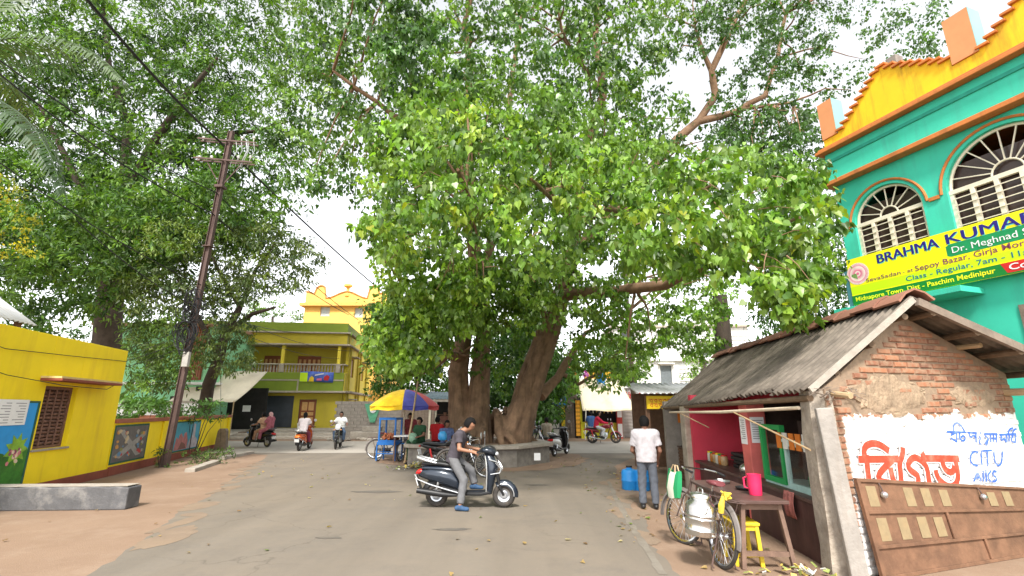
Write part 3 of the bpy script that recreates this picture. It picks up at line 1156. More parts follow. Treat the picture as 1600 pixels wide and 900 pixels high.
# ------------------------------------------------------------------ teal building on the right
TH = thing('teal_building', 'teal building with stepped yellow parapet and arched windows', 'building', (8.576, 11.89, 0), math.atan2(-0.942, 0.336))
W1 = (0.34, 1.88, 4.95, 6.28)      # s0, s1, sill, spring
W2 = (2.36, 4.36, 4.95, 6.30)
mb = MB()


def arch_wall(mb, x0, x1, z0, z1, y0, y1, wins, n=20):
    """wall with arched openings; wins = (xa, xb, sill, spring)"""
    x = x0
    for (a, b, s, sp) in wins:
        mb.box(x, a, y0, y1, z0, z1)
        mb.box(a, b, y0, y1, z0, s)
        r, c = (b - a) / 2, (a + b) / 2
        for k in range(n):
            t0, t1 = math.pi - math.pi * k / n, math.pi - math.pi * (k + 1) / n
            xa, xb = c + r * math.cos(t0), c + r * math.cos(t1)
            za, zb = sp + r * math.sin(t0), sp + r * math.sin(t1)
            vs = [(q, y, zz) for y in (y0, y1) for q, zz in ((xa, za), (xb, zb), (xb, z1), (xa, z1))]
            mb.add(vs, [(0, 1, 2, 3), (7, 6, 5, 4), (0, 4, 5, 1), (2, 6, 7, 3)])
        x = b
    mb.box(x, x1, y0, y1, z0, z1)


arch_wall(mb, 0, 9.0, 0, 7.5, 0, 0.25, [W1, W2, (5.0, 7.0, 4.95, 6.3)])
mb.box(0, 0.25, 0.25, 8, 0, 7.5)
mb.box(8.75, 9.0, 0.25, 8, 0, 7.5)
mb.box(0.25, 8.75, 7.8, 8, 0, 7.5)
mb.build('wall', M_teal, TH, smooth=0)
MB().box(0.25, 8.75, 0.25, 7.8, 4.0, 4.15).build('floor_slab', M_cement, TH, smooth=0)
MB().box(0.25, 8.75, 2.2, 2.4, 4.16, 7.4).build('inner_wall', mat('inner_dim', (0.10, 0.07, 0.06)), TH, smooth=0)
MB().box(-0.06, 9.06, -0.10, 8.06, 7.62, 8.44).build('frieze', M_teal, TH, smooth=0, bevel=0.01)
MB().box(-0.16, 9.16, -0.26, 8.1, 7.505, 7.615).build('ledge', M_orange, TH, smooth=0, bevel=0.012)
MB().box(-0.08, 9.08, -0.13, -0.102, 8.16, 8.24).build('groove_shade_strip', mat('teal_shadow_line', (0.02, 0.30, 0.22)), TH, smooth=0)  # thin raised strip; the groove's shade is put into its darker teal
co = MB().box(-0.18, 9.2, -0.30, 8.1, 8.445, 8.53)
co.box(-0.13, 9.15, -0.24, 8.1, 8.533, 8.60)
co.build('cornice', M_orange, TH, smooth=0, bevel=0.012)
# stepped parapet: yellow blocks, each with its own coping
steps = []
n = 8
for k in range(n):                       # climbs from the corner post
    steps.append((0.42 + k * 0.15, 0.42 + (k + 1) * 0.15, 8.9 + k * 0.135))
for k in range(8):                       # sinks again towards the second post
    steps.append((1.62 + k * 0.175, 1.62 + (k + 1) * 0.175, 9.92 - k * 0.11))
for k in range(9):                       # and climbs to the next crest
    steps.append((3.50 + k * 0.16, 3.50 + (k + 1) * 0.16, 9.0 + k * 0.13))
mb = MB()
for a, b, z in steps:
    mb.box(a, b, -0.12, 0.06, 8.605, z)
mb.box(0.0, 0.42, -0.12, 0.06, 8.605, 8.85).box(3.02, 3.5, -0.121, 0.061, 8.605, 8.95).box(4.94, 9.0, -0.12, 0.06, 8.605, 9.2)
mb.build('parapet', M_parapet, TH, smooth=0)
for a, b, z in steps:
    box_part('coping', M_orange, TH, (a - 0.03, b + 0.03, -0.19, 0.10, z + 0.001, z + 0.05))
for (s, w_, z0, z1) in ((0.0, 0.40, 8.86, 9.92), (3.04, 0.46, 8.96, 10.05)):
    p = MB()
    p.box(s, s + w_, -0.155, 0.25, z0, z1)
    p.mi = 1
    p.box(s + w_ + 0.001, s + w_ + 0.01, -0.153, 0.248, z0 + 0.02, z1 - 0.002)
    p.build('parapet_post', [M_postor, M_postbl], TH, smooth=0)
MB().box(1.1, 1.36, 1.2, 1.5, 8.6, 10.95).build('cement_stub_column', M_cement, TH, smooth=0, bevel=0.02)
# arched windows
for wi, (a, b, s, sp) in enumerate((W1, W2, (5.0, 7.0, 4.95, 6.3))):
    r, c = (b - a) / 2, (a + b) / 2
    f = MB()
    arcp = [(c + (r - 0.03) * math.cos(t), 0.10, sp + (r - 0.03) * math.sin(t)) for t in [math.pi * k / 24 for k in range(25)]]
    f.tube(arcp, 0.035, 6)
    f.box(a, a + 0.07, 0.07, 0.13, s, sp).box(b - 0.07, b, 0.07, 0.13, s, sp)
    f.box(a, b, 0.06, 0.135, sp - 0.045, sp + 0.045).box(a + 0.07, b - 0.07, 0.07, 0.13, s, s + 0.07)
    W = f.build('window', M_cream, TH, smooth=40)
    trim = MB()
    trim.tube([(c + (r + 0.10) * math.cos(t), -0.012, sp + (r + 0.10) * math.sin(t)) for t in [math.pi * k / 24 for k in range(25)]], 0.03, 6)
    trim.build('arch_trim', M_orange, TH)
    nb = 8 if wi == 0 else 10
    hub = 0.26 * r
    for k in range(1, nb):
        t = math.pi * k / nb
        MB().bar((c + hub * math.cos(t), 0.10, sp + hub * math.sin(t) + 0.04), (c + (r - 0.04) * math.cos(t), 0.10, sp + (r - 0.04) * math.sin(t)), 0.022).build('fan_bar', M_cream, W, smooth=0)
    MB().tube([(c + hub * math.cos(t), 0.10, sp + 0.04 + hub * math.sin(t)) for t in [math.pi * k / 12 for k in range(13)]], 0.02, 6).build('fan_hub', M_cream, W)
    nm = 3 if wi == 0 else 4
    for k in range(1, nm + 1):
        x = a + (b - a) * k / (nm + 1)
        MB().box(x - 0.04, x + 0.04, 0.055, 0.14, s, sp - 0.046).build('mullion', M_cream, W, smooth=0, bevel=0.006)
    for k in range(8):
        z = s + 0.13 + k * 0.15
        MB().bar((a + 0.05, 0.045, z), (b - 0.05, 0.045, z), 0.018).build('guard_bar', M_cream, W, smooth=0)
    MB().box(a + 0.01, b - 0.01, 0.19, 0.20, s + 0.01, sp + r * 0.6).build('pane', mat('brown_glass', (0.055, 0.035, 0.03), 0.25, 0.4, 1.5), W, smooth=0)
# band that links the arch springings
for x0, x1 in ((-0.03, 0.20), (2.02, 2.22)):
    MB().box(x0, x1, -0.04, -0.001, 6.24, 6.32).build('string_course', M_orange, TH, smooth=0)
MB().box(-0.03, 2.6, -0.75, -0.002, 4.02, 4.14).build('canopy_slab', M_teal, TH, smooth=0, bevel=0.01)
dr = MB().box(3.05, 4.1, -0.03, -0.002, 1.9, 3.7).build('window', M_woodgrey, TH, smooth=0)
MB().box(3.15, 4.0, -0.045, -0.032, 2.0, 3.6).build('pane', M_glassd, dr, smooth=0)

# hanging banner sign on the teal building
BN = thing('banner_sign', 'yellow and green printed banner with blue headline on the teal facade', 'banner', (8.576, 11.89, 0), math.atan2(-0.942, 0.336))
b0, b1, zb, zt = 0.10, 6.4, 4.27, 5.42
bm_ = MB()
bm_.box(b0, b1, -0.20, -0.17, zb, zt)
bm_.build('board', M_lemonsign, BN, smooth=0)
MB().box(b0 + 0.002, b1, -0.2015, -0.2005, 4.53, 4.72).build('lime_band', M_limesign, BN, smooth=0)
MB().box(b0 + 0.002, b1, -0.2025, -0.2005, zb + 0.004, 4.5).build('green_band', M_greensign, BN, smooth=0)
MB().box(b0 - 0.11, b0 - 0.001, -0.19, -0.13, zb - 0.02, 5.15).build('side_plate', mat('banner_side_blue', (0.06, 0.20, 0.24)), BN, smooth=0)
MB().prism([(2.22, 4.90), (2.28, 4.87), (6.3, 4.87), (6.3, 5.14), (2.30, 5.14), (2.22, 5.10)], frame_M((0, -0.2005, 0), (1, 0, 0), (0, 0, 1)), 0.002).build('name_plate', mat('banner_mid_green', (0.006, 0.25, 0.08)), BN, smooth=0)
MB().prism([(3.02, 4.50), (3.10, 4.30), (6.3, 4.30), (6.3, 4.50)], frame_M((0, -0.2027, 0), (1, 0, 0), (0, 0, 1)), 0.0015).build('contact_plate', M_signred, BN, smooth=0)


def btext(s, x, z, size, m, width=None, y=-0.206, **kw):
    return text_part('lettering', s, size, m, BN, frame_M((x, y, z), (1, 0, 0), (0, 0, 1)), width, extrude=0.001, **kw)


btext('BRAHMA', 0.83 + 0.02, 5.14 - 0.02, 0.31, M_banner_b, 1.28, -0.2035)
for q_ in range(3):
    btext('BRAHMA', 0.83 + 0.009 * q_, 5.14, 0.31, M_navy, 1.27, -0.206 - 0.0006 * q_)
    btext('KUMARIS', 2.25 + 0.009 * q_, 5.15, 0.31, M_navy, 1.75, -0.206 - 0.0006 * q_)
btext('KUMARIS', 2.25 + 0.02, 5.15 - 0.02, 0.31, M_banner_b, 1.76, -0.2035)
btext('Dr. Meghnad Saha', 2.32, 4.935, 0.19, M_signwhite, 1.5, -0.208)
btext('SevaSadan', 0.50, 4.76, 0.13, M_textpurple, 0.78)
btext('- at', 1.32, 4.76, 0.12, M_textpurple, 0.22)
btext('Sepoy Bazar, Girja More', 1.58, 4.745, 0.17, M_textpurple, 1.95, bold=0.001)
btext('Class - Regular, 7am - 11am', 1.36, 4.57, 0.155, M_textteal, 2.25, bold=0.001)
btext('Midnapore Town, Dist - Paschim Medinipur', 0.18, 4.35, 0.15, mat('banner_yellow_text', (0.9, 0.85, 0.02)), 2.75, bold=0.002)
btext('Contact', 3.14, 4.345, 0.17, M_signwhite, 0.75, -0.208, bold=0.002)
lg = MB()
for k in range(44):
    t = 2 * math.pi * k / 44
    for r0, r1, ww in ((0.07, 0.17, 0.007), (0.19, 0.27, 0.012)):
        ca, sa = math.cos(t + r0), math.sin(t + r0)
        x, z = 0.33, 5.02
        lg.add([(x + r0 * ca - ww * sa, -0.2045, z + r0 * sa + ww * ca), (x + r1 * ca, -0.2045, z + r1 * sa), (x + r0 * ca + ww * sa, -0.2045, z + r0 * sa - ww * ca)], [(0, 1, 2)])
lg.lathe([(0.0, 0.0), (0.035, 0.0), (0.035, 0.001), (0.0, 0.001)], 14, frame_M((0.33, -0.2045, 5.02), (1, 0, 0), (0, 0, 1)))
lg.build('sunburst_emblem', M_logo, BN, smooth=0)
MB().lathe([(0, 0), (0.27, 0), (0.27, 0.0012), (0, 0.0012)], 26, frame_M((0.33, -0.2035 + 0.0012, 5.02), (1, 0, 0), (0, 0, 1))).build('emblem_ground', mat('banner_pale_pink', (0.80, 0.66, 0.60)), BN, smooth=0)

# ------------------------------------------------------------------ brick hut with tea shop
GU = Vector((math.cos(math.radians(20)), math.sin(math.radians(20)), 0))
GO = Vector((3.9, 5.95, 0))
GN = Vector((GU.y, -GU.x, 0))               # outward normal of the gable
FV = Vector((0.075, 0.997, 0)).normalized()  # along the shop front, away from the camera
HUT = thing('brick_hut', 'brick hut with corrugated grey roof and white painted gable wall', 'hut', (0, 0, 0), 0)
T0, T1 = -0.22, 3.45
APT, APZ = 1.40, 3.02
EZL, EZR = 2.02, 2.28


def gp(t, z, out=0.0):
    return GO + GU * t + Vector((0, 0, z)) + GN * out


def rake(t):
    if t < APT:
        return EZL + (APZ - EZL) * (t - T0) / (APT - T0)
    return APZ + (EZR - APZ) * (t - APT) / (T1 - APT)


mb = MB()
poly = [(T0, 0), (T1, 0), (T1, EZR), (APT, APZ), (T0, EZL)]
mb.prism(poly, frame_M(GO - GN * 0.235, GU, (0, 0, 1)), 0.235)
GW = mb.build('gable_wall', M_mortar, HUT, smooth=0)
# bricks, course by course: seen ones are objects of their own
BL, BH, CO = 0.245, 0.068, 0.082
bmesh_cache = []
for k in range(7):
    rg = random.Random(k)
    m_ = MB()
    hw, hh = BL / 2, BH / 2
    out = 0.017
    chips = [rg.uniform(0, 0.008) for _ in range(8)]
    vs = []
    for y, ins in ((0.004, 0), (-out, 0.006)):
        for i, (sx, sz) in enumerate(((-1, -1), (1, -1), (1, 1), (-1, 1))):
            c_ = chips[i] if y < 0 else 0
            vs.append((sx * (hw - ins - c_), y, sz * (hh - ins - c_ * 0.7)))
        if y < 0:
            vs.append((rg.uniform(-0.05, 0.05), y - rg.uniform(0.0, 0.004), rg.uniform(-0.01, 0.01)))
    m_.add(vs, [(0, 1, 5, 4), (1, 2, 6, 5), (2, 3, 7, 6), (3, 0, 4, 7), (4, 5, 8), (5, 6, 8), (6, 7, 8), (7, 4, 8)])
    bmesh_cache.append(m_.mesh('brick', M_brick, 0))
half_mesh = []
for me in bmesh_cache[:3]:
    h_ = me.copy()
    h_.transform(Matrix.Diagonal((0.47, 1, 1, 1)))
    half_mesh.append(h_)
rgb = random.Random(21)
nbr = 0
ang = math.atan2(GU.y, GU.x)
rest = MB()
for row in range(0, 40):
    z = 0.05 + row * CO
    t = T0 - (0.125 if row % 2 else 0.0)
    while t < T1:
        tc_, hw = t + BL / 2, BL / 2
        a, b = max(t, T0 + 0.005), min(t + BL, T1 - 0.005)
        t += BL + 0.012
        if b - a < 0.07:
            continue
        tc_ = (a + b) / 2
        top = min(rake(a), rake(b)) - 0.02
        if z + BH / 2 > top:
            continue
        if z < 0.86 and tc_ > 0.25:
            continue                                    # behind the leaning door
        # worn plaster: some bricks are buried under the mud coat
        d = ((tc_ - 0.9) / 0.95) ** 2 + ((z - 1.98) / 0.34) ** 2
        if d < 0.8 and rgb.random() < 0.75:
            continue
        if 2.1 < tc_ < 3.0 and 1.75 < z < 2.15 and rgb.random() < 0.5:
            continue
        o = bpy.data.objects.new('brick', rgb.choice(half_mesh) if b - a < 0.15 else rgb.choice(bmesh_cache))
        link(o, GW)
        proud = rgb.uniform(-0.006, 0.006) if z > 1.7 else rgb.uniform(-0.003, 0.002)
        o.location = gp(tc_, z + rgb.uniform(-0.004, 0.004), proud)
        o.rotation_euler = (rgb.uniform(-0.02, 0.02), rgb.uniform(-0.02, 0.02) - 0.012, ang + rgb.uniform(-0.01, 0.01))
        if b - a >= 0.15:
            o.scale.x = (b - a) / BL
        nbr += 1
# mud plaster coat with ragged edge
rg = random.Random(9)
poly = [(0.85 + 0.72 * math.cos(a) * rg.uniform(0.8, 1.15), 1.96 + 0.24 * math.sin(a) * rg.uniform(0.75, 1.15)) for a in [k * math.pi / 22 for k in range(44)]]
M_mud = mat('mud_plaster', (0.31, 0.225, 0.15), 0.95, 0.3, 9, dirt=(0.17, 0.115, 0.075), dirt_amt=0.6, bump=1.0, bscale=22)


def lumpy(name, poly, d0, parent, m):
    """uneven plaster coat over a wall outline"""
    bmx = bmesh.new()
    f = bmx.faces.new([bmx.verts.new((x, y, 0)) for x, y in poly])
    r = bmesh.ops.triangulate(bmx, faces=[f])
    bmesh.ops.subdivide_edges(bmx, edges=bmx.edges[:], cuts=3, use_grid_fill=True)
    rr = random.Random(5)
    edge = {v for e in bmx.edges if e.is_boundary for v in e.verts}
    for v in bmx.verts:
        v.co = v.co.copy()
        v.co.z = 0.0 if v in edge else d0 + rr.uniform(-0.006, 0.006)
    me = bpy.data.meshes.new(name)
    bmx.to_mesh(me)
    bmx.free()
    me.transform(frame_M(gp(0, 0, 0.003), GU, (0, 0, 1)))
    me.materials.append(m)
    return link(bpy.data.objects.new(name, me), parent)


lumpy('mud_plaster_patch', poly, 0.016, GW, M_mud)
poly = [(2.55 + 0.5 * math.cos(a) * rg.uniform(0.8, 1.1), 1.95 + 0.16 * math.sin(a) * rg.uniform(0.7, 1.15)) for a in [k * math.pi / 14 for k in range(28)]]
lumpy('mud_plaster_patch', poly, 0.014, GW, M_mud)

# brush lettering on the whitewash
def wallpt(px, py):
    """point of the gable plane seen at a survey pixel -> (t, z)"""
    v = ray(px, py)
    o = GO - Vector((0, 0, CAM_H))
    k = o.dot(GN) / v.dot(GN)
    p = v * k
    return ((p - GO).dot(GU), p.z + CAM_H)


MW = frame_M(GO, GU, (0, 0, 1))


def strokes(name, crop, lst, w, m, z0, z1):
    x0, y0, sx = crop
    s_ = MB()
    for i, st in enumerate(lst):
        pts = [Vector(wallpt(x0 + a / sx, y0 + b / sx)) for a, b in st]
        # round the corners
        for _ in range(1):
            q = [pts[0]]
            for a, b in zip(pts, pts[1:]):
                q += [a.lerp(b, 0.28), a.lerp(b, 0.72)]
            pts = q + [pts[-1]]
        ribbon(s_, pts, w, MW, z0 + i * 0.0004, z1 + i * 0.0004)
    return s_.build(name, m, GW, smooth=0)


RED = [[(235, 470), (205, 380), (215, 310), (260, 270), (340, 255), (430, 285), (520, 355)],
       [(240, 400), (245, 520), (275, 760)], [(140, 458), (640, 452)],
       [(560, 470), (450, 570), (380, 660), (400, 730), (520, 755)], [(535, 560), (560, 680), (590, 765)],
       [(690, 310), (690, 400), (645, 500), (665, 640), (670, 775)],
       [(880, 780), (885, 670), (840, 630), (790, 600), (750, 540), (775, 470), (830, 430), (890, 450), (950, 500), (995, 570), (1010, 690), (1030, 800)],
       [(925, 375), (965, 445)], [(950, 445), (1390, 450)],
       [(1180, 470), (1200, 560), (1260, 620), (1320, 610), (1330, 540)],
       [(1345, 480), (1375, 600), (1375, 720), (1330, 790), (1260, 800), (1180, 750), (1120, 680), (1095, 590)]]
strokes('painted_letter_outline', (1320, 660, 8), RED, 0.125, M_brushgrey, 0.0195, 0.0205)
strokes('painted_letter_ground', (1320, 660, 8), RED, 0.112, M_whitewash, 0.0255, 0.0262)
strokes('painted_word', (1320, 660, 8), RED, 0.082, M_brushred, 0.0312, 0.0320)
BLUE = [[(165, 515), (300, 520)], [(215, 515), (208, 475), (232, 448), (262, 465), (290, 512)], [(230, 520), (178, 548), (235, 588)], [(232, 520), (236, 590)],
        [(255, 520), (250, 560), (280, 585), (298, 560), (280, 540), (262, 555)], [(310, 520), (375, 525)], [(318, 522), (330, 560), (352, 535), (368, 560)], [(368, 525), (370, 590)],
        [(395, 520), (402, 528)], [(388, 545), (402, 560), (390, 585), (405, 610)], [(425, 530), (520, 530)], [(430, 545), (455, 560), (430, 600)], [(470, 530), (472, 590)],
        [(455, 565), (440, 610)], [(490, 530), (488, 585)], [(510, 530), (512, 590)], [(490, 560), (512, 565)], [(530, 535), (650, 530)], [(545, 540), (540, 580), (565, 560), (580, 590)],
        [(580, 535), (582, 590)], [(600, 535), (598, 585)], [(625, 535), (610, 580), (640, 590)], [(590, 530), (600, 495), (625, 488)], [(620, 530), (630, 500), (650, 495)], [(645, 530), (640, 590)],
        [(380, 662), (345, 650), (322, 690), (332, 742), (378, 752)], [(400, 645), (405, 752)], [(408, 650), (475, 645)], [(441, 648), (447, 757)],
        [(488, 645), (494, 728), (520, 757), (545, 732), (548, 650)], [(348, 862), (374, 788), (398, 862)], [(358, 836), (390, 834)], [(411, 788), (415, 864)],
        [(430, 785), (436, 866)], [(466, 788), (438, 828), (468, 866)], [(506, 796), (482, 788), (477, 815), (505, 838), (504, 860), (474, 862)]]
strokes('painted_slogan', (1440, 560, 4.5), BLUE, 0.026, M_brushblue, 0.0195, 0.0205)

# roof: corrugated asbestos sheets, ridge tiles, rafters
R0, R1 = Vector((5.13, 6.06, 3.17)), Vector((6.0, 14.2, 3.28))
E0, E1 = Vector((3.50, 5.88, 2.03)), Vector((4.18, 14.2, 1.80))
Q0, Q1 = Vector((7.55, 6.55, 2.28)), Vector((8.2, 14.4, 2.2))
NS = 9
for i in range(NS):
    u0, u1 = i / NS, (i + 1.03) / NS
    rgs = random.Random(i + 40)
    dz = Vector((0, 0, 0.012 * (i % 2) + rgs.uniform(0, 0.008)))
    ex = (E0 - R0).normalized() * rgs.uniform(-0.03, 0.06)
    corrugated('roof_sheet', R0.lerp(R1, u0) + dz, E0.lerp(E1, u0) + dz + ex, R0.lerp(R1, u1) + dz, E0.lerp(E1, u1) + dz + ex, M_asbestos, HUT, 6, 0.034, 6, 0.03, i, 0.012)
for i in range(NS):
    u0, u1 = i / NS, (i + 1.03) / NS
    dz = Vector((0, 0, 0.012 * (i % 2)))
    corrugated('roof_sheet', R0.lerp(R1, u0) + dz, Q0.lerp(Q1, u0) + dz, R0.lerp(R1, u1) + dz, Q0.lerp(Q1, u1) + dz, M_asbestos, HUT, 6, 0.022, 4, 0.02, i, 0.01)
rt = MB()
prof = [(-0.22, -0.10), (-0.12, 0.0), (0, 0.055), (0.12, 0.0), (0.22, -0.10), (0.20, -0.12), (0.11, -0.02), (0, 0.03), (-0.11, -0.02), (-0.20, -0.12)]
rt.prism(prof, frame_M((0, 0, 0), (1, 0, 0), (0, 0, 1)), -0.56)
ridge_me = rt.mesh('ridge_tile', M_ridge, 40)
L_ = (R1 - R0).length
rdir = (R1 - R0).normalized()
nt_ = 16
for i in range(nt_):
    o = link(bpy.data.objects.new('ridge_tile', ridge_me), HUT)
    rgs = random.Random(i)
    o.location = R0.lerp(R1, i / nt_) + Vector((rgs.uniform(-0.015, 0.015), -0.03, 0.05 + 0.012 * (i % 2) + rgs.uniform(0, 0.02)))
    o.rotation_euler = (rgs.uniform(-0.02, 0.035), rgs.uniform(-0.05, 0.05), math.atan2(rdir.y, rdir.x) - math.pi / 2 + rgs.uniform(-0.04, 0.04))
# barge strip on the near rake, purlins and rafters
MB().bar(R0 + Vector((-0.02, -0.02, -0.03)), E0 + Vector((0.02, -0.02, -0.03)), 0.03, 0.07).build('barge_board', M_cement_l, HUT, smooth=0)
MB().bar(R0 + Vector((0.02, -0.02, -0.06)), Q0 + Vector((0, -0.02, -0.06)), 0.05, 0.10).build('barge_board', M_woodgrey, HUT, smooth=0)
for k, f_ in enumerate((0.1, 0.36, 0.62, 0.9)):
    a = R0.lerp(Q0, f_) + Vector((0, 0, -0.10))
    MB().tube([a - FV * 0.02 - Vector((0, 0.0, 0)), a + FV * 7.4], [0.045, 0.04], 8).build('purlin', mat('dark_bamboo', (0.15, 0.10, 0.06), 0.8, 0.25, 8), HUT)  # dark brown bamboo tone for the purlins
for k, f_ in enumerate((0.08, 0.4, 0.72, 0.97)):
    a = R0.lerp(E0, f_) + Vector((0, 0, -0.15))
    MB().tube([a + FV * 0.05, a + FV * 7.6 + Vector((0, 0, -0.1 * f_))], [0.04, 0.035], 8).build('purlin', mat('dark_bamboo', (0.15, 0.10, 0.06), 0.8, 0.25, 8), HUT)
MB().tube([gp(3.3, 2.02, 0.35), gp(3.35, 2.0, -2.5)], 0.05, 8).build('beam_end', M_bamboo, HUT)
MB().tube([gp(2.45, 2.62, 0.28), gp(2.5, 2.62, -0.3)], 0.035, 8).build('beam_end', M_bamboo, HUT)
MB().tube([gp(-0.18, 1.93, 0.28), gp(-0.1, 1.99, -0.2)], 0.035, 8).build('beam_end', M_bamboo, HUT)
rgx = random.Random(2)
th_ = MB()
for k in range(26):                                  # ragged straw and bark under the eave
    a = gp(rgx.uniform(-0.45, 0.25), rgx.uniform(1.94, 2.04), rgx.uniform(0.02, 0.1))
    th_.bar(a, a + Vector((rgx.uniform(-0.16, 0.16), rgx.uniform(-0.08, 0.02), rgx.uniform(-0.09, 0.03))), rgx.uniform(0.008, 0.03), 0.006)
tag(th_.build('straw_packing', M_woodgrey, HUT, smooth=0), kind='stuff')
# corner column: plaster pier and a leaning stone post against it
c0 = Vector((3.60, 5.90, 0))
pier = MB()
rings = []
for k in range(9):
    z = 0.0 + k * 0.25
    j = lambda: rgx.uniform(-0.015, 0.015)
    rings.append([(3.60 + j(), 6.26 + j(), z), (3.54 + j(), 5.95 + j(), z), (3.76 + j(), 5.87 + j(), z), (3.84 + j(), 6.15 + j(), z)])
pier.loft(rings).build('corner_pier', mat('rough_plaster', (0.36, 0.31, 0.25), 0.95, 0.25, 7, dirt=(0.16, 0.12, 0.09), dirt_amt=0.6, bump=0.8, bscale=20), HUT, smooth=0)
MB().bar((3.685, 5.74, 0), (3.60, 5.80, 1.80), 0.17, 0.10, up=(0.3, 1, 0)).build('stone_post', mat('worn_stone_post', (0.30, 0.275, 0.245), 0.9, 0.2, 4, dirt=(0.22, 0.17, 0.13), dirt_amt=0.6, streak=True, bump=0.4), HUT, smooth=0, bevel=0.015)


def fp(t, inn, z):
    """point of the shop: t along the front, inn metres into the hut"""
    q = Vector((3.60, 5.85, 0)) + FV * t + Vector((FV.y, -FV.x, 0)) * inn
    return Vector((q.x, q.y, z))


def fbox(mb_, t0, t1, i0, i1, z0, z1):
    vs = [fp(t, i, z) for t in (t0, t1) for i in (i0, i1) for z in (z0, z1)]
    return mb_.add(vs, [(0, 1, 3, 2), (4, 6, 7, 5), (0, 4, 5, 1), (2, 3, 7, 6), (0, 2, 6, 4), (1, 5, 7, 3)])


fbox(MB(), 1.0, 8.2, 1.75, 1.9, 0, 2.6).build('back_wall', mat('dark_brick', (0.05, 0.028, 0.022), 0.9, 0.4, 5), HUT, smooth=0)  # very dark brown brick tone, shared with the inner partition
fbox(MB(), 2.55, 2.9, 0.12, 0.42, 0, 1.9).build('salmon_pier', M_salmon, HUT, smooth=0, bevel=0.015)
fbox(MB(), 2.70, 2.85, 0.43, 1.749, 0, 1.9).build('dark_partition', mat('dark_brick', (0.05, 0.028, 0.022), 0.9, 0.4, 5), HUT, smooth=0)
fbox(MB(), 5.45, 5.62, 0.02, 1.748, 0, 2.1).build('pink_partition', M_pinkwall, HUT, smooth=0)
fbox(MB(), 2.91, 5.44, 1.2, 1.3, 0, 2.2).build('pink_back_wall', M_pinkwall, HUT, smooth=0)
fbox(MB(), 5.63, 6.0, -0.1, 0.12, 0, 1.85).build('far_pier', mat('peeling_plaster', (0.42, 0.36, 0.29), 0.95, 0.25, 5, dirt=(0.2, 0.12, 0.09), dirt_amt=0.7, bump=0.6), HUT, smooth=0, bevel=0.02)
fbox(MB(), 8.0, 8.2, 0.0, 1.748, 0, 2.0).build('end_wall', M_block, HUT, smooth=0)
fbox(MB(), 0.36, 2.54, 0.02, 0.10, 0, 0.66).build('counter_front', M_counter, HUT, smooth=0)
fbox(MB(), 0.34, 5.44, 0.0, 0.8, 0.665, 0.71).build('counter_top', mat('counter_board', (0.09, 0.05, 0.04), 0.5, 0.25, 6), HUT, smooth=0, bevel=0.006)
fbox(MB(), 2.95, 5.44, 0.1, 0.2, 0, 0.66).build('counter_front', M_counter, HUT, smooth=0)
fbox(MB(), 6.05, 7.95, 0.3, 0.36, 0, 0.8).build('lattice_front', mat('slat_front', (0.15, 0.085, 0.05), 0.8, 0.3, 8), HUT, smooth=0)
for k in range(9):
    fbox(MB(), 6.05, 7.95, 0.27, 0.298, 0.04 + k * 0.085, 0.09 + k * 0.085).build('slat', M_wood, HUT, smooth=0)
fbox(MB(), 6.0, 7.95, 0.25, 1.0, 0.802, 0.84).build('counter_top', MATS['counter_board'], HUT, smooth=0)
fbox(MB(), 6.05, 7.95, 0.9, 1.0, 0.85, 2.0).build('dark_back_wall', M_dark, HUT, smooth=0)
# eave bar of pale bamboo with its slanting props
MB().tube([fp(0.25, -0.12, 1.80), fp(2.5, -0.3, 1.74), fp(5.6, -0.42, 1.72)], [0.022, 0.024, 0.02], 7).build('eave_bamboo', mat('pale_bamboo', (0.60, 0.50, 0.37), 0.6, 0.15, 8), HUT)
MB().tube([fp(0.12, -0.12, 1.32), fp(2.0, -0.28, 1.74)], 0.012, 6).build('prop_rod', M_bamboo, HUT)
MB().tube([fp(4.6, 0.12, 1.42), fp(4.9, -0.4, 1.72)], 0.012, 6).build('prop_rod', M_bamboo, HUT)

# glazed show case on the counter
SC = thing('display_case', 'glazed display case with green and mint frame on the shop counter', 'display case', fp(1.35, 0.25, 0.71), math.atan2(FV.y, FV.x))
z0 = 0.0


def case_frame(x0, x1, y0, y1, z0, z1, w_, m, nm='frame'):
    f = MB()
    for x in (x0, x1):
        f.box(x - w_ / 2, x + w_ / 2, y0 - w_ / 2, y0 + w_ / 2, z0, z1)
    f.box(x0 + w_ / 2, x1 - w_ / 2, y0 - w_ / 2, y0 + w_ / 2, z0, z0 + w_).box(x0 + w_ / 2, x1 - w_ / 2, y0 - w_ / 2, y0 + w_ / 2, z1 - w_, z1)
    return f.build(nm, m, SC, smooth=0)


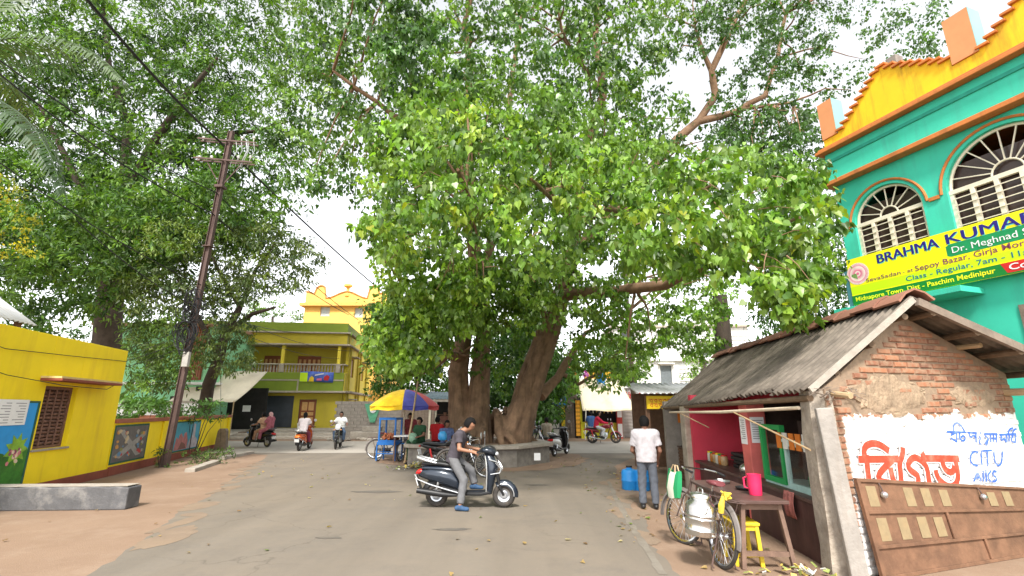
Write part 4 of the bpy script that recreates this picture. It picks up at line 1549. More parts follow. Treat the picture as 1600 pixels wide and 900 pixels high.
case_frame(-0.95, 0.1, 0.05, 0, 0.03, 0.62, 0.05, M_mintenamel)
case_frame(0.2, 0.85, 0.05, 0, 0.03, 0.85, 0.07, M_green)
MB().box(-0.95, 0.85, -0.5, 0.08, 0, 0.03).build('base_board', M_mintenamel, SC, smooth=0)
MB().box(-0.98, 0.18, 0.03, 0.08, 0.62, 0.66).build('top_rail', M_mintenamel, SC, smooth=0)
MB().box(-0.95, 0.85, -0.52, -0.5, 0.03, 0.9).build('back_board', mat('case_back', (0.06, 0.035, 0.028)), SC, smooth=0)
for x0, x1, z1 in ((-0.92, 0.07, 0.58), (0.24, 0.81, 0.8)):
    g = bpy.data.materials.get('case_glass')
    if g is None:
        g = bpy.data.materials.new('case_glass')
        g.use_nodes = True
        nn, ll = g.node_tree.nodes, g.node_tree.links
        gl = nn.new('ShaderNodeBsdfGlossy')
        gl.inputs['Roughness'].default_value = 0.05
        tp = nn.new('ShaderNodeBsdfTransparent')
        ms = nn.new('ShaderNodeMixShader')
        ms.inputs[0].default_value = 0.12
        ll.new(tp.outputs[0], ms.inputs[1])
        ll.new(gl.outputs[0], ms.inputs[2])
        ll.new(ms.outputs[0], nn['Material Output'].inputs['Surface'])
    MB().box(x0, x1, 0.045, 0.05, 0.05, z1).build('pane', g, SC, smooth=0)
rg = random.Random(8)
M_pack = [mat('packet_orange', (0.6, 0.17, 0.02)), mat('packet_red', (0.5, 0.03, 0.03)), mat('packet_white', (0.65, 0.63, 0.58)), mat('packet_yellow', (0.65, 0.45, 0.05)), mat('packet_green', (0.05, 0.25, 0.08))]
k = 0
for x in np.arange(-0.8, 0.05, 0.2):
    o = MB().box(x, x + 0.12, -0.3, -0.2, 0.03, 0.03 + rg.uniform(0.12, 0.22)).build('snack_packet', M_pack[k % 5], None, smooth=0, bevel=0.01)
    o.matrix_world = Matrix.Translation(fp(1.35, 0.25, 0.71)) @ Matrix.Rotation(math.atan2(FV.y, FV.x), 4, 'Z')
    tag(o, 'small snack packet standing inside the glazed display case', 'packet', 'packets in the display case')
    k += 1
shelf = fbox(MB(), 0.8, 2.4, 1.35, 1.745, 1.25, 1.28).build('shelf', M_wood, HUT, smooth=0)
for i in range(12):
    t = 0.85 + i * 0.125
    o = fbox(MB(), t, t + 0.10, 1.42, 1.55, 1.282, 1.282 + rg.uniform(0.12, 0.25)).build('shelf_packet', M_pack[i % 5], None, smooth=0)
    tag(o, 'coloured packet on the dark shelf behind the display case', 'packet', 'packets on the back shelf')
# strip of orange sachets hanging over the case
for i in range(5):
    t = 0.75 + i * 0.19
    o = fbox(MB(), t, t + 0.13, 0.16, 0.175, 1.24, 1.46).build('hanging_sachet', M_pack[0 if i % 3 else 2], None, smooth=0)
    tag(o, 'orange and white sachet hanging above the display case', 'sachet', 'sachets hanging over the counter')
no = fbox(MB(), 2.62, 2.86, 0.105, 0.118, 1.22, 1.66).build('notice_sheet', M_paper, None, smooth=0)
tag(no, 'white printed notice on the road side of the salmon pier', 'notice')
nl = MB()
for r in range(10):
    fbox(nl, 2.65, 2.83 - (r % 3) * 0.03, 0.1025, 0.1045, 1.60 - r * 0.033, 1.612 - r * 0.033)
nl.build('print_lines', M_ink, no, smooth=0)

no = fbox(MB(), 2.535, 2.548, 0.16, 0.38, 1.25, 1.66).build('notice_sheet', M_paper, None, smooth=0)
tag(no, 'white printed notice on the near face of the salmon pier', 'notice')
nl = MB()
for r in range(9):
    fbox(nl, 2.531, 2.5345, 0.18, 0.36 - (r % 3) * 0.03, 1.60 - r * 0.036, 1.612 - r * 0.036)
nl.build('print_lines', M_ink, no, smooth=0)

# leaning rusty door sheet with pasted labels
DR = thing('rusty_door', 'rusty brown panelled door leaning against the white gable wall', 'door', (0, 0, 0), 0)


def dp(u, v, o=0.0):
    """u along the door, v up its slope, o off its face"""
    base = GO + GU * (0.02 + u) + GN * 0.15
    tip = Vector((0, 0, 0.93)) - GN * 0.095
    s_ = tip.normalized()
    n_ = GU.cross(s_).normalized()
    if n_.dot(GN) < 0:
        n_ = -n_
    return base + s_ * v + n_ * o + GU * (-0.03 * v) + Vector((0, 0, -0.082 * u * (v / 1.03)))


def dbox(mb_, u0, u1, v0, v1, o0, o1):
    vs = [dp(u, v, o) for u in (u0, u1) for v in (v0, v1) for o in (o0, o1)]
    return mb_.add(vs, [(0, 1, 3, 2), (4, 6, 7, 5), (0, 4, 5, 1), (2, 3, 7, 6), (0, 2, 6, 4), (1, 5, 7, 3)])


dbox(MB(), 0, 3.3, 0, 1.03, -0.02, 0.0).build('sheet', M_rust, DR, smooth=0)
for (u0, u1, v0, v1) in ((0, 0.05, 0, 1.03), (0.051, 3.3, 0.99, 1.03), (0.051, 3.3, 0.655, 0.69), (0.051, 3.3, 0.30, 0.335), (0.051, 3.3, 0.0, 0.04), (1.36, 1.40, 0.336, 0.654), (1.9, 1.94, 0.041, 0.299)):
    dbox(MB(), u0, u1, v0, v1, 0.001, 0.022).build('batten', M_rust, DR, smooth=0, bevel=0.004)
for (u, v, h_) in ((0.13, 0.73, 0.22), (0.75, 0.73, 0.22), (1.05, 0.73, 0.22), (1.38, 0.73, 0.21), (2.3, 0.73, 0.2), (2.62, 0.73, 0.22), (0.16, 0.37, 0.24), (0.5, 0.37, 0.24), (0.83, 0.37, 0.24), (1.12, 0.37, 0.23)):
    dbox(MB(), u, u + 0.16, v, v + h_, 0.0012, 0.003).build('pasted_label', M_oldpaper, DR, smooth=0)
for u in (0.36, 2.15):
    MB().lathe([(0.0, 0), (0.035, 0.005), (0.04, 0.02), (0.03, 0.04), (0.0, 0.05)], 10, Matrix.Translation(dp(u, 0.86, 0.02)) @ Matrix.Rotation(math.pi / 2, 4, 'X')).build('padlock', M_steel, DR)
    MB().tube([dp(u, 0.86, 0.03), dp(u - 0.02, 0.93, 0.035), dp(u - 0.01, 1.0, 0.01)], 0.008, 6).build('hasp', M_iron, DR)
# ------------------------------------------------------------------ olive two-storey house across the road
OH = thing('olive_house', 'olive and yellow two-storey house with balustraded balcony across the road', 'house', (-12.4, 36, 0), math.radians(7))
L0 = -10.4
g = MB()
wall_panel(g, L0, 0, 0.0, 2.95, 0.55, 0.8, [(-5.75, -3.35, 0.52, 2.75), (-2.95, -1.75, 0.52, 2.5)])
g.build('ground_floor_wall', M_olive, OH, smooth=0)
g = MB()
wall_panel(g, L0, 0, 3.1, 6.35, 1.25, 1.45, [(-8.6, -7.9, 3.3, 5.6), (-6.0, -4.8, 3.3, 5.7), (-5.0 + 1.4, -1.9, 3.3, 5.7)])
g.build('upper_wall', M_olive, OH, smooth=0)
g = MB()
wall_panel(g, 0.8, 11.0, 0.0, 7.2, -0.2, 0.0, [(2.0, 3.0, 4.2, 5.6), (2.0, 2.9, 1.5, 2.4), (6.5, 7.5, 4.2, 5.6)])
o = g.build('side_wall', M_lemon, OH, smooth=0)
o.rotation_euler = (0, 0, math.pi / 2)
MB().box(L0, -0.21, 10.8, 11, 0, 7.2).box(L0, L0 + 0.2, 0.81, 10.79, 0, 7.2).build('rear_wall', M_olive, OH, smooth=0)
MB().box(L0 - 0.2, 0.35, 0.0, 11.0, 2.953, 3.09).build('floor_slab', M_slabedge, OH, smooth=0, bevel=0.02)
fa = MB().box(L0 - 0.1, 0.1, 0.05, 0.2, 3.093, 4.40)
fa.build('balcony_fascia', M_oliveg, OH, smooth=0)
MB().box(L0 - 0.1, 0.12, 0.02, 0.048, 3.80, 3.90).box(-3.1, -3.0, 0.02, 0.048, 3.093, 3.799).build('fascia_band', M_slabedge, OH, smooth=0)
MB().box(0.02, 0.16, 0.21, 1.2, 3.093, 4.40).build('balcony_return', M_lemon, OH, smooth=0)
MB().box(L0 - 0.1, 0.2, 0.0, 0.22, 4.93, 5.03).box(0.0, 0.2, 0.23, 1.2, 4.93, 5.03).build('handrail', M_slabedge, OH, smooth=0, bevel=0.02)
bal = MB()
x = L0 + 0.1
while x < 0.05:
    bal.lathe([(0.05, 4.402), (0.03, 4.5), (0.065, 4.62), (0.03, 4.8), (0.05, 4.929)], 6, Matrix.Translation((x, 0.11, 0)))
    x += 0.21
tag(bal.build('balusters', M_slabedge, OH), kind='stuff')
for x in (-8.4, -4.3, -0.35):
    MB().box(x - 0.11, x + 0.11, 0.02, 0.24, 5.031, 6.34).build('column', M_lemon, OH, smooth=0)
    MB().box(x - 0.16, x + 0.16, -0.01, 0.215, 4.402, 4.929).build('rail_post', M_slabedge, OH, smooth=0)
MB().box(L0 - 0.3, 0.45, -0.15, 11.1, 6.353, 6.47).build('roof_slab', M_slabedge, OH, smooth=0, bevel=0.02)
MB().box(L0 - 0.1, 0.15, 0.05, 0.25, 6.473, 7.25).box(-0.05, 0.15, 0.26, 11.0, 6.473, 7.25).build('frieze', M_olive, OH, smooth=0)
MB().box(L0 - 0.3, 0.4, -0.12, 11.1, 7.253, 7.36).build('cornice', M_slabedge, OH, smooth=0, bevel=0.02)
MB().box(L0 - 0.1, 0.15, 0.05, 0.25, 7.363, 8.05).box(-0.05, 0.15, 0.26, 11.0, 7.363, 8.0).build('parapet', M_oliveg, OH, smooth=0)
MB().box(-5.75, -3.35, 0.62, 0.66, 0.52, 2.75).build('shop_shutter', M_shutter, OH, smooth=0)


def panel_door(par, x0, x1, z0, z1, y, nm='door'):
    d = MB().box(x0, x1, y, y + 0.05, z0, z1).build(nm, M_woodred, par, smooth=0)
    w_, h_ = (x1 - x0), (z1 - z0)
    for (a, b, c_, e_) in ((0.12, 0.46, 0.62, 0.93), (0.54, 0.88, 0.62, 0.93), (0.12, 0.88, 0.44, 0.56), (0.12, 0.46, 0.07, 0.38), (0.54, 0.88, 0.07, 0.38)):
        MB().box(x0 + a * w_, x0 + b * w_, y - 0.012, y - 0.001, z0 + c_ * h_, z0 + e_ * h_).build('panel', M_woodpanel, d, smooth=0)
    return d


def slat_door(par, x0, x1, z0, z1, y, n):
    d = MB().box(x0, x1, y, y + 0.05, z0, z1).build('shutter_door', M_woodred, par, smooth=0)
    w_ = (x1 - x0) / n
    for k in range(n):
        MB().box(x0 + (k + 0.25) * w_, x0 + (k + 0.75) * w_, y - 0.012, y - 0.001, z0 + 0.1, z1 - 0.25).build('panel', M_woodpanel, d, smooth=0)


panel_door(OH, -2.9, -1.8, 0.52, 2.45, 0.62)
MB().box(-2.95, -2.901, 0.56, 0.72, 0.52, 2.5).box(-1.799, -1.75, 0.56, 0.72, 0.52, 2.5).box(-2.901, -1.799, 0.56, 0.72, 2.451, 2.5).build('door_frame', M_wood, OH, smooth=0)
slat_door(OH, -8.55, -7.95, 3.3, 5.6, 1.33, 2)
slat_door(OH, -6.0, -4.8, 3.3, 5.7, 1.33, 4)
slat_door(OH, -3.6, -1.9, 3.3, 5.7, 1.33, 5)
for (y0, y1, z0, z1) in ((2.0, 3.0, 4.2, 5.6), (6.5, 7.5, 4.2, 5.6), (2.0, 2.9, 1.5, 2.4)):
    wv = MB().box(0.06, 0.1, y0, y1, z0, z1).build('window', M_woodred, OH, smooth=0)
    for k in range(3):
        MB().box(0.101, 0.112, y0 + 0.08 + k * 0.3, y0 + 0.28 + k * 0.3, z0 + 0.1, z1 - 0.1).build('panel', M_woodpanel, wv, smooth=0)
    MB().box(0.2, 0.65, y0 - 0.2, y1 + 0.2, z1 + 0.08, z1 + 0.16).build('sunshade', M_slabedge, OH, smooth=0)
MB().box(0.201, 0.45, 0.8, 11.0, 3.0, 3.12).build('side_ledge', M_slabedge, OH, smooth=0)
for y in (1.1, 4.3, 5.4, 8.6):
    MB().tube([(0.29, y, 0.2), (0.29, y, 2.98)], 0.07, 8).tube([(0.29, y, 3.14), (0.29, y, 6.3)], 0.07, 8).build('drain_pipe', M_olive, OH)
# printed cloth banner on the balcony
bn = MB().grid(lambda u, v: (-2.95 + u * 2.35 - 0.0, -0.02 + 0.02 * math.sin(u * 9), 3.72 + v * 0.72 + 0.03 * math.sin(u * 5)), 14, 3)
bo = bn.build('balcony_banner', mat('banner_violet_blue', (0.07, 0.13, 0.50), 0.6, 0.5, 1.6, dirt=(0.45, 0.55, 0.75), dirt_amt=0.7), None, smooth=50, solid=0.008)
bo.matrix_world = Matrix.Translation((-12.4, 36, 0)) @ Matrix.Rotation(math.radians(7), 4, 'Z')
tag(bo, 'small printed blue banner hanging on the olive house balcony', 'banner')
for nm, pl, mm in (('lime_field', [(-2.93, 3.74), (-2.4, 3.74), (-2.4, 4.38), (-2.93, 4.38)], M_limesign), ('yellow_arch', [(-2.3, 3.75), (-1.95, 3.75), (-1.95, 4.0), (-2.1, 4.15), (-2.25, 4.02)], M_signyel),
                   ('red_mark', [(-1.25, 3.85), (-0.95, 3.82), (-0.85, 4.1), (-1.05, 4.22), (-1.25, 4.1)], M_signred), ('pale_script', [(-1.9, 4.15), (-1.3, 4.28), (-1.3, 4.36), (-1.9, 4.24)], M_signwhite), ('pink_script', [(-1.75, 3.82), (-1.4, 3.82), (-1.4, 4.0), (-1.75, 3.95)], M_logo)):
    MB().add([(x_, -0.052, z_) for x_, z_ in pl], [tuple(range(len(pl)))]).build(nm, mm, bo, smooth=0)
# long steps in front of the house
ST = thing('house_steps', 'long worn concrete steps in front of the olive house', 'steps', (-12.4, 36, 0), math.radians(7))
for i, (y0, z1) in enumerate(((-4.6, 0.17), (-3.6, 0.34), (-2.4, 0.51))):
    MB().box(L0 - 2, 1.0 - i * 0.3, y0, 0.5 if i == 2 else (-3.6, -2.4)[i], 0, z1).build('step', M_cement_l, ST, smooth=0, bevel=0.03)
MB().add([(-7.0, -5.6, 0.02), (-5.6, -5.6, 0.02), (-5.2, -2.6, 0.53), (-6.2, -2.6, 0.53), (-7.0, -5.6, 0.0), (-5.6, -5.6, 0.0), (-5.2, -2.6, 0.0), (-6.2, -2.6, 0.0)], [(0, 1, 2, 3), (0, 4, 5, 1), (1, 5, 6, 2), (3, 2, 6, 7), (0, 3, 7, 4)]).build('ramp', M_cement_l, ST, smooth=0)
bk = MB().lathe([(0.15, 0), (0.2, 0.4), (0.21, 0.4), (0.19, 0.4), (0.14, 0.03), (0, 0.03)], 14).build('bucket', M_white)
bk.location = (-14.0, 33.4, 0.51)
tag(bk, 'pale plastic bucket on the steps beside the panelled door', 'bucket')

# ------------------------------------------------------------------ orange-tan house behind it
TA = thing('tan_house', 'orange tan house with scalloped parapet behind the olive house', 'house', (0, 0, 0), 0)
YB = 50.0
kx = lambda px: AT(px, 500, YB).x
kz = lambda py: AT(530, py, YB).z
x0, x1 = kx(474), kx(604)
mb = MB()
wall_panel(mb, x0, x1, 0, kz(479), YB, YB + 0.3, [(kx(499), kx(514), kz(494), kz(476.5 + 3)), (kx(553), kx(566), kz(496), kz(480.5)), (kx(580), kx(592), kz(500), kz(481))])
mb.box(x0, x0 + 0.3, YB + 0.3, YB + 9, 0, kz(479)).box(x1 - 0.3, x1, YB + 0.3, YB + 9, 0, kz(479)).box(x0 + 0.3, x1 - 0.3, YB + 8.7, YB + 9, 0, kz(479))
mb.build('wall', M_tan, TA, smooth=0)
MB().box(x0 - 0.4, x1 + 0.4, YB - 0.5, YB + 9, kz(479) + 0.003, kz(474)).build('cornice', mat('tan_cornice', (0.72, 0.40, 0.10)), TA, smooth=0)
prof = []
for k in range(41):
    u = k / 40
    z = kz(474) + 0.9 + 0.35 * math.cos(u * 4 * math.pi)
    for c_ in (0.18, 0.83):
        d = abs(u - c_)
        if d < 0.07:
            z = max(z, kz(474) + 1.2 + math.sqrt(max(0, 0.07 ** 2 - d * d)) * 10)
    prof.append((x0 + (x1 - x0) * u, z))
MB().prism([(x0, kz(474) + 0.005)] + prof + [(x1, kz(474) + 0.005)], frame_M((0, YB, 0), (1, 0, 0), (0, 0, 1)), -0.25).build('scalloped_parapet', M_tan, TA, smooth=0)
MB().tube([(a, YB - 0.02, b + 0.03) for a, b in prof], 0.09, 6).build('parapet_rim', mat('tan_rim', (0.50, 0.24, 0.08)), TA)
MB().lathe([(0.3, 0), (0.3, 0.2), (0.18, 0.3), (0.18, 0.9), (0.45, 1.05), (0.45, 1.25), (0, 1.25)], 12, Matrix.Translation(((x0 + x1) / 2, YB + 0.15, kz(474) + 0.8))).build('urn', M_tan, TA)
for (a, b, c_, e_) in ((499, 514, 494, 479.5), (553, 566, 496, 480.5), (580, 592, 500, 481)):
    MB().box(kx(a), kx(b), YB + 0.15, YB + 0.2, kz(c_), kz(e_)).build('window', mat('pale_window', (0.45, 0.5, 0.5), 0.3), TA, smooth=0)

# ------------------------------------------------------------------ mint house behind the wall
MH = thing('mint_house', 'pale mint green house half hidden behind the roadside trees', 'house', (-26.5, 31, 0), math.radians(4))
mb = MB()
wall_panel(mb, 0, 7.6, 0, 7.0, 0, 0.25, [(0.8, 2.0, 4.4, 5.9), (3.1, 4.2, 4.3, 5.9), (1.0, 2.4, 0.6, 2.4), (5.0, 6.0, 1.2, 2.6)])
mb.box(7.35, 7.6, 0.25, 8, 0, 7.0).box(0, 0.25, 0.25, 8, 0, 7.0).box(0.25, 7.35, 7.75, 8, 0, 7)
mb.build('wall', M_mint, MH, smooth=0)
MB().box(5.9, 6.7, -0.12, -0.002, 3.6, 7.05).build('brown_screen', M_woodred, MH, smooth=0)
for k in range(6):
    MB().box(5.95 + k * 0.125, 6.02 + k * 0.125, -0.15, -0.121, 3.7, 6.95).build('louvre', mat('louvre_brown', (0.33, 0.14, 0.08)), MH, smooth=0)
MB().box(-0.3, 7.9, -0.6, 8.2, 3.3, 3.45).build('ledge', M_white, MH, smooth=0)
MB().box(-0.3, 7.9, -0.4, 8.2, 7.003, 7.18).build('roof_slab', mat('brown_roof_edge', (0.35, 0.2, 0.13)), MH, smooth=0)
for (a, b, c_, e_) in ((0.8, 2.0, 4.4, 5.9), (3.1, 4.2, 4.3, 5.9), (1.0, 2.4, 0.6, 2.4), (5.0, 6.0, 1.2, 2.6)):
    MB().box(a, b, 0.12, 0.17, c_, e_).build('window', mat('window_brown', (0.13, 0.09, 0.07), 0.4), MH, smooth=0)
WW = thing('white_low_wall', 'low whitewashed wall in front of the mint house', 'wall', (-24.5, 27.5, 0), math.radians(5))
MB().box(0, 7.5, 0, 0.2, 0, 2.15).build('wall', M_white, WW, smooth=0)
MB().box(-0.05, 7.55, -0.06, 0.26, 2.153, 2.26).build('coping', M_cement_l, WW, smooth=0)

# ------------------------------------------------------------------ roadside shop with cream awning, left of the olive house
SH = thing('awning_shop', 'dark open shop under a cream canvas awning beside the olive house', 'shop', (-16.7, 31.5, 0), math.radians(5))
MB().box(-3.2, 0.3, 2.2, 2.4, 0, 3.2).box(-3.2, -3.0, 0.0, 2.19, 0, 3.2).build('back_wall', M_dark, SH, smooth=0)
aw = MB().grid(lambda u, v: (-3.4 + u * 3.9 - v * 0.9 + 0.0, 1.3 - v * 2.1, 4.25 - v * 2.0 - 0.12 * math.sin(math.pi * v) + 0.03 * math.sin(u * 12)), 14, 6)
aw.build('awning', M_tarp, SH, smooth=60, solid=0.01)
for x in (-4.2, -0.45):
    MB().tube([(x, -0.78, 0), (x, -0.78, 2.3)], 0.03, 6).build('awning_pole', M_bamboo, SH)
rg = random.Random(12)
for k in range(9):
    o = MB().obox((0, 0, 0.2), (rg.uniform(0.3, 0.6), 0.35, 0.4), (0, 0, rg.uniform(-0.4, 0.4))).build('goods_crate', [M_blueplastic, M_pack[2], M_plasticgreen, M_woodgrey][k % 4], None, smooth=0, bevel=0.02)
    o.location = (-19.6 + k * 0.36, 32.4 + rg.uniform(-0.3, 0.3), 0.02 if k % 2 else 0.42)
    if k % 2 == 0:
        o.location.z = 0.02
    tag(o, ['blue goods crate', 'white goods sack', 'green goods crate', 'grey wooden crate'][k % 4] + ' on the ground under the cream awning', 'crate', 'goods under the cream awning')
PS = MB().box(-0.25, 0.25, 0, 0.05, 0.9, 1.3).build('paper_rack', M_paper)
PS.location = (-17.6, 33.2, 0.75)
tag(PS, 'white paper rack hanging beside the dark awning shop', 'rack')

# ------------------------------------------------------------------ block wall and plank shack behind the umbrella
BKW = thing('block_wall', 'weathered grey block wall right of the olive house', 'wall', (-11.6, 33.4, 0), math.radians(2))
rg = random.Random(31)
bl = [MB().box(0, 0.42, 0, 0.2, 0, 0.2).mesh('block', M_block, 0)]
for r in range(11):
    xx = 0.0 if r % 2 else -0.2
    while xx < 4.4 - 0.02 * r:
        o = link(bpy.data.objects.new('block', bl[0]), BKW)
        o.location = (xx + rg.uniform(-0.004, 0.004), rg.uniform(-0.012, 0.012), r * 0.212)
        xx += 0.435
MB().box(-0.1, 4.6, 0.06, 0.15, 0, 2.32).build('mortar_core', M_cement, BKW, smooth=0)
fg = MB().add([(1.75, -0.04, 2.15), (2.9, -0.04, 2.2), (2.5, -0.09, 0.95), (2.2, -0.09, 0.95)], [(0, 1, 2, 3)]).build('pennant', mat('pennant_green', (0.10, 0.34, 0.20), 0.7, 0.3, 4), None, smooth=0, solid=0.01)
fg.matrix_world = Matrix.Translation((-11.6, 33.4, 0)) @ Matrix.Rotation(math.radians(2), 4, 'Z')
tag(fg, 'green pennant with a white device hung on the block wall', 'flag')
MB().lathe([(0.13, 0), (0.2, 0), (0.2, 0.01), (0.13, 0.01)], 18, frame_M((2.35, -0.115, 1.75), (1, 0, 0), (0, 0, 1))).build('ring_device', M_signwhite, fg, smooth=0)
PK = thing('plank_shack', 'grey weathered plank shack behind the striped umbrella', 'shack', (-7.2, 32.6, 0), 0)
for k in range(16):
    rgk = random.Random(k)
    MB().box(k * 0.22, k * 0.22 + 0.205, 0, 0.03 + rgk.uniform(0, 0.02), rgk.uniform(0, 0.06), 2.5 + rgk.uniform(-0.15, 0.15)).build('plank', M_woodgrey, PK, smooth=0)
MB().box(-0.1, 3.7, -0.02, -0.001, 1.85, 1.95).build('batten', M_woodgrey, PK, smooth=0)
MB().box(0, 3.5, 0.06, 2.5, 0, 2.3).build('core', M_dark, PK, smooth=0)
corrugated('roof_sheet', (-0.2, 2.7, 2.9), (-0.2, -0.5, 2.55), (3.8, 2.7, 2.9), (3.8, -0.5, 2.55), M_asbestos, PK, 24, 0.025, 2)
stn = []
for k in range(16):
    rgk = random.Random(k + 70)
    bm0 = bmesh.new()
    bmesh.ops.create_icosphere(bm0, subdivisions=1, radius=1)
    for v in bm0.verts:
        v.co *= rgk.uniform(0.7, 1.1)
    bmesh.ops.scale(bm0, vec=(rgk.uniform(0.15, 0.35), rgk.uniform(0.15, 0.3), rgk.uniform(0.08, 0.16)), verts=bm0.verts)
    me = bpy.data.meshes.new('rubble_stone')
    bm0.to_mesh(me)
    bm0.free()
    me.materials.append(M_stone)
    o = link(bpy.data.objects.new('rubble_stone', me))
    o.location = (-11.0 + k * 0.33 + rgk.uniform(-0.1, 0.1), 30.2 + rgk.uniform(-0.4, 0.9), 0.06)
    tag(o, 'rough pale stone lying on the verge below the block wall', 'stone', 'rubble stones below the block wall')
MB_ = MB().box(-10.0, -8.2, 31.3, 32.6, 0, 0.45).box(-9.4, -8.3, 31.7, 32.5, 0.452, 0.75).build('stone_steps', M_cement_l, None, smooth=0, bevel=0.04)
tag(MB_, 'two broad grey stone steps in front of the block wall', 'steps')

# ------------------------------------------------------------------ tea stall behind the tree
TS = thing('tea_stall', 'open tea stall with grey sheet roof behind the tree trunk', 'stall', (-4.2, 26.5, 0), 0)
for x in (0.0, 2.6):
    for y in (-0.8, 1.2):
        MB().box(x - 0.05, x + 0.05, y - 0.05, y + 0.05, 0, 2.2).build('post', M_cream if x == 0 else M_bamboo, TS, smooth=0)
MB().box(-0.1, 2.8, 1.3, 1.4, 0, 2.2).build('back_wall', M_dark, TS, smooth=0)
MB().box(0.1, 2.6, -0.6, 0.0, 0.0, 0.85).build('counter', M_wood, TS, smooth=0, bevel=0.02)
MB().box(0.1, 2.6, 1.1, 1.28, 1.5, 1.54).build('shelf', M_wood, TS, smooth=0)
corrugated('roof_sheet', (-0.4, 1.6, 2.75), (-0.4, -1.3, 2.3), (3.0, 1.6, 2.75), (3.0, -1.3, 2.3), mat('blue_grey_tin', (0.12, 0.17, 0.19), 0.6, 0.2, 3), TS, 20, 0.02, 2)
MB().bar((-0.4, -1.25, 2.22), (3.0, -1.25, 2.22), 0.05, 0.12).build('fascia', M_cement_l, TS, smooth=0)

# ------------------------------------------------------------------ row of small shops, right background
YS = 33.0
BS = thing('blue_sign_shop', 'small shop with bright blue sign board behind the tree', 'shop', (0.95, YS, 0), 0)
MB().box(0, 2.5, 1.8, 1.9, 0, 2.6).box(0, 0.12, 0, 1.79, 0, 2.05).box(2.38, 2.5, 0, 1.79, 0, 2.05).build('wall', M_dark, BS, smooth=0)
MB().box(-0.02, 0.2, -0.06, -0.001, 0, 2.04).build('jamb', mat('shop_blue', (0.10, 0.33, 0.50)), BS, smooth=0)
MB().box(2.3, 2.52, -0.06, -0.001, 0, 2.04).build('jamb', M_signyel, BS, smooth=0)
sg = MB().box(-0.15, 2.6, -0.25, -0.1, 2.06, 2.66).build('sign_board', M_signblue, BS, smooth=0)
text_part('lettering', 'ME TO MALAMI', 0.32, M_signwhite, sg, frame_M((0.0, -0.256, 2.22), (1, 0, 0), (0, 0, 1)), 2.45, extrude=0.003, bold=0.01)
MB().box(0.3, 1.2, -0.2, 0.3, 0, 0.9).build('counter', M_cream, BS, smooth=0, bevel=0.02)
MB().box(1.0, 2.1, -0.3, 0.3, 0, 1.0).build('counter', mat('counter_white', (0.62, 0.6, 0.56)), BS, smooth=0, bevel=0.02)
GP = thing('grey_plank_gate', 'tall grey weathered plank gate between the two far shops', 'gate', (3.5, YS, 0), 0)
for k in range(4):
    MB().box(k * 0.2, k * 0.2 + 0.19, 0, 0.04, 0, 3.4 - 0.1 * (k % 2)).build('plank', M_woodgrey, GP, smooth=0)
YP = thing('yellow_shop', 'yellow counter shop under an orange and cream awning', 'shop', (4.1, YS - 0.6, 0), 0)
MB().box(0, 3.0, 1.8, 1.9, 0, 2.6).box(0.0, 0.1, 0.1, 1.79, 0, 2.4).build('wall', M_dark, YP, smooth=0)
for k in range(9):
    MB().box(0.02, 0.3, 0.03, 0.09, 0.15 + k * 0.25, 0.36 + k * 0.25).build('orange_louvre', mat('louvre_orange', (0.75, 0.36, 0.03)), YP, smooth=0)
MB().box(0.32, 1.5, -0.1, 0.6, 0, 1.0).build('counter', mat('lime_counter', (0.65, 0.60, 0.02), 0.6, 0.12, 4), YP, smooth=0, bevel=0.01)
MB().box(0.31, 0.42, 0.0, 0.1, 1.003, 2.3).build('jamb', MATS['lime_counter'], YP, smooth=0)
MB().box(1.52, 2.6, -0.05, 0.55, 0, 0.95).build('counter', M_olive, YP, smooth=0)
text_part('lettering', 'BOM', 0.32, mat('letter_dark_green', (0.02, 0.1, 0.05)), YP, frame_M((0.55, -0.104, 0.6), (1, 0, 0), (0, 0, 1)), 0.8, extrude=0.002, bold=0.01)
pp = MB().box(2.62, 2.95, -0.2, 0.1, 0, 2.4)
pp.build('red_pier', mat('pier_red', (0.5, 0.05, 0.04)), YP, smooth=0)
MB().box(2.64, 2.93, -0.215, -0.201, 0.1, 0.9).box(2.64, 2.93, -0.215, -0.201, 1.3, 1.75).build('pier_notice', M_paper, YP, smooth=0)
aw = MB().grid(lambda u, v: (0.25 + u * 2.7 + v * (0.0 + u * 0.75), 0.1 - v * 1.7, 3.75 - v * 2.05 - 0.35 * math.sin(math.pi * v) * 0.6 + 0.04 * math.sin(u * 10) * v), 14, 8)
aw.build('awning', mat('orange_cream_tarp', (0.80, 0.72, 0.52), 0.75, 0.05, 1, dirt=(0.80, 0.42, 0.10), dirt_amt=0.75), YP, smooth=60, solid=0.01)
MB().box(0.7, 2.5, 0.12, 0.2, 3.3, 4.2).build('sign_board', mat('sign_amber', (0.75, 0.42, 0.03)), YP, smooth=0)
for x in (0.35, 3.4):
    MB().tube([(x, -1.55, 0), (x + 0.1, -1.55, 1.85)], 0.035, 6).build('awning_pole', mat('pole_white', (0.6, 0.58, 0.5)), YP)
for k in range(7):
    o = MB().tube([(0, 0, 0), (0, 0, -0.12), (0.01, 0, -0.5)], [0.02, 0.05, 0.03], 6).build('hanging_packet_strip', M_pack[2 if k % 2 else 3])
    o.location = (5.0 + k * 0.24, YS - 0.5, 2.05)
    tag(o, 'strip of pale packets hanging in the yellow shop front', 'packets', 'packet strips in the yellow shop')
SS = thing('shuttered_shop', 'closed shop with grey roller shutter and red script sign', 'shop', (7.15, YS - 0.2, 0), 0)
MB().box(0, 0.12, 0, 2, 0, 3.3).box(2.7, 2.82, 0, 2, 0, 3.3).box(0.12, 2.7, 0.3, 0.4, 2.2, 3.3).build('wall', M_cement_l, SS, smooth=0)
sl = MB()
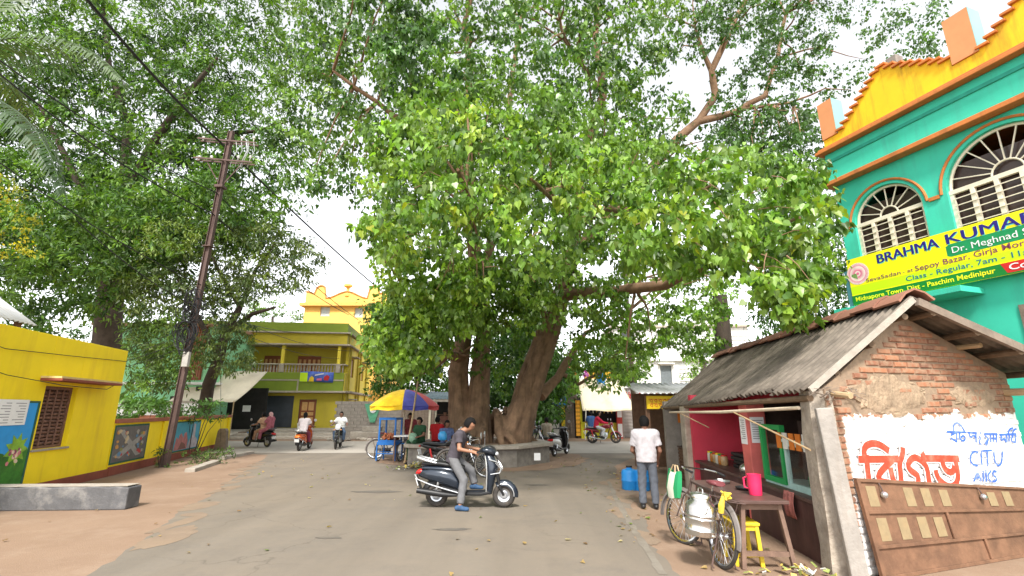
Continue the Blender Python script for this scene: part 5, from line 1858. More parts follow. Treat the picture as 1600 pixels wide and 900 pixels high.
for k in range(24):
    z = 0.05 + k * 0.09
    sl.add([(0.12, 0.1, z), (2.7, 0.1, z), (2.7, 0.06, z + 0.045), (0.12, 0.06, z + 0.045), (2.7, 0.1, z + 0.089), (0.12, 0.1, z + 0.089)], [(0, 1, 2, 3), (3, 2, 4, 5)])
tag(sl.build('roller_shutter', mat('shutter_grey', (0.36, 0.32, 0.29), 0.6, 0.12, 3, dirt=(0.2, 0.17, 0.14), streak=True), SS, smooth=0), kind='stuff')
sg = MB().box(-0.1, 2.75, -0.12, -0.02, 2.25, 3.15).build('sign_board', mat('sign_greyish', (0.42, 0.38, 0.37), 0.6, 0.1, 3), SS, smooth=0)
text_part('lettering', 'Rita Jewels', 0.62, mat('script_red', (0.45, 0.03, 0.03)), sg, frame_M((0.05, -0.127, 2.5), (1, 0, 0), (0, 0, 1)), 2.5, extrude=0.004, bold=0.015, shear=0.35)
MB().box(-0.2, 2.85, -0.25, 0.35, 3.153, 3.25).build('fascia_slab', M_white, SS, smooth=0)
MB().box(-0.12, 2.77, -0.14, -0.125 + 0.0, 2.15, 2.24).build('shutter_box_edge', M_white, SS, smooth=0)
for i, (x, y, tx, ty, z) in enumerate(((7.45, 32.0, 7.9, 30.9, 2.7), (9.2, 31.5, 9.1, 31.4, 3.1))):
    o = MB().tube([(tx, ty, 0), (x, y, z)], [0.045, 0.035], 7).build('bamboo_prop', M_bamboo)
    tag(o, ['slanting bamboo prop in front of the roller shutter', 'upright bamboo prop at the edge of the roller shutter'][i], 'pole')
# rolled blue tarp and pink cloth hung over the shop roofs
for i, (px, py, m_, s) in enumerate(((893, 580, M_jug, 0.35), (916, 586, mat('mauve_cloth', (0.5, 0.14, 0.4)), 0.3), (940, 592, M_blueplastic, 0.55), (899, 588, M_pack[0], 0.25))):
    p = AT(px, py, 31.8)
    rgk = random.Random(i)
    o = MB().grid(lambda u, v: (p.x + (u - 0.5) * s + 0.06 * math.sin(v * 7), p.y + 0.1 * math.sin(u * 8), p.z + (0.5 - v) * s * 1.3 + 0.1 * math.sin(u * 5)), 8, 8).build('hung_cloth', m_, smooth=60, solid=0.01)
    tag(o, ['bright pink cloth hung above the far shops', 'mauve cloth hung above the orange awning', 'blue tarp hung beside the red script sign', 'orange cloth hung below the pink cloth'][i], 'cloth')
MB().tube([AT(878, 584, 31.8), AT(985, 590, 31.8)], 0.012, 5).build('clothes_line', M_wire)
bpy.data.objects['clothes_line']['label'] = 'clothes line strung above the far shop awnings'
bpy.data.objects['clothes_line']['category'] = 'rope'

# ------------------------------------------------------------------ white apartment block behind the shops
WB = thing('white_block', 'pale white multi-storey building behind the shops', 'building', (9.2, 44, 0), math.radians(-3))
wins = [(0.8, 1.9, 4.0, 5.6), (4.0, 5.0, 4.0, 5.6), (7.4, 8.6, 6.3, 7.6), (4.0, 5.0, 7.2, 8.6), (0.8, 1.9, 7.2, 8.6)]
mb = MB()
wall_panel(mb, 0, 12, 0, 9.6, 0, 0.3, wins)
mb.box(0, 0.3, 0.3, 8, 0, 9.6).box(11.7, 12, 0.3, 8, 0, 9.6).box(0.3, 11.7, 7.7, 8, 0, 9.6)
mb.build('wall', M_white, WB, smooth=0)
for (a, b, c_, d_) in wins:
    MB().box(a, b, 0.12, 0.18, c_, d_).build('window', mat('window_grey', (0.16, 0.18, 0.19), 0.3), WB, smooth=0)
    MB().box(a - 0.2, b + 0.2, -0.4, -0.001, d_ + 0.1, d_ + 0.2).build('sunshade', M_white, WB, smooth=0)
for z in (3.2, 6.0, 9.0):
    MB().box(-0.2, 12.2, -0.3, 8, z, z + 0.16).build('band', M_slabedge if z > 8 else M_white, WB, smooth=0)
for k in range(14):
    MB().box(5.6, 12.0, -0.06, -0.002, 3.5 + k * 0.36, 3.56 + k * 0.36).build('cladding_strip', mat('pale_grey_strip', (0.55, 0.56, 0.57)), WB, smooth=0)
tk = MB().lathe([(0.7, 0), (0.75, 0.3), (0.7, 0.35), (0.75, 0.6), (0.7, 0.65), (0.72, 1.1), (0.3, 1.35), (0.3, 1.45), (0, 1.45)], 18)
o = tk.build('water_tank', M_blackplastic)
o.location = (18.5, 47, 9.6)
tag(o, 'black water tank on the roof of the white building', 'tank')

# ------------------------------------------------------------------ shack with yellow sign beyond the hut
YK = thing('sign_shack', 'timber shack with yellow sign board beyond the tea shop', 'shack', (4.0, 15.0, 0), 0)
for x in (0.0, 2.2):
    MB().box(x, x + 0.12, 0, 0.12, 0, 2.2).build('post', M_wood, YK, smooth=0)
MB().box(0, 2.4, 1.6, 1.7, 0, 2.3).box(2.3, 2.4, 0.13, 1.59, 0, 2.3).build('wall', M_wood, YK, smooth=0)
sg = MB().box(0.02, 1.0, -0.1, -0.04, 1.80, 2.18).build('sign_board', M_signyel, YK, smooth=0)
rg = random.Random(77)
ss_ = MB()
Msg = frame_M((0.08, -0.101, 1.86), (1, 0, 0), (0, 0, 1))
for r in range(2):
    for k in range(6):
        x = k * 0.135
        z = 0.15 - r * 0.13
        ribbon(ss_, [Vector((x, z + 0.07)), Vector((x + 0.12, z + 0.07))], 0.014, Msg, 0.0, 0.002)
        ribbon(ss_, [Vector((x + 0.10, z + 0.07)), Vector((x + 0.03, z + 0.03)), Vector((x + 0.09, z - 0.02))], 0.016, Msg, 0.0022, 0.004)
        ribbon(ss_, [Vector((x + 0.105, z + 0.07)), Vector((x + 0.105, z - 0.03))], 0.014, Msg, 0.0042, 0.006)
ss_.build('lettering', M_signred, sg, smooth=0)
corrugated('roof_sheet', (-0.3, 1.8, 2.65), (-0.3, -0.35, 2.25), (2.6, 1.8, 2.65), (2.6, -0.35, 2.25), M_tin, YK, 16, 0.025, 2)

# ------------------------------------------------------------------ grey roadside pole (right) and bamboo
gpole = MB().tube([(5.05, 20.6, 0), (5.0, 20.6, 4), (4.97, 20.6, 8.2)], [0.11, 0.10, 0.08], 10)
o = gpole.build('roadside_pole', mat('grey_brown_pole', (0.22, 0.17, 0.13), 0.8, 0.2, 4, streak=True, dirt=(0.1, 0.08, 0.06)))
tag(o, 'tall grey brown pole rising beside the red script sign', 'pole')

# ------------------------------------------------------------------ tree platform
TP = thing('tree_platform', 'grey octagonal concrete platform around the big tree', 'platform', (-1.25, 18.4, 0), math.radians(10))
n = 8


def octo(r):
    return [(r * math.cos((k + 0.5) * 2 * math.pi / n), r * 0.98 * math.sin((k + 0.5) * 2 * math.pi / n)) for k in range(n)]


for k in range(n):                        # wall panels, one per side
    a, b = Vector((*octo(2.62)[k], 0)), Vector((*octo(2.62)[(k + 1) % n], 0))
    nn_ = Vector((b.y - a.y, a.x - b.x, 0)).normalized()
    m_ = MB()
    t_ = (b - a).normalized()
    m_.add([a, b, b - nn_ * 0.25, a - nn_ * 0.25, a + Vector((0, 0, 0.56)), b + Vector((0, 0, 0.56)), b - nn_ * 0.25 + Vector((0, 0, 0.56)), a - nn_ * 0.25 + Vector((0, 0, 0.56))], [(0, 1, 5, 4), (1, 2, 6, 5), (2, 3, 7, 6), (3, 0, 4, 7), (4, 5, 6, 7)])
    m_.build('side_wall', M_cement, TP, smooth=0)
    ao, bo_ = Vector((*octo(2.78)[k], 0)), Vector((*octo(2.78)[(k + 1) % n], 0))
    ai, bi = Vector((*octo(2.1)[k], 0)), Vector((*octo(2.1)[(k + 1) % n], 0))
    g_ = t_ * 0.012
    z0, z1 = Vector((0, 0, 0.563)), Vector((0, 0, 0.67))
    pts = [ao + g_, bo_ - g_, bi - g_, ai + g_]
    MB().add([p + z0 for p in pts] + [p + z1 for p in pts], [(3, 2, 1, 0), (4, 5, 6, 7), (0, 1, 5, 4), (1, 2, 6, 5), (2, 3, 7, 6), (3, 0, 4, 7)]).build('cap_slab', M_cement_l, TP, smooth=0, bevel=0.012)
fill = MB()
fill.prism(octo(2.35), Matrix.Translation((0, 0, 0.3)), 0.33)
fill.build('earth_fill', M_earth, TP, smooth=0)
MB().box(1.55, 1.75, -2.47, -2.43, 0.22, 0.44).build('paper_label', M_paper, TP, smooth=0)
# ------------------------------------------------------------------ trees: leaf clouds
HEART = ([(0, 0.02, 0), (-0.30, -0.10, 0.05), (-0.50, 0.22, 0.09), (-0.30, 0.62, 0.06), (0, 1.12, -0.05), (0.30, 0.62, 0.06), (0.50, 0.22, 0.09), (0.30, -0.10, 0.05)],
         [(0, 1, 2, 3), (0, 3, 4), (0, 4, 5), (0, 5, 6, 7)])
OVAL = ([(0, 0, 0), (-0.20, 0.35, 0.05), (-0.14, 0.8, 0.02), (0, 1.1, -0.08), (0.14, 0.8, 0.02), (0.20, 0.35, 0.05)],
        [(0, 1, 2, 3), (0, 3, 4, 5)])
DIAMOND = ([(0, 0, 0), (-0.24, 0.5, 0.04), (0, 1.05, -0.05), (0.24, 0.5, 0.04)], [(0, 1, 2), (0, 2, 3)])


def in_poly(poly, n, rng):
    poly = np.array(poly, float)
    lo, hi = poly.min(0), poly.max(0)
    out = np.empty((0, 2))
    while len(out) < n:
        p = rng.uniform(lo, hi, (n * 3, 2))
        x, y = p[:, 0], p[:, 1]
        ins = np.zeros(len(p), bool)
        j = len(poly) - 1
        for i in range(len(poly)):
            xi, yi, xj, yj = *poly[i], *poly[j]
            c_ = ((yi > y) != (yj > y)) & (x < (xj - xi) * (y - yi) / (yj - yi + 1e-12) + xi)
            ins ^= c_
            j = i
        out = np.concatenate([out, p[ins]])
    return out[:n]


def unit(v):
    return v / np.maximum(np.linalg.norm(v, axis=1, keepdims=True), 1e-9)


class Leaves:
    def __init__(self):
        self.pos, self.dir, self.nrm, self.size, self.col = [], [], [], [], []

    def region(self, poly, Y0, Y1, clumps, per, rc, size, cols, seed=0, droop=1.0, flat=0.6, light=0.25):
        """sprays of leaves: clump centres inside a survey outline at depths Y0..Y1"""
        rng = np.random.default_rng(seed)
        uv = in_poly(poly, clumps, rng)
        Y = rng.uniform(Y0, Y1, clumps)
        cen = np.array([AT(u, v, y) for (u, v), y in zip(uv, Y)])
        self.at(cen, per, rc, size, cols, rng, droop, flat, light)
        return cen

    def at(self, cen, per, rc, size, cols, rng, droop=1.0, flat=0.6, light=0.25):
        k = len(cen)
        rad = rc * rng.uniform(0.6, 1.3, k)
        idx = np.repeat(np.arange(k), per)
        n = len(idx)
        # each clump is a handful of twigs; leaves hang along them
        tw = unit(rng.normal(size=(k, 6, 3)) * [1, 1, 0.55])
        t = tw[idx, rng.integers(0, 6, n)]
        r = rng.uniform(0.1, 1.0, n) ** 0.7
        off = t * (r * rad[idx])[:, None] + rng.normal(size=(n, 3)) * (0.16 * rad[idx])[:, None]
        off[:, 2] = off[:, 2] * flat - 0.25 * rad[idx] * r * r
        P = cen[idx] + off
        d = unit(t * 0.5 + rng.normal(size=(n, 3)) * 0.45 + np.array([0, 0, -droop]))
        nn = unit(rng.normal(size=(n, 3)) * 0.7 + t * 0.5 + np.array([0, -0.25, 0.75]))
        nn = unit(nn - d * (nn * d).sum(1, keepdims=True))
        s = size * rng.uniform(0.55, 1.2, n)
        cols = np.array(cols, float)
        cc = cols[rng.integers(0, len(cols), k)][idx]
        c2 = cols[rng.integers(0, len(cols), n)]
        mixv = rng.uniform(0, 0.55, n)[:, None]
        col = (cc * (1 - mixv) + c2 * mixv) * rng.uniform(1 - light, 1 + light, n)[:, None] * rng.uniform(0.6, 1.2, k)[idx][:, None]
        for a, b in zip((self.pos, self.dir, self.nrm, self.size, self.col), (P, d, nn, s, col)):
            a.append(b)

    def cat(self):
        return [np.concatenate(a) for a in (self.pos, self.dir, self.nrm, self.size, self.col)]

    def build(self, name, m, parent, shape=HEART, base=(0, 0, 0), data=None, kind='stuff'):
        P, d, nn, s, col = data or self.cat()
        V0, F0 = np.array(shape[0], float), shape[1]
        x = np.cross(d, nn)
        rv = np.random.default_rng(len(P))
        wx, wz = rv.uniform(0.7, 1.12, (len(P), 1, 1)), rv.uniform(-0.8, 2.6, (len(P), 1, 1))      # each leaf its own width and fold
        V = (P[:, None, :] + (V0[None, :, 0:1] * x[:, None] * wx + V0[None, :, 1:2] * d[:, None] + V0[None, :, 2:3] * nn[:, None] * wz) * s[:, None, None]) - np.array(base)
        n, k = len(P), len(V0)
        V = V.reshape(-1, 3)
        ls = [len(f) for f in F0]
        flat_ = np.concatenate([np.array(f) for f in F0])
        loops = (flat_[None] + (np.arange(n) * k)[:, None]).ravel()
        tot = np.tile(ls, n)
        st = np.concatenate([[0], np.cumsum(tot)[:-1]])
        me = bpy.data.meshes.new(name)
        me.vertices.add(len(V))
        me.vertices.foreach_set('co', V.astype(np.float32).ravel())
        me.loops.add(len(loops))
        me.loops.foreach_set('vertex_index', loops.astype(np.int32))
        me.polygons.add(len(tot))
        me.polygons.foreach_set('loop_start', st.astype(np.int32))
        me.update(calc_edges=True)
        at = me.attributes.new('tint', 'FLOAT_COLOR', 'POINT')
        c4 = np.ones((len(V), 4), np.float32)
        c4[:, :3] = np.repeat(np.clip(col, 0.004, 0.8), k, axis=0)
        at.data.foreach_set('color', c4.ravel())
        me.materials.append(m)
        o = link(bpy.data.objects.new(name, me), parent)
        if kind:
            o['kind'] = kind
        return o


M_leaf = leaf_mat('leaf_glossy', 0.36, 0.40)
M_leafd = leaf_mat('leaf_matte', 0.5, 0.36)
M_bark = mat('bark', (0.25, 0.155, 0.095), 0.9, 0.35, 3, dirt=(0.08, 0.05, 0.032), dirt_amt=0.85, streak=True, bump=0.9, bscale=12)
_N, _L = M_bark.node_tree.nodes, M_bark.node_tree.links        # long vertical ridges in the bark
_mp = _N.new('ShaderNodeMapping')
_mp.inputs['Scale'].default_value = (9, 9, 0.7)
_tc = [n for n in _N if n.type == 'TEX_COORD'][0]
_L.new(_tc.outputs['Object'], _mp.inputs['Vector'])
_nz = _N.new('ShaderNodeTexNoise')
_nz.inputs['Scale'].default_value = 1.0
_nz.inputs['Detail'].default_value = 7
_nz.inputs['Roughness'].default_value = 0.7
_L.new(_mp.outputs[0], _nz.inputs['Vector'])
_b0 = [n for n in _N if n.type == 'BUMP'][0]
_b1 = _N.new('ShaderNodeBump')
_b1.inputs['Strength'].default_value = 1.0
_b1.inputs['Distance'].default_value = 0.12
_L.new(_nz.outputs['Fac'], _b1.inputs['Height'])
_L.new(_b1.outputs[0], _b0.inputs['Normal'])
M_barkl = mat('branch_bark', (0.25, 0.15, 0.09), 0.9, 0.25, 6, dirt=(0.11, 0.07, 0.045), bump=0.5)
M_barkd = mat('dark_bark', (0.075, 0.055, 0.042), 0.9, 0.3, 4, dirt=(0.035, 0.028, 0.022), streak=True, bump=0.7)

YOUNG_LIT = [(0.27, 0.42, 0.05), (0.20, 0.37, 0.05), (0.33, 0.43, 0.05)]  # young-leaf yellow-greens, also used as sunlit tint in the lower crown
MIDG = [(0.135, 0.25, 0.035), (0.18, 0.31, 0.05), (0.085, 0.18, 0.028), (0.22, 0.35, 0.06)]
DEEP = [(0.06, 0.145, 0.025), (0.04, 0.10, 0.02), (0.09, 0.19, 0.03)]
BLUEG = [(0.075, 0.165, 0.04), (0.10, 0.20, 0.05), (0.05, 0.12, 0.03)]

# ------------------------------------------------------------------ the big peepal tree
PB = Vector((-1.1, 18.5, 0.6))
PT = thing('peepal_tree', 'huge heart-leaved tree with fluted multiple trunks on the round platform', 'tree', PB)


def path(lst):
    return [AT(*p) - PB for p in lst]


fld = Field(0.065)
S1 = path([(722, 700, 18.4), (718, 640, 18.5), (716, 580, 18.5), (726, 520, 18.6), (742, 450, 18.7)])
S1b = path([(748, 700, 18.1), (749, 640, 18.2), (751, 580, 18.4), (756, 520, 18.7), (757, 440, 18.9)])
S2 = path([(800, 700, 18.2), (814, 650, 18.2), (832, 590, 18.3), (856, 520, 18.3), (880, 455, 18.2), (891, 405, 18.1)])


def strands(pts, R, r, n, seed, twist=0.5):
    """a fluted stem: strands of wood grown together around a centre line"""
    rg_ = random.Random(seed)
    for k in range(n):
        a0 = 2 * math.pi * k / n + rg_.uniform(-0.2, 0.2)
        q, rr = [], []
        for i, p in enumerate(pts):
            f = i / (len(pts) - 1)
            a = a0 + twist * f
            RR = R[i] * rg_.uniform(0.85, 1.1)
            q.append(p + Vector((math.cos(a) * RR, math.sin(a) * RR, 0)))
            rr.append(r[i] * rg_.uniform(0.85, 1.15))
        fld.chain(q, rr)
    fld.chain(pts, [a * 0.92 for a in R])


strands(S1, [0.40, 0.28, 0.25, 0.20, 0.16], [0.16, 0.14, 0.13, 0.11, 0.09], 9, 1)
strands(S1b, [0.36, 0.27, 0.24, 0.18, 0.12], [0.15, 0.13, 0.12, 0.10, 0.08], 7, 2)
strands(S2, [0.46, 0.38, 0.36, 0.32, 0.26, 0.22], [0.18, 0.16, 0.15, 0.13, 0.11, 0.09], 10, 3, 0.7)
rg = random.Random(6)
cx0 = AT(765, 702, 18.3) - PB
for k in range(15):                               # buttress roots
    a = math.pi * 2 * k / 15 + rg.uniform(-0.15, 0.15)
    L1 = rg.uniform(1.35, 1.75)
    e = Vector((cx0.x + math.cos(a) * L1 * 1.05, math.sin(a) * L1 * 0.85, -0.05))
    m_ = Vector((cx0.x + math.cos(a) * L1 * 0.72, math.sin(a) * L1 * 0.6, rg.uniform(0.25, 0.45)))
    t_ = Vector((cx0.x + math.cos(a) * 0.85, math.sin(a) * 0.45, rg.uniform(0.75, 1.25)))
    fld.chain([e, m_, t_], [0.10, 0.14, 0.15])
fld.build('trunk', M_bark, PT, h=0.05)

limbs = [
    ([(891, 410, 18.1), (897, 360, 18.0), (903, 290, 17.8), (925, 200, 17.6), (942, 150, 17.5), (930, 70, 17.6), (935, -60, 18)], [0.30, 0.27, 0.22, 0.19, 0.17, 0.13, 0.1]),
    ([(942, 150, 17.5), (915, 110, 17.0), (880, 60, 16.5), (870, 0, 16)], [0.13, 0.09, 0.07, 0.05]),
    ([(742, 455, 18.7), (742, 380, 18.6), (735, 290, 18.3), (726, 200, 18.0), (735, 120, 17.8), (725, 40, 17.5), (740, -40, 17)], [0.28, 0.26, 0.22, 0.18, 0.15, 0.12, 0.1]),
    ([(757, 445, 18.9), (770, 360, 19.2), (790, 260, 19.5), (800, 120, 20), (820, 0, 20)], [0.22, 0.18, 0.15, 0.12, 0.08]),
    ([(735, 290, 18.3), (660, 220, 16.5), (590, 160, 15.5), (520, 110, 15)], [0.17, 0.13, 0.09, 0.05]),
    ([(740, 400, 18.6), (735, 345, 14.5), (728, 300, 11.5), (715, 265, 9.6)], [0.18, 0.13, 0.08, 0.04]),
    ([(880, 462, 18.0), (950, 458, 16.2), (1040, 446, 13.5), (1120, 410, 11), (1200, 370, 9.6), (1250, 340, 8.8)], [0.25, 0.18, 0.14, 0.10, 0.06, 0.03]),
    ([(897, 360, 18.0), (930, 330, 14.5), (985, 330, 11.5), (1060, 330, 9.6), (1110, 290, 8.6)], [0.2, 0.15, 0.10, 0.06, 0.03]),
    ([(897, 370, 18.0), (880, 330, 14), (850, 300, 11), (830, 280, 9)], [0.16, 0.1, 0.06, 0.03]),
    ([(893, 400, 18.3), (980, 310, 19.5), (1050, 225, 20), (1090, 190, 20), (1150, 175, 20), (1195, 150, 20), (1215, 90, 20), (1228, 20, 20)], [0.25, 0.22, 0.2, 0.18, 0.14, 0.12, 0.10, 0.07]),
    ([(1090, 192, 20), (1118, 150, 20), (1112, 110, 19.8), (1140, 50, 19.5), (1165, 0, 19.5), (1175, -50, 19)], [0.17, 0.16, 0.15, 0.12, 0.10, 0.08]),
    ([(1112, 112, 19.8), (1095, 70, 19.6), (1085, 40, 19.5)], [0.12, 0.08, 0.05]),
    ([(1130, 183, 20), (1180, 168, 19), (1240, 160, 18.5)], [0.1, 0.08, 0.05]),
    ([(722, 560, 18.4), (700, 555, 17.6), (690, 530, 17.2), (678, 520, 17.0)], [0.22, 0.16, 0.13, 0.1]),
    ([(700, 556, 17.6), (670, 580, 16.6), (640, 585, 15.6), (610, 560, 15)], [0.1, 0.07, 0.05, 0.03]),
    ([(690, 535, 17.2), (650, 470, 16), (620, 430, 15), (590, 400, 14.5)], [0.1, 0.07, 0.05, 0.03]),
    ([(845, 620, 18.8), (872, 590, 19.5), (892, 555, 20), (915, 520, 20.5), (960, 505, 20.5)], [0.2, 0.16, 0.13, 0.09, 0.05]),
    ([(880, 585, 19.7), (905, 600, 20), (935, 585, 20), (955, 560, 20)], [0.08, 0.07, 0.06, 0.04]),
    ([(856, 520, 18.3), (835, 450, 17.5), (842, 410, 17)], [0.09, 0.06, 0.04]),
    ([(880, 470, 18.2), (905, 395, 16.8), (925, 390, 16.2), (935, 400, 15.8)], [0.12, 0.1, 0.08, 0.06]),
]
for pts, rr in limbs:
    P_ = path(pts)
    q, r2 = [], []
    for i in range(len(P_) - 1):                   # soften and add slight wander
        q.append(P_[i])
        r2.append(rr[i])
        mid = P_[i].lerp(P_[i + 1], 0.5) + Vector((rg.uniform(-1, 1), rg.uniform(-1, 1), rg.uniform(-0.5, 1))) * 0.06
        q.append(mid)
        r2.append((rr[i] + rr[i + 1]) / 2 * rg.uniform(0.94, 1.1))
    q.append(P_[-1])
    r2.append(rr[-1])
    MB().tube(q, r2, 9, lobes=0.08, seed=len(q)).build('limb', M_barkl, PT, smooth=70)

lv = Leaves()
UP = [(455, -160), (440, 40), (500, 190), (478, 290), (540, 300), (600, 335), (700, 350), (800, 400), (900, 410), (1000, 330), (1075, 210), (1062, 70), (1090, -160)]
lv.region(UP, 14, 21, 1150, 32, 0.75, 0.165, BLUEG + MIDG, 11, light=0.35)
lv.region([(560, -160), (540, 60), (620, 160), (700, 130), (860, 120), (1000, 150), (1050, -160)], 11.5, 15, 260, 34, 0.62, 0.155, BLUEG + MIDG[:2], 12, light=0.3)
lv.region([(600, 0), (640, 0), (690, 60), (640, 110), (590, 90)], 10.5, 12.5, 40, 40, 0.45, 0.14, BLUEG, 13)
Cc = [(590, 380), (700, 395), (760, 420), (745, 490), (700, 540), (660, 585), (620, 580), (585, 560), (570, 515), (605, 465)]
lv.region(Cc, 12.5, 17, 300, 34, 0.6, 0.145, MIDG + YOUNG_LIT, 14, light=0.35)  # sunlight on the lower left crown put into the brighter leaf tints
lv.region([(690, 395), (900, 400), (880, 455), (805, 500), (740, 540), (690, 480)], 15, 18.0, 150, 30, 0.55, 0.15, MIDG, 15, light=0.35)
lv.region([(735, 520), (775, 520), (765, 600), (745, 605)], 17.2, 17.7, 10, 26, 0.35, 0.12, MIDG, 16)
Ee = [(905, 430), (1130, 415), (1165, 455), (1100, 520), (1010, 560), (970, 600), (885, 610), (900, 520)]
lv.region(Ee, 15, 20.5, 240, 32, 0.55, 0.13, MIDG + YOUNG_LIT[:2], 17, light=0.35)  # lower right crown, likewise lit up through its leaf colour
lv.region([(1060, 480), (1160, 500), (1110, 570), (1060, 560)], 17, 19, 22, 30, 0.4, 0.12, MIDG, 18)
lv.region([(1080, -140), (1080, 20), (1110, 60), (1190, 60), (1230, 120), (1300, 150), (1380, 105), (1470, 80), (1490, -140)], 17, 23, 330, 30, 0.72, 0.14, BLUEG + DEEP, 19, light=0.3)
lv.region([(1090, 210), (1230, 150), (1290, 190), (1300, 250), (1150, 260)], 16, 21, 120, 30, 0.6, 0.14, BLUEG + DEEP, 20, light=0.3)
lv.region([(560, 200), (640, 120), (860, 130), (1010, 200), (1080, 230), (1060, 300), (900, 300), (700, 260), (600, 330)], 11, 15.5, 330, 32, 0.6, 0.145, MIDG + YOUNG_LIT[1:2], 91, light=0.35)
lv.region([(775, 430), (865, 430), (840, 540), (800, 610), (778, 610)], 18.8, 21, 70, 32, 0.55, 0.14, MIDG + DEEP, 92, light=0.35)
lv.region([(1060, -60), (1240, -60), (1260, 60), (1180, 130), (1130, 60), (1080, 90)], 16.5, 21, 150, 30, 0.6, 0.14, BLUEG + DEEP, 93, light=0.35)
lv.region([(1120, 90), (1260, 90), (1290, 200), (1180, 260), (1100, 230)], 17, 22, 90, 30, 0.55, 0.14, BLUEG + DEEP, 94, light=0.35)
lv.region([(740, 415), (1000, 415), (1015, 465), (900, 495), (790, 520)], 13.5, 17, 65, 30, 0.5, 0.14, MIDG + YOUNG_LIT, 95, light=0.35)  # brighter tints here also carry sunlight painted into the leaves
lv.region([(415, -120), (520, -120), (525, 190), (480, 250), (430, 150)], 17, 22, 130, 32, 0.7, 0.16, BLUEG + MIDG, 96, light=0.35)
crown = lv.build('crown', M_leaf, PT, HEART, PB)
# boughs that carry the leaf clumps out from the limbs
lp = np.array([np.array(v_.co) for o_ in PT.children if o_.name.startswith('limb') for v_ in o_.data.vertices]) + np.array(PB)
rngb = np.random.default_rng(3)
cenb = lv.cat()[0][rngb.integers(0, len(lv.cat()[0]), 240)]
bo = MB()
for c_ in cenb:
    dd = np.linalg.norm(lp - c_, axis=1)
    q = lp[np.argmin(dd)]
    if not 0.5 < dd.min() < 5.0:
        continue
    a_, b_ = Vector(q) - PB, Vector(c_) - PB
    m_ = a_.lerp(b_, 0.5) + Vector((0, 0, 0.12 * dd.min())) + Vector(rngb.normal(0, 0.12, 3))
    bo.tube([a_, a_.lerp(m_, 0.6) + Vector(rngb.normal(0, 0.05, 3)), m_, m_.lerp(b_, 0.6) + Vector(rngb.normal(0, 0.06, 3)), b_], [0.05, 0.04, 0.03, 0.02, 0.008], 5, caps=False)
tag(bo.build('boughs', M_barkl, PT, smooth=70), kind='stuff')
# near sprays that hang over the road: bright young leaves; the largest are objects of their own
ln_ = Leaves()
A1 = [(640, 145), (700, 130), (830, 190), (960, 240), (1010, 330), (1005, 420), (930, 400), (830, 430), (720, 385), (600, 395), (548, 350), (590, 260)]
B1 = [(1000, 290), (1120, 215), (1280, 250), (1308, 340), (1290, 440), (1215, 505), (1170, 430), (1060, 420), (960, 400)]
ln_.region(A1, 8.0, 12.5, 330, 28, 0.48, 0.135, MIDG + MIDG + YOUNG_LIT + DEEP[2:], 21, droop=0.95, light=0.35)
ln_.region(B1, 7.2, 11.5, 300, 28, 0.46, 0.130, MIDG + MIDG + YOUNG_LIT + DEEP[2:], 22, droop=0.95, light=0.35)
ln_.region([(1170, 420), (1290, 420), (1240, 500), (1200, 510)], 7.0, 8.0, 30, 20, 0.33, 0.135, MIDG + YOUNG_LIT, 23)
ln_.region([(560, 330), (640, 340), (640, 420), (560, 380)], 9, 12, 30, 22, 0.4, 0.14, MIDG + YOUNG_LIT, 24)
data = ln_.cat()
dist = np.linalg.norm(data[0] - np.array([0, 0, CAM_H]), axis=1) / data[3]
order = np.argsort(dist)
sel = order[:700:3][:230]
mask = np.ones(len(dist), bool)
mask[sel] = False
ln_.build('overhanging_sprays', M_leaf, PT, HEART, PB, [a[mask] for a in data])
lmesh = []
BIG = ([(0, 0.03, 0), (-0.16, -0.07, 0.03), (-0.36, -0.03, 0.06), (-0.49, 0.16, 0.09), (-0.46, 0.38, 0.09), (-0.30, 0.62, 0.06), (-0.12, 0.84, 0.02), (0, 1.22, -0.06),
        (0.12, 0.84, 0.02), (0.30, 0.62, 0.06), (0.46, 0.38, 0.09), (0.49, 0.16, 0.09), (0.36, -0.03, 0.06), (0.16, -0.07, 0.03), (0, 0.45, 0.0)],
       [(14, 0, 1, 2), (14, 2, 3, 4), (14, 4, 5), (14, 5, 6), (14, 6, 7), (14, 7, 8), (14, 8, 9), (14, 9, 10), (14, 10, 11, 12), (14, 12, 13, 0)])
for c_ in YOUNG_LIT + MIDG + [(0.3, 0.33, 0.02)]:
    me = bpy.data.meshes.new('leaf')
    me.from_pydata(BIG[0], [], BIG[1])
    a_ = me.attributes.new('tint', 'FLOAT_COLOR', 'POINT')
    a_.data.foreach_set('color', np.tile(np.array([*c_, 1], np.float32), len(BIG[0])))
    me.materials.append(M_leaf)
    lmesh.append(me)
rg = random.Random(55)
for i in sel:
    d, nn = Vector(data[1][i]), Vector(data[2][i])
    x = d.cross(nn)
    M3 = Matrix((x, d, nn)).transposed() * float(data[3][i])
    M4 = M3.to_4x4()
    M4.translation = Vector(data[0][i]) - PB
    o = link(bpy.data.objects.new('leaf', rg.choice(lmesh)), PT)
    o.matrix_local = M4
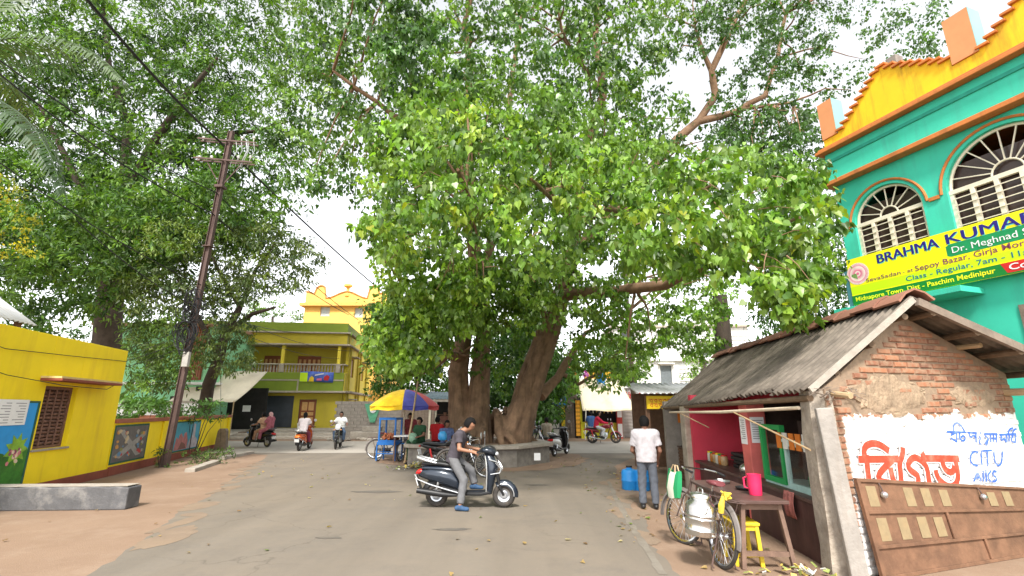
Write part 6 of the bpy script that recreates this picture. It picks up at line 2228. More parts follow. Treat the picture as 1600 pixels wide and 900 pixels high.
# thin twigs in the near sprays
tws = MB()
for k in range(90):
    i = rg.choice(order[:2500])
    p = Vector(data[0][i]) - PB
    q = p + Vector((rg.uniform(-0.5, 0.5), rg.uniform(0.1, 0.7), rg.uniform(-0.1, 0.5)))
    tws.tube([p, p.lerp(q, 0.5) + Vector((0, 0, 0.05)), q], [0.004, 0.007, 0.011], 5, caps=False)
tag(tws.build('twigs', M_barkl, PT), kind='stuff')
ne = Field(0.02)
c_ = AT(900, 432, 17.3)
for k in range(9):
    ne.ell((rg.uniform(-0.12, 0.12), rg.uniform(-0.1, 0.1), rg.uniform(-0.1, 0.1)), (0.18, 0.16, 0.13))
o = ne.build('bird_nest', M_barkd, None, h=0.04)
o.location = c_
tag(o, 'brown round nest lodged at the fork of the leaning stem', 'nest')


def tree(name, label, base, cat='tree', group=None):
    return thing(name, label, cat, base, 0, group)


def branch(t, base, pts, rr, m=M_barkd, nm='trunk', n=9):
    b = Vector(base)
    return MB().tube([Vector(p) - b for p in pts], rr, n, lobes=0.1, seed=int(rr[0] * 1000)).build(nm, m, t, smooth=70)


# ------------------------------------------------------------------ large tree behind the yellow building
b = (-19.5, 23.5, 0)
T1_ = tree('broadleaf_tree', 'large dense dark tree towering behind the yellow building', b)
top = AT(180, 420, 23.5)
branch(T1_, b, [b, (-19.3, 23.5, 3), AT(172, 480, 23.5), AT(182, 400, 23.5), AT(192, 320, 23.6)], [0.75, 0.62, 0.58, 0.5, 0.4], M_barkd)
for pts, rr in (([AT(182, 400, 23.5), AT(140, 320, 22.5), AT(100, 240, 22), AT(60, 160, 21)], [0.3, 0.22, 0.15, 0.08]),
                ([AT(192, 320, 23.6), AT(235, 230, 23), AT(290, 150, 22), AT(340, 90, 21.5)], [0.32, 0.22, 0.16, 0.08]),
                ([AT(192, 320, 23.6), AT(200, 200, 24), AT(170, 100, 24), AT(160, 0, 24)], [0.3, 0.22, 0.15, 0.1]),
                ([AT(215, 270, 23.3), AT(300, 215, 24), AT(400, 205, 24), AT(450, 190, 24)], [0.2, 0.15, 0.1, 0.05]),
                ([AT(190, 350, 23.5), AT(120, 380, 21), AT(60, 390, 20)], [0.2, 0.13, 0.06])):
    branch(T1_, b, pts, rr, M_barkd, 'limb', 7)
lv = Leaves()
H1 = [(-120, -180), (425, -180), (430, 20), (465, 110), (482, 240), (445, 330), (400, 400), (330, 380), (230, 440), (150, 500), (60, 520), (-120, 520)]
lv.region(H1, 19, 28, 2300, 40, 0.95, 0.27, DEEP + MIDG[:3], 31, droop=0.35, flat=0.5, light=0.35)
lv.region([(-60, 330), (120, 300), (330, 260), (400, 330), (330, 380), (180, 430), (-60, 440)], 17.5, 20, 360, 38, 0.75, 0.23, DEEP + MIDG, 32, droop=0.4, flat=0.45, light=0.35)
lv.region([(-60, 60), (330, 40), (400, 200), (380, 330), (150, 430), (-60, 430)], 22, 26, 300, 40, 1.1, 0.32, [(0.025, 0.06, 0.016), (0.035, 0.085, 0.02)], 33, droop=0.35, flat=0.6, light=0.3)  # inner clumps: shade of the crown's depth put into very dark leaf colours
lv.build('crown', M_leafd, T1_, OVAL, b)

# ------------------------------------------------------------------ small crooked tree behind the boundary wall
b = AT(318, 640, 22.4)
b = (b.x, 22.4, 0)
T2_ = tree('crooked_tree', 'small crooked tree with sparse olive leaves beside the utility pole', b)
branch(T2_, b, [b, AT(326, 600, 21.8), AT(342, 560, 20.9), AT(352, 520, 20.5), AT(375, 480, 20.3)], [0.28, 0.24, 0.22, 0.17, 0.12], M_barkd)
for pts, rr in (([AT(352, 520, 20.5), AT(395, 490, 20), AT(430, 480, 19.5)], [0.12, 0.09, 0.05]), ([AT(342, 555, 20.5), AT(300, 480, 20), AT(270, 420, 19.5)], [0.12, 0.09, 0.05]),
                ([AT(375, 480, 20.3), AT(400, 420, 19.5), AT(430, 380, 19)], [0.1, 0.07, 0.04]), ([AT(375, 480, 20.3), AT(340, 420, 20), AT(320, 370, 20)], [0.1, 0.07, 0.04])):
    branch(T2_, b, pts, rr, M_barkd, 'limb', 7)
lv = Leaves()
OLV = [(0.10, 0.15, 0.03), (0.07, 0.11, 0.028), (0.15, 0.20, 0.04), (0.06, 0.11, 0.035)]
lv.region([(195, 350), (330, 335), (420, 345), (508, 390), (485, 440), (400, 470), (330, 480), (220, 500), (190, 450)], 17.5, 22, 430, 34, 0.65, 0.18, OLV, 41, droop=0.5, light=0.35)
lv.region([(330, 490), (400, 480), (395, 570), (340, 590), (300, 560)], 18.5, 20.5, 90, 30, 0.45, 0.15, OLV, 42, droop=0.8)
lv.region([(195, 500), (300, 490), (290, 600), (200, 610)], 18.5, 21, 190, 28, 0.55, 0.17, OLV + MIDG, 43, droop=0.5)
lv.region([(230, 340), (330, 340), (300, 400), (220, 390)], 16.5, 18, 30, 26, 0.5, 0.14, [(0.2, 0.27, 0.05), (0.13, 0.2, 0.04)], 44, droop=0.5)
lv.build('crown', M_leafd, T2_, OVAL, b)

# ------------------------------------------------------------------ yellow-leaved tree at the left edge
b = (-18.2, 15.8, 0)
T3_ = tree('yellow_blossom_tree', 'tree with yellow blossom sprays above the yellow building', b)
branch(T3_, b, [b, (-17.6, 15.8, 3.2), AT(-40, 400, 15.6), AT(0, 340, 15.5)], [0.2, 0.16, 0.1, 0.05], M_barkd)
lv = Leaves()
lv.region([(-90, 260), (20, 270), (55, 340), (50, 390), (20, 410), (-90, 420)], 14.5, 16.5, 60, 34, 0.45, 0.13, [(0.50, 0.46, 0.03), (0.36, 0.42, 0.04), (0.18, 0.28, 0.04), (0.55, 0.44, 0.02)], 51, droop=0.4, light=0.3)
lv.build('crown', M_leafd, T3_, DIAMOND, b)

# ------------------------------------------------------------------ dark tree between hut and teal building, far trees
b = (8.0, 18.5, 0)
T4_ = tree('shade_tree', 'dark leafy tree behind the hut beside the teal building', b)
branch(T4_, b, [b, (8.0, 18.4, 3), (7.9, 18.0, 6)], [0.4, 0.32, 0.25], M_barkd)
lv = Leaves()
lv.region([(1180, 300), (1250, 240), (1330, 250), (1350, 420), (1330, 500), (1240, 520), (1170, 540), (1200, 440)], 15.5, 20.5, 330, 34, 0.65, 0.17, DEEP, 61, droop=0.6, light=0.3)
lv.build('crown', M_leafd, T4_, OVAL, b)
far = [
    ('far_tree', 'dark green tree filling the gap between the trunk stems', (0.2, 30.0, 0), [(745, 520), (850, 490), (895, 560), (870, 655), (760, 670)], 27.5, 31.5, 330, DEEP, 71),
    ('far_tree', 'green tree behind the striped umbrella and plank shack', (-7.0, 37.0, 0), [(570, 470), (700, 470), (715, 600), (690, 650), (590, 640)], 34.5, 39, 380, DEEP + MIDG[:1], 72),
    ('far_tree', 'pale green tree behind the olive house roof', (-27.0, 56.0, 0), [(385, 500), (395, 470), (440, 468), (472, 490), (475, 520), (390, 520)], 54, 58, 60, MIDG, 73),
    ('far_tree', 'loose green tree above the far shops', (5.0, 37.0, 0), [(880, 560), (940, 520), (1010, 540), (1000, 600), (900, 625)], 34.2, 38, 150, MIDG + DEEP, 74),
    ('far_tree', 'dark tree standing behind the blue sign shop', (2.4, 38, 0), [(800, 560), (900, 560), (890, 660), (810, 660)], 36, 40, 200, DEEP, 75),
    ('far_tree', 'dark tree behind the mint house and large tree', (-33, 40, 0), [(120, 440), (330, 420), (340, 520), (200, 560), (100, 560)], 36, 43, 120, DEEP, 76),
    ('far_tree', 'small green tree standing before the white building', (14.2, 40.0, 0), [(1075, 545), (1120, 520), (1130, 590), (1085, 600)], 38.5, 41, 30, MIDG, 77),
]
for nm, lb, b, poly, y0, y1, nc, cols, sd in far:
    t = tree(nm, lb, b)
    c_ = np.mean(poly, axis=0)
    branch(t, b, [b, (b[0], b[1], 1.5), AT(c_[0], c_[1], b[1])], [0.3, 0.25, 0.15], M_barkd)
    lv = Leaves()
    lv.region(poly, y0, y1, nc, 36, 1.05, 0.34, cols, sd, droop=0.4, light=0.35)
    lv.build('crown', M_leafd, t, DIAMOND, b)

# ------------------------------------------------------------------ coconut palm, its fronds reach in at top left
PBm = Vector((-15.9, 12.2, 0))
PA = tree('coconut_palm', 'coconut palm whose feathery fronds hang in at the upper edge', PBm)
hub = AT(-85, 95, 12.2)
MB().tube([(0, 0, 0), (0.1, 0, 4), (hub - PBm).lerp(Vector((0.1, 0, 4)), 0.4), hub - PBm], [0.24, 0.19, 0.16, 0.15], 10).build('trunk', M_cement, PA)
M_frond = leaf_mat('frond', 0.55, 0.2)


def frond(pts, ll, seed, nl=46, col=(0.09, 0.13, 0.05)):
    rg_ = random.Random(seed)
    P_ = [Vector(p) - PBm for p in pts]
    mbf = MB()
    sp = []
    for k in range(nl + 1):                        # Catmull style sampling
        f = k / nl * (len(P_) - 1)
        i = min(int(f), len(P_) - 2)
        t = f - i
        p0, p1, p2, p3 = P_[max(i - 1, 0)], P_[i], P_[i + 1], P_[min(i + 2, len(P_) - 1)]
        sp.append(0.5 * ((2 * p1) + (p2 - p0) * t + (2 * p0 - 5 * p1 + 4 * p2 - p3) * t * t + (3 * p1 - p0 - 3 * p2 + p3) * t ** 3))
    mbf.tube(sp, [0.028 * (1 - 0.85 * k / nl) for k in range(nl + 1)], 6)
    for k in range(3, nl + 1):
        t = (sp[k] - sp[k - 1]).normalized()
        s = t.cross(Vector((0, 0, 1)))
        s = s.normalized() if s.length > 0.05 else Vector((1, 0, 0))
        L = ll * (math.sin(math.pi * min(1, 0.25 + 0.75 * k / nl) ** 0.9) * 0.75 + 0.25)
        for sg_ in (-1, 1):
            a = sp[k]
            d1 = (s * sg_ * 0.75 + t * 0.5 + Vector((0, 0, -0.15 - rg_.uniform(0, 0.25)))).normalized()
            d2 = (d1 + Vector((0, 0, -1.0 - rg_.uniform(0, 0.5)))).normalized()
            m1 = a + d1 * L * 0.45
            e = m1 + d2 * L * 0.55
            w_ = t * 0.045
            mbf.add([a - w_ * 0.6, a + w_ * 0.6, m1 + w_, m1 - w_, e], [(0, 1, 2, 3), (3, 2, 4)])
    o = mbf.build('frond', M_frond, PA, smooth=0)
    me = o.data
    at = me.attributes.new('tint', 'FLOAT_COLOR', 'POINT')
    cc = np.ones((len(me.vertices), 4), np.float32)
    rngf = np.random.default_rng(seed)
    cc[:, :3] = np.array(col) * rngf.uniform(0.7, 1.3, (len(me.vertices), 1))
    at.data.foreach_set('color', cc.ravel())


frond([hub, AT(0, 62, 12), AT(90, 62, 11.6), AT(150, 85, 11.3), AT(190, 122, 11.2)], 1.35, 1, 52, (0.065, 0.11, 0.035))
frond([hub, AT(-10, 150, 11.5), AT(40, 185, 11.2), AT(75, 235, 11), AT(98, 300, 11)], 1.2, 2, 48, (0.04, 0.075, 0.028))
frond([hub, AT(-20, 30, 12.5), AT(30, -20, 13), AT(70, -40, 13.2)], 1.0, 3, 40)
frond([hub, hub + Vector((-1.5, 0.5, 0.6)), hub + Vector((-2.8, 0.8, 0.0)), hub + Vector((-3.4, 1.0, -1.4))], 1.0, 4, 40)
frond([hub, hub + Vector((-0.3, 1.5, 0.7)), hub + Vector((-0.4, 2.8, 0.2)), hub + Vector((-0.5, 3.6, -1.0))], 1.0, 5, 40)
frond([hub, hub + Vector((-0.5, -1.4, 0.6)), hub + Vector((-0.9, -2.5, 0.0)), hub + Vector((-1.1, -3.1, -1.2))], 1.0, 6, 40)

# ------------------------------------------------------------------ shrubs and weeds
def shrub(name, label, poly, y0, y1, nc, per, rc, size, cols, seed, shape=OVAL, group=None):
    c_ = np.mean(np.array(poly), axis=0)
    g_ = AT(c_[0], c_[1], (y0 + y1) / 2)
    b = (g_.x, g_.y, 0)
    t = thing(name, label, 'plant', b, 0, group)
    lv_ = Leaves()
    cen = lv_.region(poly, y0, y1, nc, per, rc, size, cols, seed, droop=0.2, light=0.35)
    lv_.build('foliage', M_leafd, t, shape, b)
    st = MB()
    for k in range(min(8, nc)):
        e_ = Vector(cen[k]) - Vector(b)
        st.tube([(e_.x * 0.3, e_.y * 0.3, 0.0), e_ * 0.6, e_], [0.02, 0.014, 0.006], 5)
    st.build('stems', M_barkd, t)['kind'] = 'stuff'
    return t


shrub('garden_shrub', 'leafy green shrub rising behind the yellow boundary wall', [(185, 618), (255, 622), (262, 655), (190, 658)], 17.0, 19.5, 40, 24, 0.35, 0.2, [(0.12, 0.25, 0.05), (0.08, 0.18, 0.035)], 81)
shrub('garden_shrub', 'low leafy shrub behind the wall between pole and crooked tree', [(265, 628), (345, 625), (345, 655), (265, 655)], 19, 22, 30, 22, 0.35, 0.16, [(0.09, 0.2, 0.04), (0.06, 0.14, 0.03)], 82)
shrub('roadside_weeds', 'clump of weeds growing at the foot of the yellow wall', [(262, 725), (290, 705), (350, 698), (372, 708), (330, 726), (280, 740)], 17.0, 20.5, 46, 22, 0.22, 0.10, [(0.10, 0.19, 0.04), (0.15, 0.24, 0.05), (0.07, 0.13, 0.03)], 83)
shrub('pole_creeper', 'small creeper climbing the foot of the utility pole', [(240, 735), (262, 735), (268, 690), (248, 690)], 16.2, 16.5, 14, 16, 0.14, 0.09, [(0.09, 0.19, 0.04), (0.16, 0.2, 0.04)], 84)
# ------------------------------------------------------------------ utility pole and cables
UB = G(257, 730)
UP_ = thing('utility_pole', 'tall rusty iron utility pole with two cross arms and cable coils', 'pole', UB)
ut = AT(362, 205, UB.y) - UB
uz = ut.normalized()


def pol(z):
    return uz * (z / uz.z)


i_ = MB()
for s in (-1, 1):
    i_.bar(pol(0) + Vector((s * 0.085, 0, 0)), pol(ut.z) + Vector((s * 0.075, 0, 0)), 0.02, 0.16, up=(0, 1, 0))
i_.bar(pol(0), pol(ut.z), 0.16, 0.025, up=(0, 1, 0))
i_.build('shaft', M_iron, UP_, smooth=0)
for k, z in enumerate((10.75, 11.55)):
    c_ = pol(z)
    for yy in (-0.1, 0.1):
        MB().bar(c_ + Vector((-1.15, yy, 0.1)), c_ + Vector((1.05, yy, -0.1)), 0.035, 0.06).build('cross_arm', M_iron, UP_, smooth=0)
    for x in (-1.0, -0.55, 0.45, 0.9):
        MB().lathe([(0.02, 0), (0.02, 0.06), (0.06, 0.07), (0.035, 0.1), (0.06, 0.12), (0.03, 0.16), (0, 0.17)], 9, Matrix.Translation(c_ + Vector((x, 0, 0.06)))).build('insulator', M_white, UP_)
for s in (-1, 1):
    MB().bar(pol(9.7), pol(10.75) + Vector((s * 0.7, 0.0, 0)), 0.03, 0.03).build('brace', M_iron, UP_, smooth=0)
MB().obox(pol(9.7), (0.3, 0.3, 0.1)).build('clamp', M_iron, UP_, smooth=0)
MB().obox(pol(7.4), (0.3, 0.3, 0.03)).build('clamp', M_iron, UP_, smooth=0)
rg = random.Random(5)
for zc in (5.2, 4.25):                                   # coils of spare cable
    cb = MB()
    for k in range(13):
        c_ = pol(zc) + Vector((rg.uniform(-0.12, 0.12), -0.18 + rg.uniform(-0.1, 0.1), rg.uniform(-0.3, 0.3)))
        r1, r2, a0 = rg.uniform(0.16, 0.32), rg.uniform(0.25, 0.5), rg.uniform(-0.5, 0.5)
        pts = [c_ + Vector((r1 * math.cos(t) * math.cos(a0), r1 * math.cos(t) * math.sin(a0) - 0.05, r2 * math.sin(t))) for t in [j * math.pi / 8 for j in range(16)]]
        cb.tube(pts, 0.014, 5, closed=True)
    tag(cb.build('cable_coil', M_wire, UP_), kind='stuff')
MB().obox(pol(3.4) + Vector((0.1, -0.14, 0)), (0.2, 0.14, 0.5)).build('junction_box', mat('meter_grey', (0.35, 0.33, 0.3)), UP_, smooth=0, bevel=0.02)
# stays and loose wires on the cross arms
for k in range(6):
    c_ = pol(11.3)
    x = rg.uniform(0.3, 1.0)
    MB().tube([c_ + Vector((x, -0.1, 0.25)), c_ + Vector((x + 0.12, -0.15, -0.2)), c_ + Vector((x - 0.05, -0.1, -0.6)), c_ + Vector((x - 0.15, 0, -0.8))], 0.01, 5).build('jumper_wire', M_tin, UP_)


def cable(label, pts, r=0.012, sag=0.0, group='overhead cables at the utility pole'):
    P_ = [Vector(p) for p in pts]
    out = []
    for a, b in zip(P_, P_[1:]):
        for k in range(10):
            t = k / 10
            q = a.lerp(b, t)
            out.append(q - Vector((0, 0, sag * 4 * t * (1 - t))))
    out.append(P_[-1])
    o = MB().tube(out, r, 5).build('overhead_cable', M_wire)
    return tag(o, label, 'cable', group)


tp = UB + pol(11.6)
cable('thick black cable running from the upper edge past the pole top', [AT(120, -20, 9.0), UB + pol(11.5) + Vector((-0.3, -0.2, 0)), AT(600, 458, 37)], 0.042, 0.15)
cable('thin cable crossing the large tree towards the pole head', [AT(-20, 80, 10), UB + pol(9.4) + Vector((0, -0.2, 0)), AT(560, 500, 34)], 0.02, 0.25)
cable('lower thin cable crossing the large tree towards the pole', [AT(-20, 100, 10), UB + pol(8.6) + Vector((0, -0.2, 0)), AT(545, 492, 34)], 0.022, 0.3)
cable('thin cable sagging from the dark tree to the cable coils', [AT(-20, 240, 11), UB + pol(6.0), AT(420, 470, 26)], 0.016, 0.2)
cable('thin cable from the yellow building to the cable coils', [AT(120, 345, 13), UB + pol(5.2), AT(470, 520, 33)], 0.016, 0.2)
cable('service cable from the coils to the olive house balcony', [UB + pol(5.0), AT(530, 560, 35.5)], 0.012, 0.4)
cable('service cable from the coils to the olive house roof', [UB + pol(5.4), AT(560, 548, 35.5)], 0.012, 0.5)
for k in range(4):
    cable(['top', 'second', 'third', 'lowest'][k] + ' of the thin service cables strung left of the coils', [UB + pol(4.6 - 0.22 * k), AT(150, 556 + 9 * k, 15.2)], 0.008, 0.12, 'service cables left of the coils')
cable('dangling stay wire hanging beside the weeds at the wall', [AT(345, 500, 19), AT(345, 690, 19)], 0.008, 0, 'loose wires at the wall')
cable('thin cable over the far shops towards the white building', [AT(880, 470, 26), AT(1000, 500, 30), AT(1160, 520, 42)], 0.012, 0.3, 'cables over the far shops')

# ------------------------------------------------------------------ vehicles
def vshell(mb, st, n=16, p=2.6):
    """stations along z: (z, xc, half x, half y)"""
    rings = []
    for z, xc, hx, hy in st:
        rings.append([Vector((xc + math.copysign(abs(math.cos(a)) ** (2 / p), math.cos(a)) * hx, math.copysign(abs(math.sin(a)) ** (2 / p), math.sin(a)) * hy, z)) for a in [2 * math.pi * j / n for j in range(n)]])
    return mb.loft(rings)


def fender(mb, xc, zc, R, a0, a1, w, drop=0.05, n=14):
    """mudguard: arched strip around a wheel"""
    rings = []
    for k in range(n + 1):
        a = math.radians(a0 + (a1 - a0) * k / n)
        ca, sa = math.cos(a), math.sin(a)
        ww = w * (1 - 0.25 * abs(2 * k / n - 1) ** 3)
        sec = [(-ww, -drop), (-ww * 0.85, 0.0), (-ww * 0.35, 0.028), (ww * 0.35, 0.028), (ww * 0.85, 0.0), (ww, -drop), (ww * 0.7, -drop), (ww * 0.6, -0.01), (-ww * 0.6, -0.01), (-ww * 0.7, -drop)]
        rings.append([Vector((xc + (R + q) * ca, y, zc + (R + q) * sa)) for y, q in sec])
    return mb.loft(rings)


def make_wheel(t, x, r, wt, kind, nm='wheel', M=None):
    """wheel > tyre, rim (, spokes)"""
    MM = M or wheel_M(x, 0, r)
    rt = wt
    prof = [(r - rt + rt * math.cos(a), rt * 0.95 * math.sin(a)) for a in [2 * math.pi * k / 12 for k in range(12)]]
    w = MB().lathe(prof, 28, MM, closed=True).build(nm, M_tyre, t, smooth=70)
    ri = r - 2 * rt
    rim = MB()
    if kind == 'disc':
        rim.lathe([(ri + 0.012, -rt * 0.7), (ri + 0.012, rt * 0.7), (ri - 0.015, rt * 0.55), (ri * 0.55, rt * 0.2), (ri * 0.45, rt * 0.9), (0.0, rt * 0.9), (0.0, -rt * 0.9), (ri * 0.45, -rt * 0.9), (ri * 0.55, -rt * 0.2), (ri - 0.015, -rt * 0.55)], 24, MM, closed=True)
        rim.build('rim', M_steel, w, smooth=40)
    else:
        wr = min(rt * 0.9, 0.03)
        rim.lathe([(ri + 0.006, -wr), (ri + 0.006, wr), (ri - 0.016, wr * 0.8), (ri - 0.016, -wr * 0.8)], 28, MM, closed=True)
        rim.lathe([(0.028, -0.05), (0.028, 0.05), (0.0, 0.05), (0, -0.05)], 10, MM, closed=True)
        rim.build('rim', M_chrome if kind == 'spoke' else M_blackplastic, w, smooth=40)
        sp = MB()
        if kind == 'spoke':
            for k in range(32):
                a = 2 * math.pi * k / 32
                s_ = 0.035 if k % 2 else -0.035
                a2 = a + (0.5 if (k // 2) % 2 else -0.5)
                sp.tube([MM @ Vector((0.025 * math.cos(a2), 0.025 * math.sin(a2), s_)), MM @ Vector(((ri - 0.01) * math.cos(a), (ri - 0.01) * math.sin(a), 0))], 0.0022, 4, caps=False)
            tag(sp.build('spokes', M_steel, w), kind='stuff')
        else:
            for k in range(6):
                a = 2 * math.pi * k / 6
                MB().bar(MM @ Vector((0.02 * math.cos(a), 0.02 * math.sin(a), 0)), MM @ Vector(((ri - 0.01) * math.cos(a), (ri - 0.01) * math.sin(a), 0)), 0.035, 0.025).build('spoke', M_blackplastic, w, smooth=0)
    return w


def make_scooter(label, loc, rz, body, trim, seat=M_blackplastic, group=None, rear=None, plate=True, tail=None):
    t = thing('scooter', label, 'scooter', loc, rz, group)
    r = 0.215
    make_wheel(t, 0.0, r, 0.055, 'disc')
    make_wheel(t, 1.27, r, 0.055, 'disc')
    MB().shell([(-0.36, 0.58, 0.04, 0.025), (-0.30, 0.59, 0.11, 0.07), (-0.12, 0.575, 0.165, 0.125), (0.10, 0.545, 0.185, 0.155), (0.28, 0.50, 0.18, 0.165), (0.42, 0.44, 0.15, 0.15), (0.50, 0.40, 0.11, 0.12)], 20).build('side_cowl', rear or body, t, smooth=60)
    b2 = MB().shell([(-0.30, 0.685, 0.07, 0.03), (-0.2, 0.695, 0.125, 0.04), (0.1, 0.68, 0.155, 0.05), (0.38, 0.65, 0.145, 0.055), (0.5, 0.60, 0.11, 0.06)], 18)
    b2.build('upper_cowl', body, t, smooth=60)
    MB().shell([(-0.30, 0.765, 0.09, 0.02), (-0.2, 0.775, 0.13, 0.04), (0.05, 0.775, 0.15, 0.05), (0.2, 0.755, 0.15, 0.045), (0.4, 0.735, 0.135, 0.045), (0.52, 0.70, 0.08, 0.035)], 18).build('seat', seat, t, smooth=60)
    gr = MB()
    gr.tube([(0.0, -0.14, 0.79), (-0.2, -0.15, 0.84), (-0.36, -0.11, 0.88), (-0.40, 0, 0.885), (-0.36, 0.11, 0.88), (-0.2, 0.15, 0.84), (0.0, 0.14, 0.79)], [0.018, 0.024, 0.026, 0.026, 0.026, 0.024, 0.018], 8)
    gr.build('grab_rail', trim, t, smooth=60)
    # under-seat front panel
    vs = MB()
    vshell(vs, [(0.24, 0.50, 0.07, 0.13), (0.45, 0.50, 0.06, 0.14), (0.66, 0.47, 0.05, 0.12)])
    vs.build('inner_panel', body, t, smooth=60)
    MB().shell([(0.40, 0.255, 0.15, 0.04), (0.55, 0.25, 0.17, 0.035), (0.85, 0.25, 0.18, 0.035), (1.02, 0.28, 0.15, 0.04)], 14, 5).build('floorboard', M_blackplastic, t, smooth=50)
    MB().shell([(0.1, 0.33, 0.09, 0.10), (0.35, 0.28, 0.10, 0.08), (0.5, 0.24, 0.09, 0.05)], 12).build('engine', M_blackplastic, t, smooth=50)
    ls = MB()
    vshell(ls, [(0.24, 1.00, 0.05, 0.14), (0.40, 1.02, 0.07, 0.185), (0.60, 1.03, 0.10, 0.205), (0.74, 1.05, 0.12, 0.20), (0.86, 1.01, 0.11, 0.17), (0.95, 0.97, 0.08, 0.12), (0.99, 0.95, 0.05, 0.08)], 20, 2.4)
    ls.build('leg_shield', body, t, smooth=60)
    e_ = MB()
    for s in (-1, 1):
        e_.tube([(0.95, s * 0.15, 0.29), (0.96, s * 0.195, 0.45), (0.965, s * 0.212, 0.62), (0.95, s * 0.195, 0.8), (0.92, s * 0.14, 0.92)], 0.012, 6)
    e_.build('shield_edging', trim, t)
    ff = MB()
    fender(ff, 1.27, r, r + 0.03, -8, 128, 0.085, 0.07)
    ff.build('front_fender', body, t, smooth=60)
    fe = MB()
    for s in (-1, 1):
        fe.tube([(1.27 + (r - 0.02) * math.cos(a), s * 0.088, r + 0.005 + (r - 0.01) * math.sin(a)) for a in [math.radians(-5 + 13 * k) for k in range(11)]], 0.009, 6)
    fe.build('fender_trim', trim, t)
    fr = MB()
    fender(fr, 0.0, r, r + 0.05, 70, 175, 0.075, 0.06)
    fr.build('rear_fender', M_blackplastic, t, smooth=60)
    for s in (-1, 1):
        MB().tube([(1.27, s * 0.075, r), (1.20, s * 0.085, 0.36), (1.14, s * 0.05, 0.58)], [0.022, 0.024, 0.028], 8).build('fork', M_blackplastic, t)
        MB().tube([(0.0, s * 0.12, 0.24), (0.06, s * 0.13, 0.52)], 0.025, 8).build('shock_absorber', M_steel, t)
    hb = MB().shell([(0.80, 1.00, 0.09, 0.035), (0.88, 1.02, 0.19, 0.055), (0.98, 1.015, 0.20, 0.07), (1.08, 0.985, 0.14, 0.07), (1.14, 0.95, 0.08, 0.045)], 18)
    hb.build('handlebar_cowl', body, t, smooth=60)
    MB().shell([(0.92, 1.075, 0.10, 0.015), (1.0, 1.07, 0.13, 0.035), (1.08, 1.04, 0.11, 0.03), (1.12, 1.01, 0.06, 0.01)], 14).build('visor', M_blackplastic, t, smooth=60)
    MB().shell([(1.07, 0.965, 0.12, 0.045), (1.13, 0.955, 0.10, 0.042), (1.165, 0.945, 0.05, 0.02)], 16).build('headlight', mat('lamp_glass', (0.62, 0.64, 0.66), 0.1, 0.05, 5, spec=0.6), t, smooth=60)
    for s in (-1, 1):
        MB().tube([(0.86, s * 0.17, 1.01), (0.82, s * 0.25, 1.01), (0.80, s * 0.37, 1.0)], [0.016, 0.018, 0.018], 8).build('grip', M_black, t)
        MB().tube([(0.88, s * 0.20, 1.0), (0.86, s * 0.34, 0.99)], 0.006, 5).build('brake_lever', M_chrome, t)
        mi = MB().tube([(0.87, s * 0.21, 1.04), (0.87, s * 0.27, 1.16), (0.86, s * 0.31, 1.25)], 0.007, 6).build('mirror', M_blackplastic, t)
        MB().lathe([(0.0, -0.012), (0.055, -0.012), (0.064, 0.0), (0.055, 0.012), (0.0, 0.014)], 16, Matrix.Translation((0.86, s * 0.31, 1.29)) @ Matrix.Rotation(math.pi / 2, 4, 'Y')).build('mirror_glass', M_steel, mi)
        MB().shell([(1.10, 0.74, 0.02, 0.02), (1.14, 0.73, 0.03, 0.02), (1.17, 0.72, 0.01, 0.01)], 8).build('indicator', mat('amber_lamp', (0.7, 0.25, 0.02), 0.2), t)
    MB().shell([(-0.40, 0.60, 0.09, 0.025), (-0.36, 0.62, 0.12, 0.045), (-0.29, 0.63, 0.10, 0.05)], 14).build('tail_light', tail or mat('tail_red', (0.5, 0.015, 0.015), 0.2), t, smooth=60)
    if plate:
        MB().obox((-0.37, 0, 0.45), (0.012, 0.2, 0.14), (0, -0.35, 0)).build('number_plate', M_paper, t, smooth=0)
        MB().obox((-0.34, 0, 0.40), (0.012, 0.16, 0.32), (0, -0.4, 0)).build('plate_holder', M_blackplastic, t, smooth=0)
    MB().tube([(0.42, -0.13, 0.22), (0.15, -0.17, 0.24), (-0.05, -0.18, 0.27), (-0.34, -0.19, 0.31)], [0.022, 0.05, 0.055, 0.045], 10).build('exhaust', M_blackplastic, t, smooth=60)
    MB().tube([(0.45, 0.10, 0.2), (0.42, 0.17, 0.02), (0.36, 0.19, 0.01)], 0.012, 6).build('stand', M_blackplastic, t)
    # bright guard rails along the side and on the nose
    for s in (-1, 1):
        MB().tube([(-0.42, s * 0.06, 0.57), (-0.34, s * 0.16, 0.50), (-0.1, s * 0.205, 0.42), (0.12, s * 0.21, 0.36), (0.44, s * 0.17, 0.27)], 0.011, 6).build('side_guard', trim, t)
        MB().tube([(1.0, s * 0.19, 0.86), (1.14, s * 0.17, 0.82), (1.22, s * 0.11, 0.70), (1.20, s * 0.15, 0.62), (1.03, s * 0.2, 0.60)], 0.010, 6).build('nose_guard', trim, t)
        MB().tube([(1.12, s * 0.18, 0.80), (1.24, s * 0.1, 0.66)], 0.008, 6).build('nose_guard', trim, t)
    return t


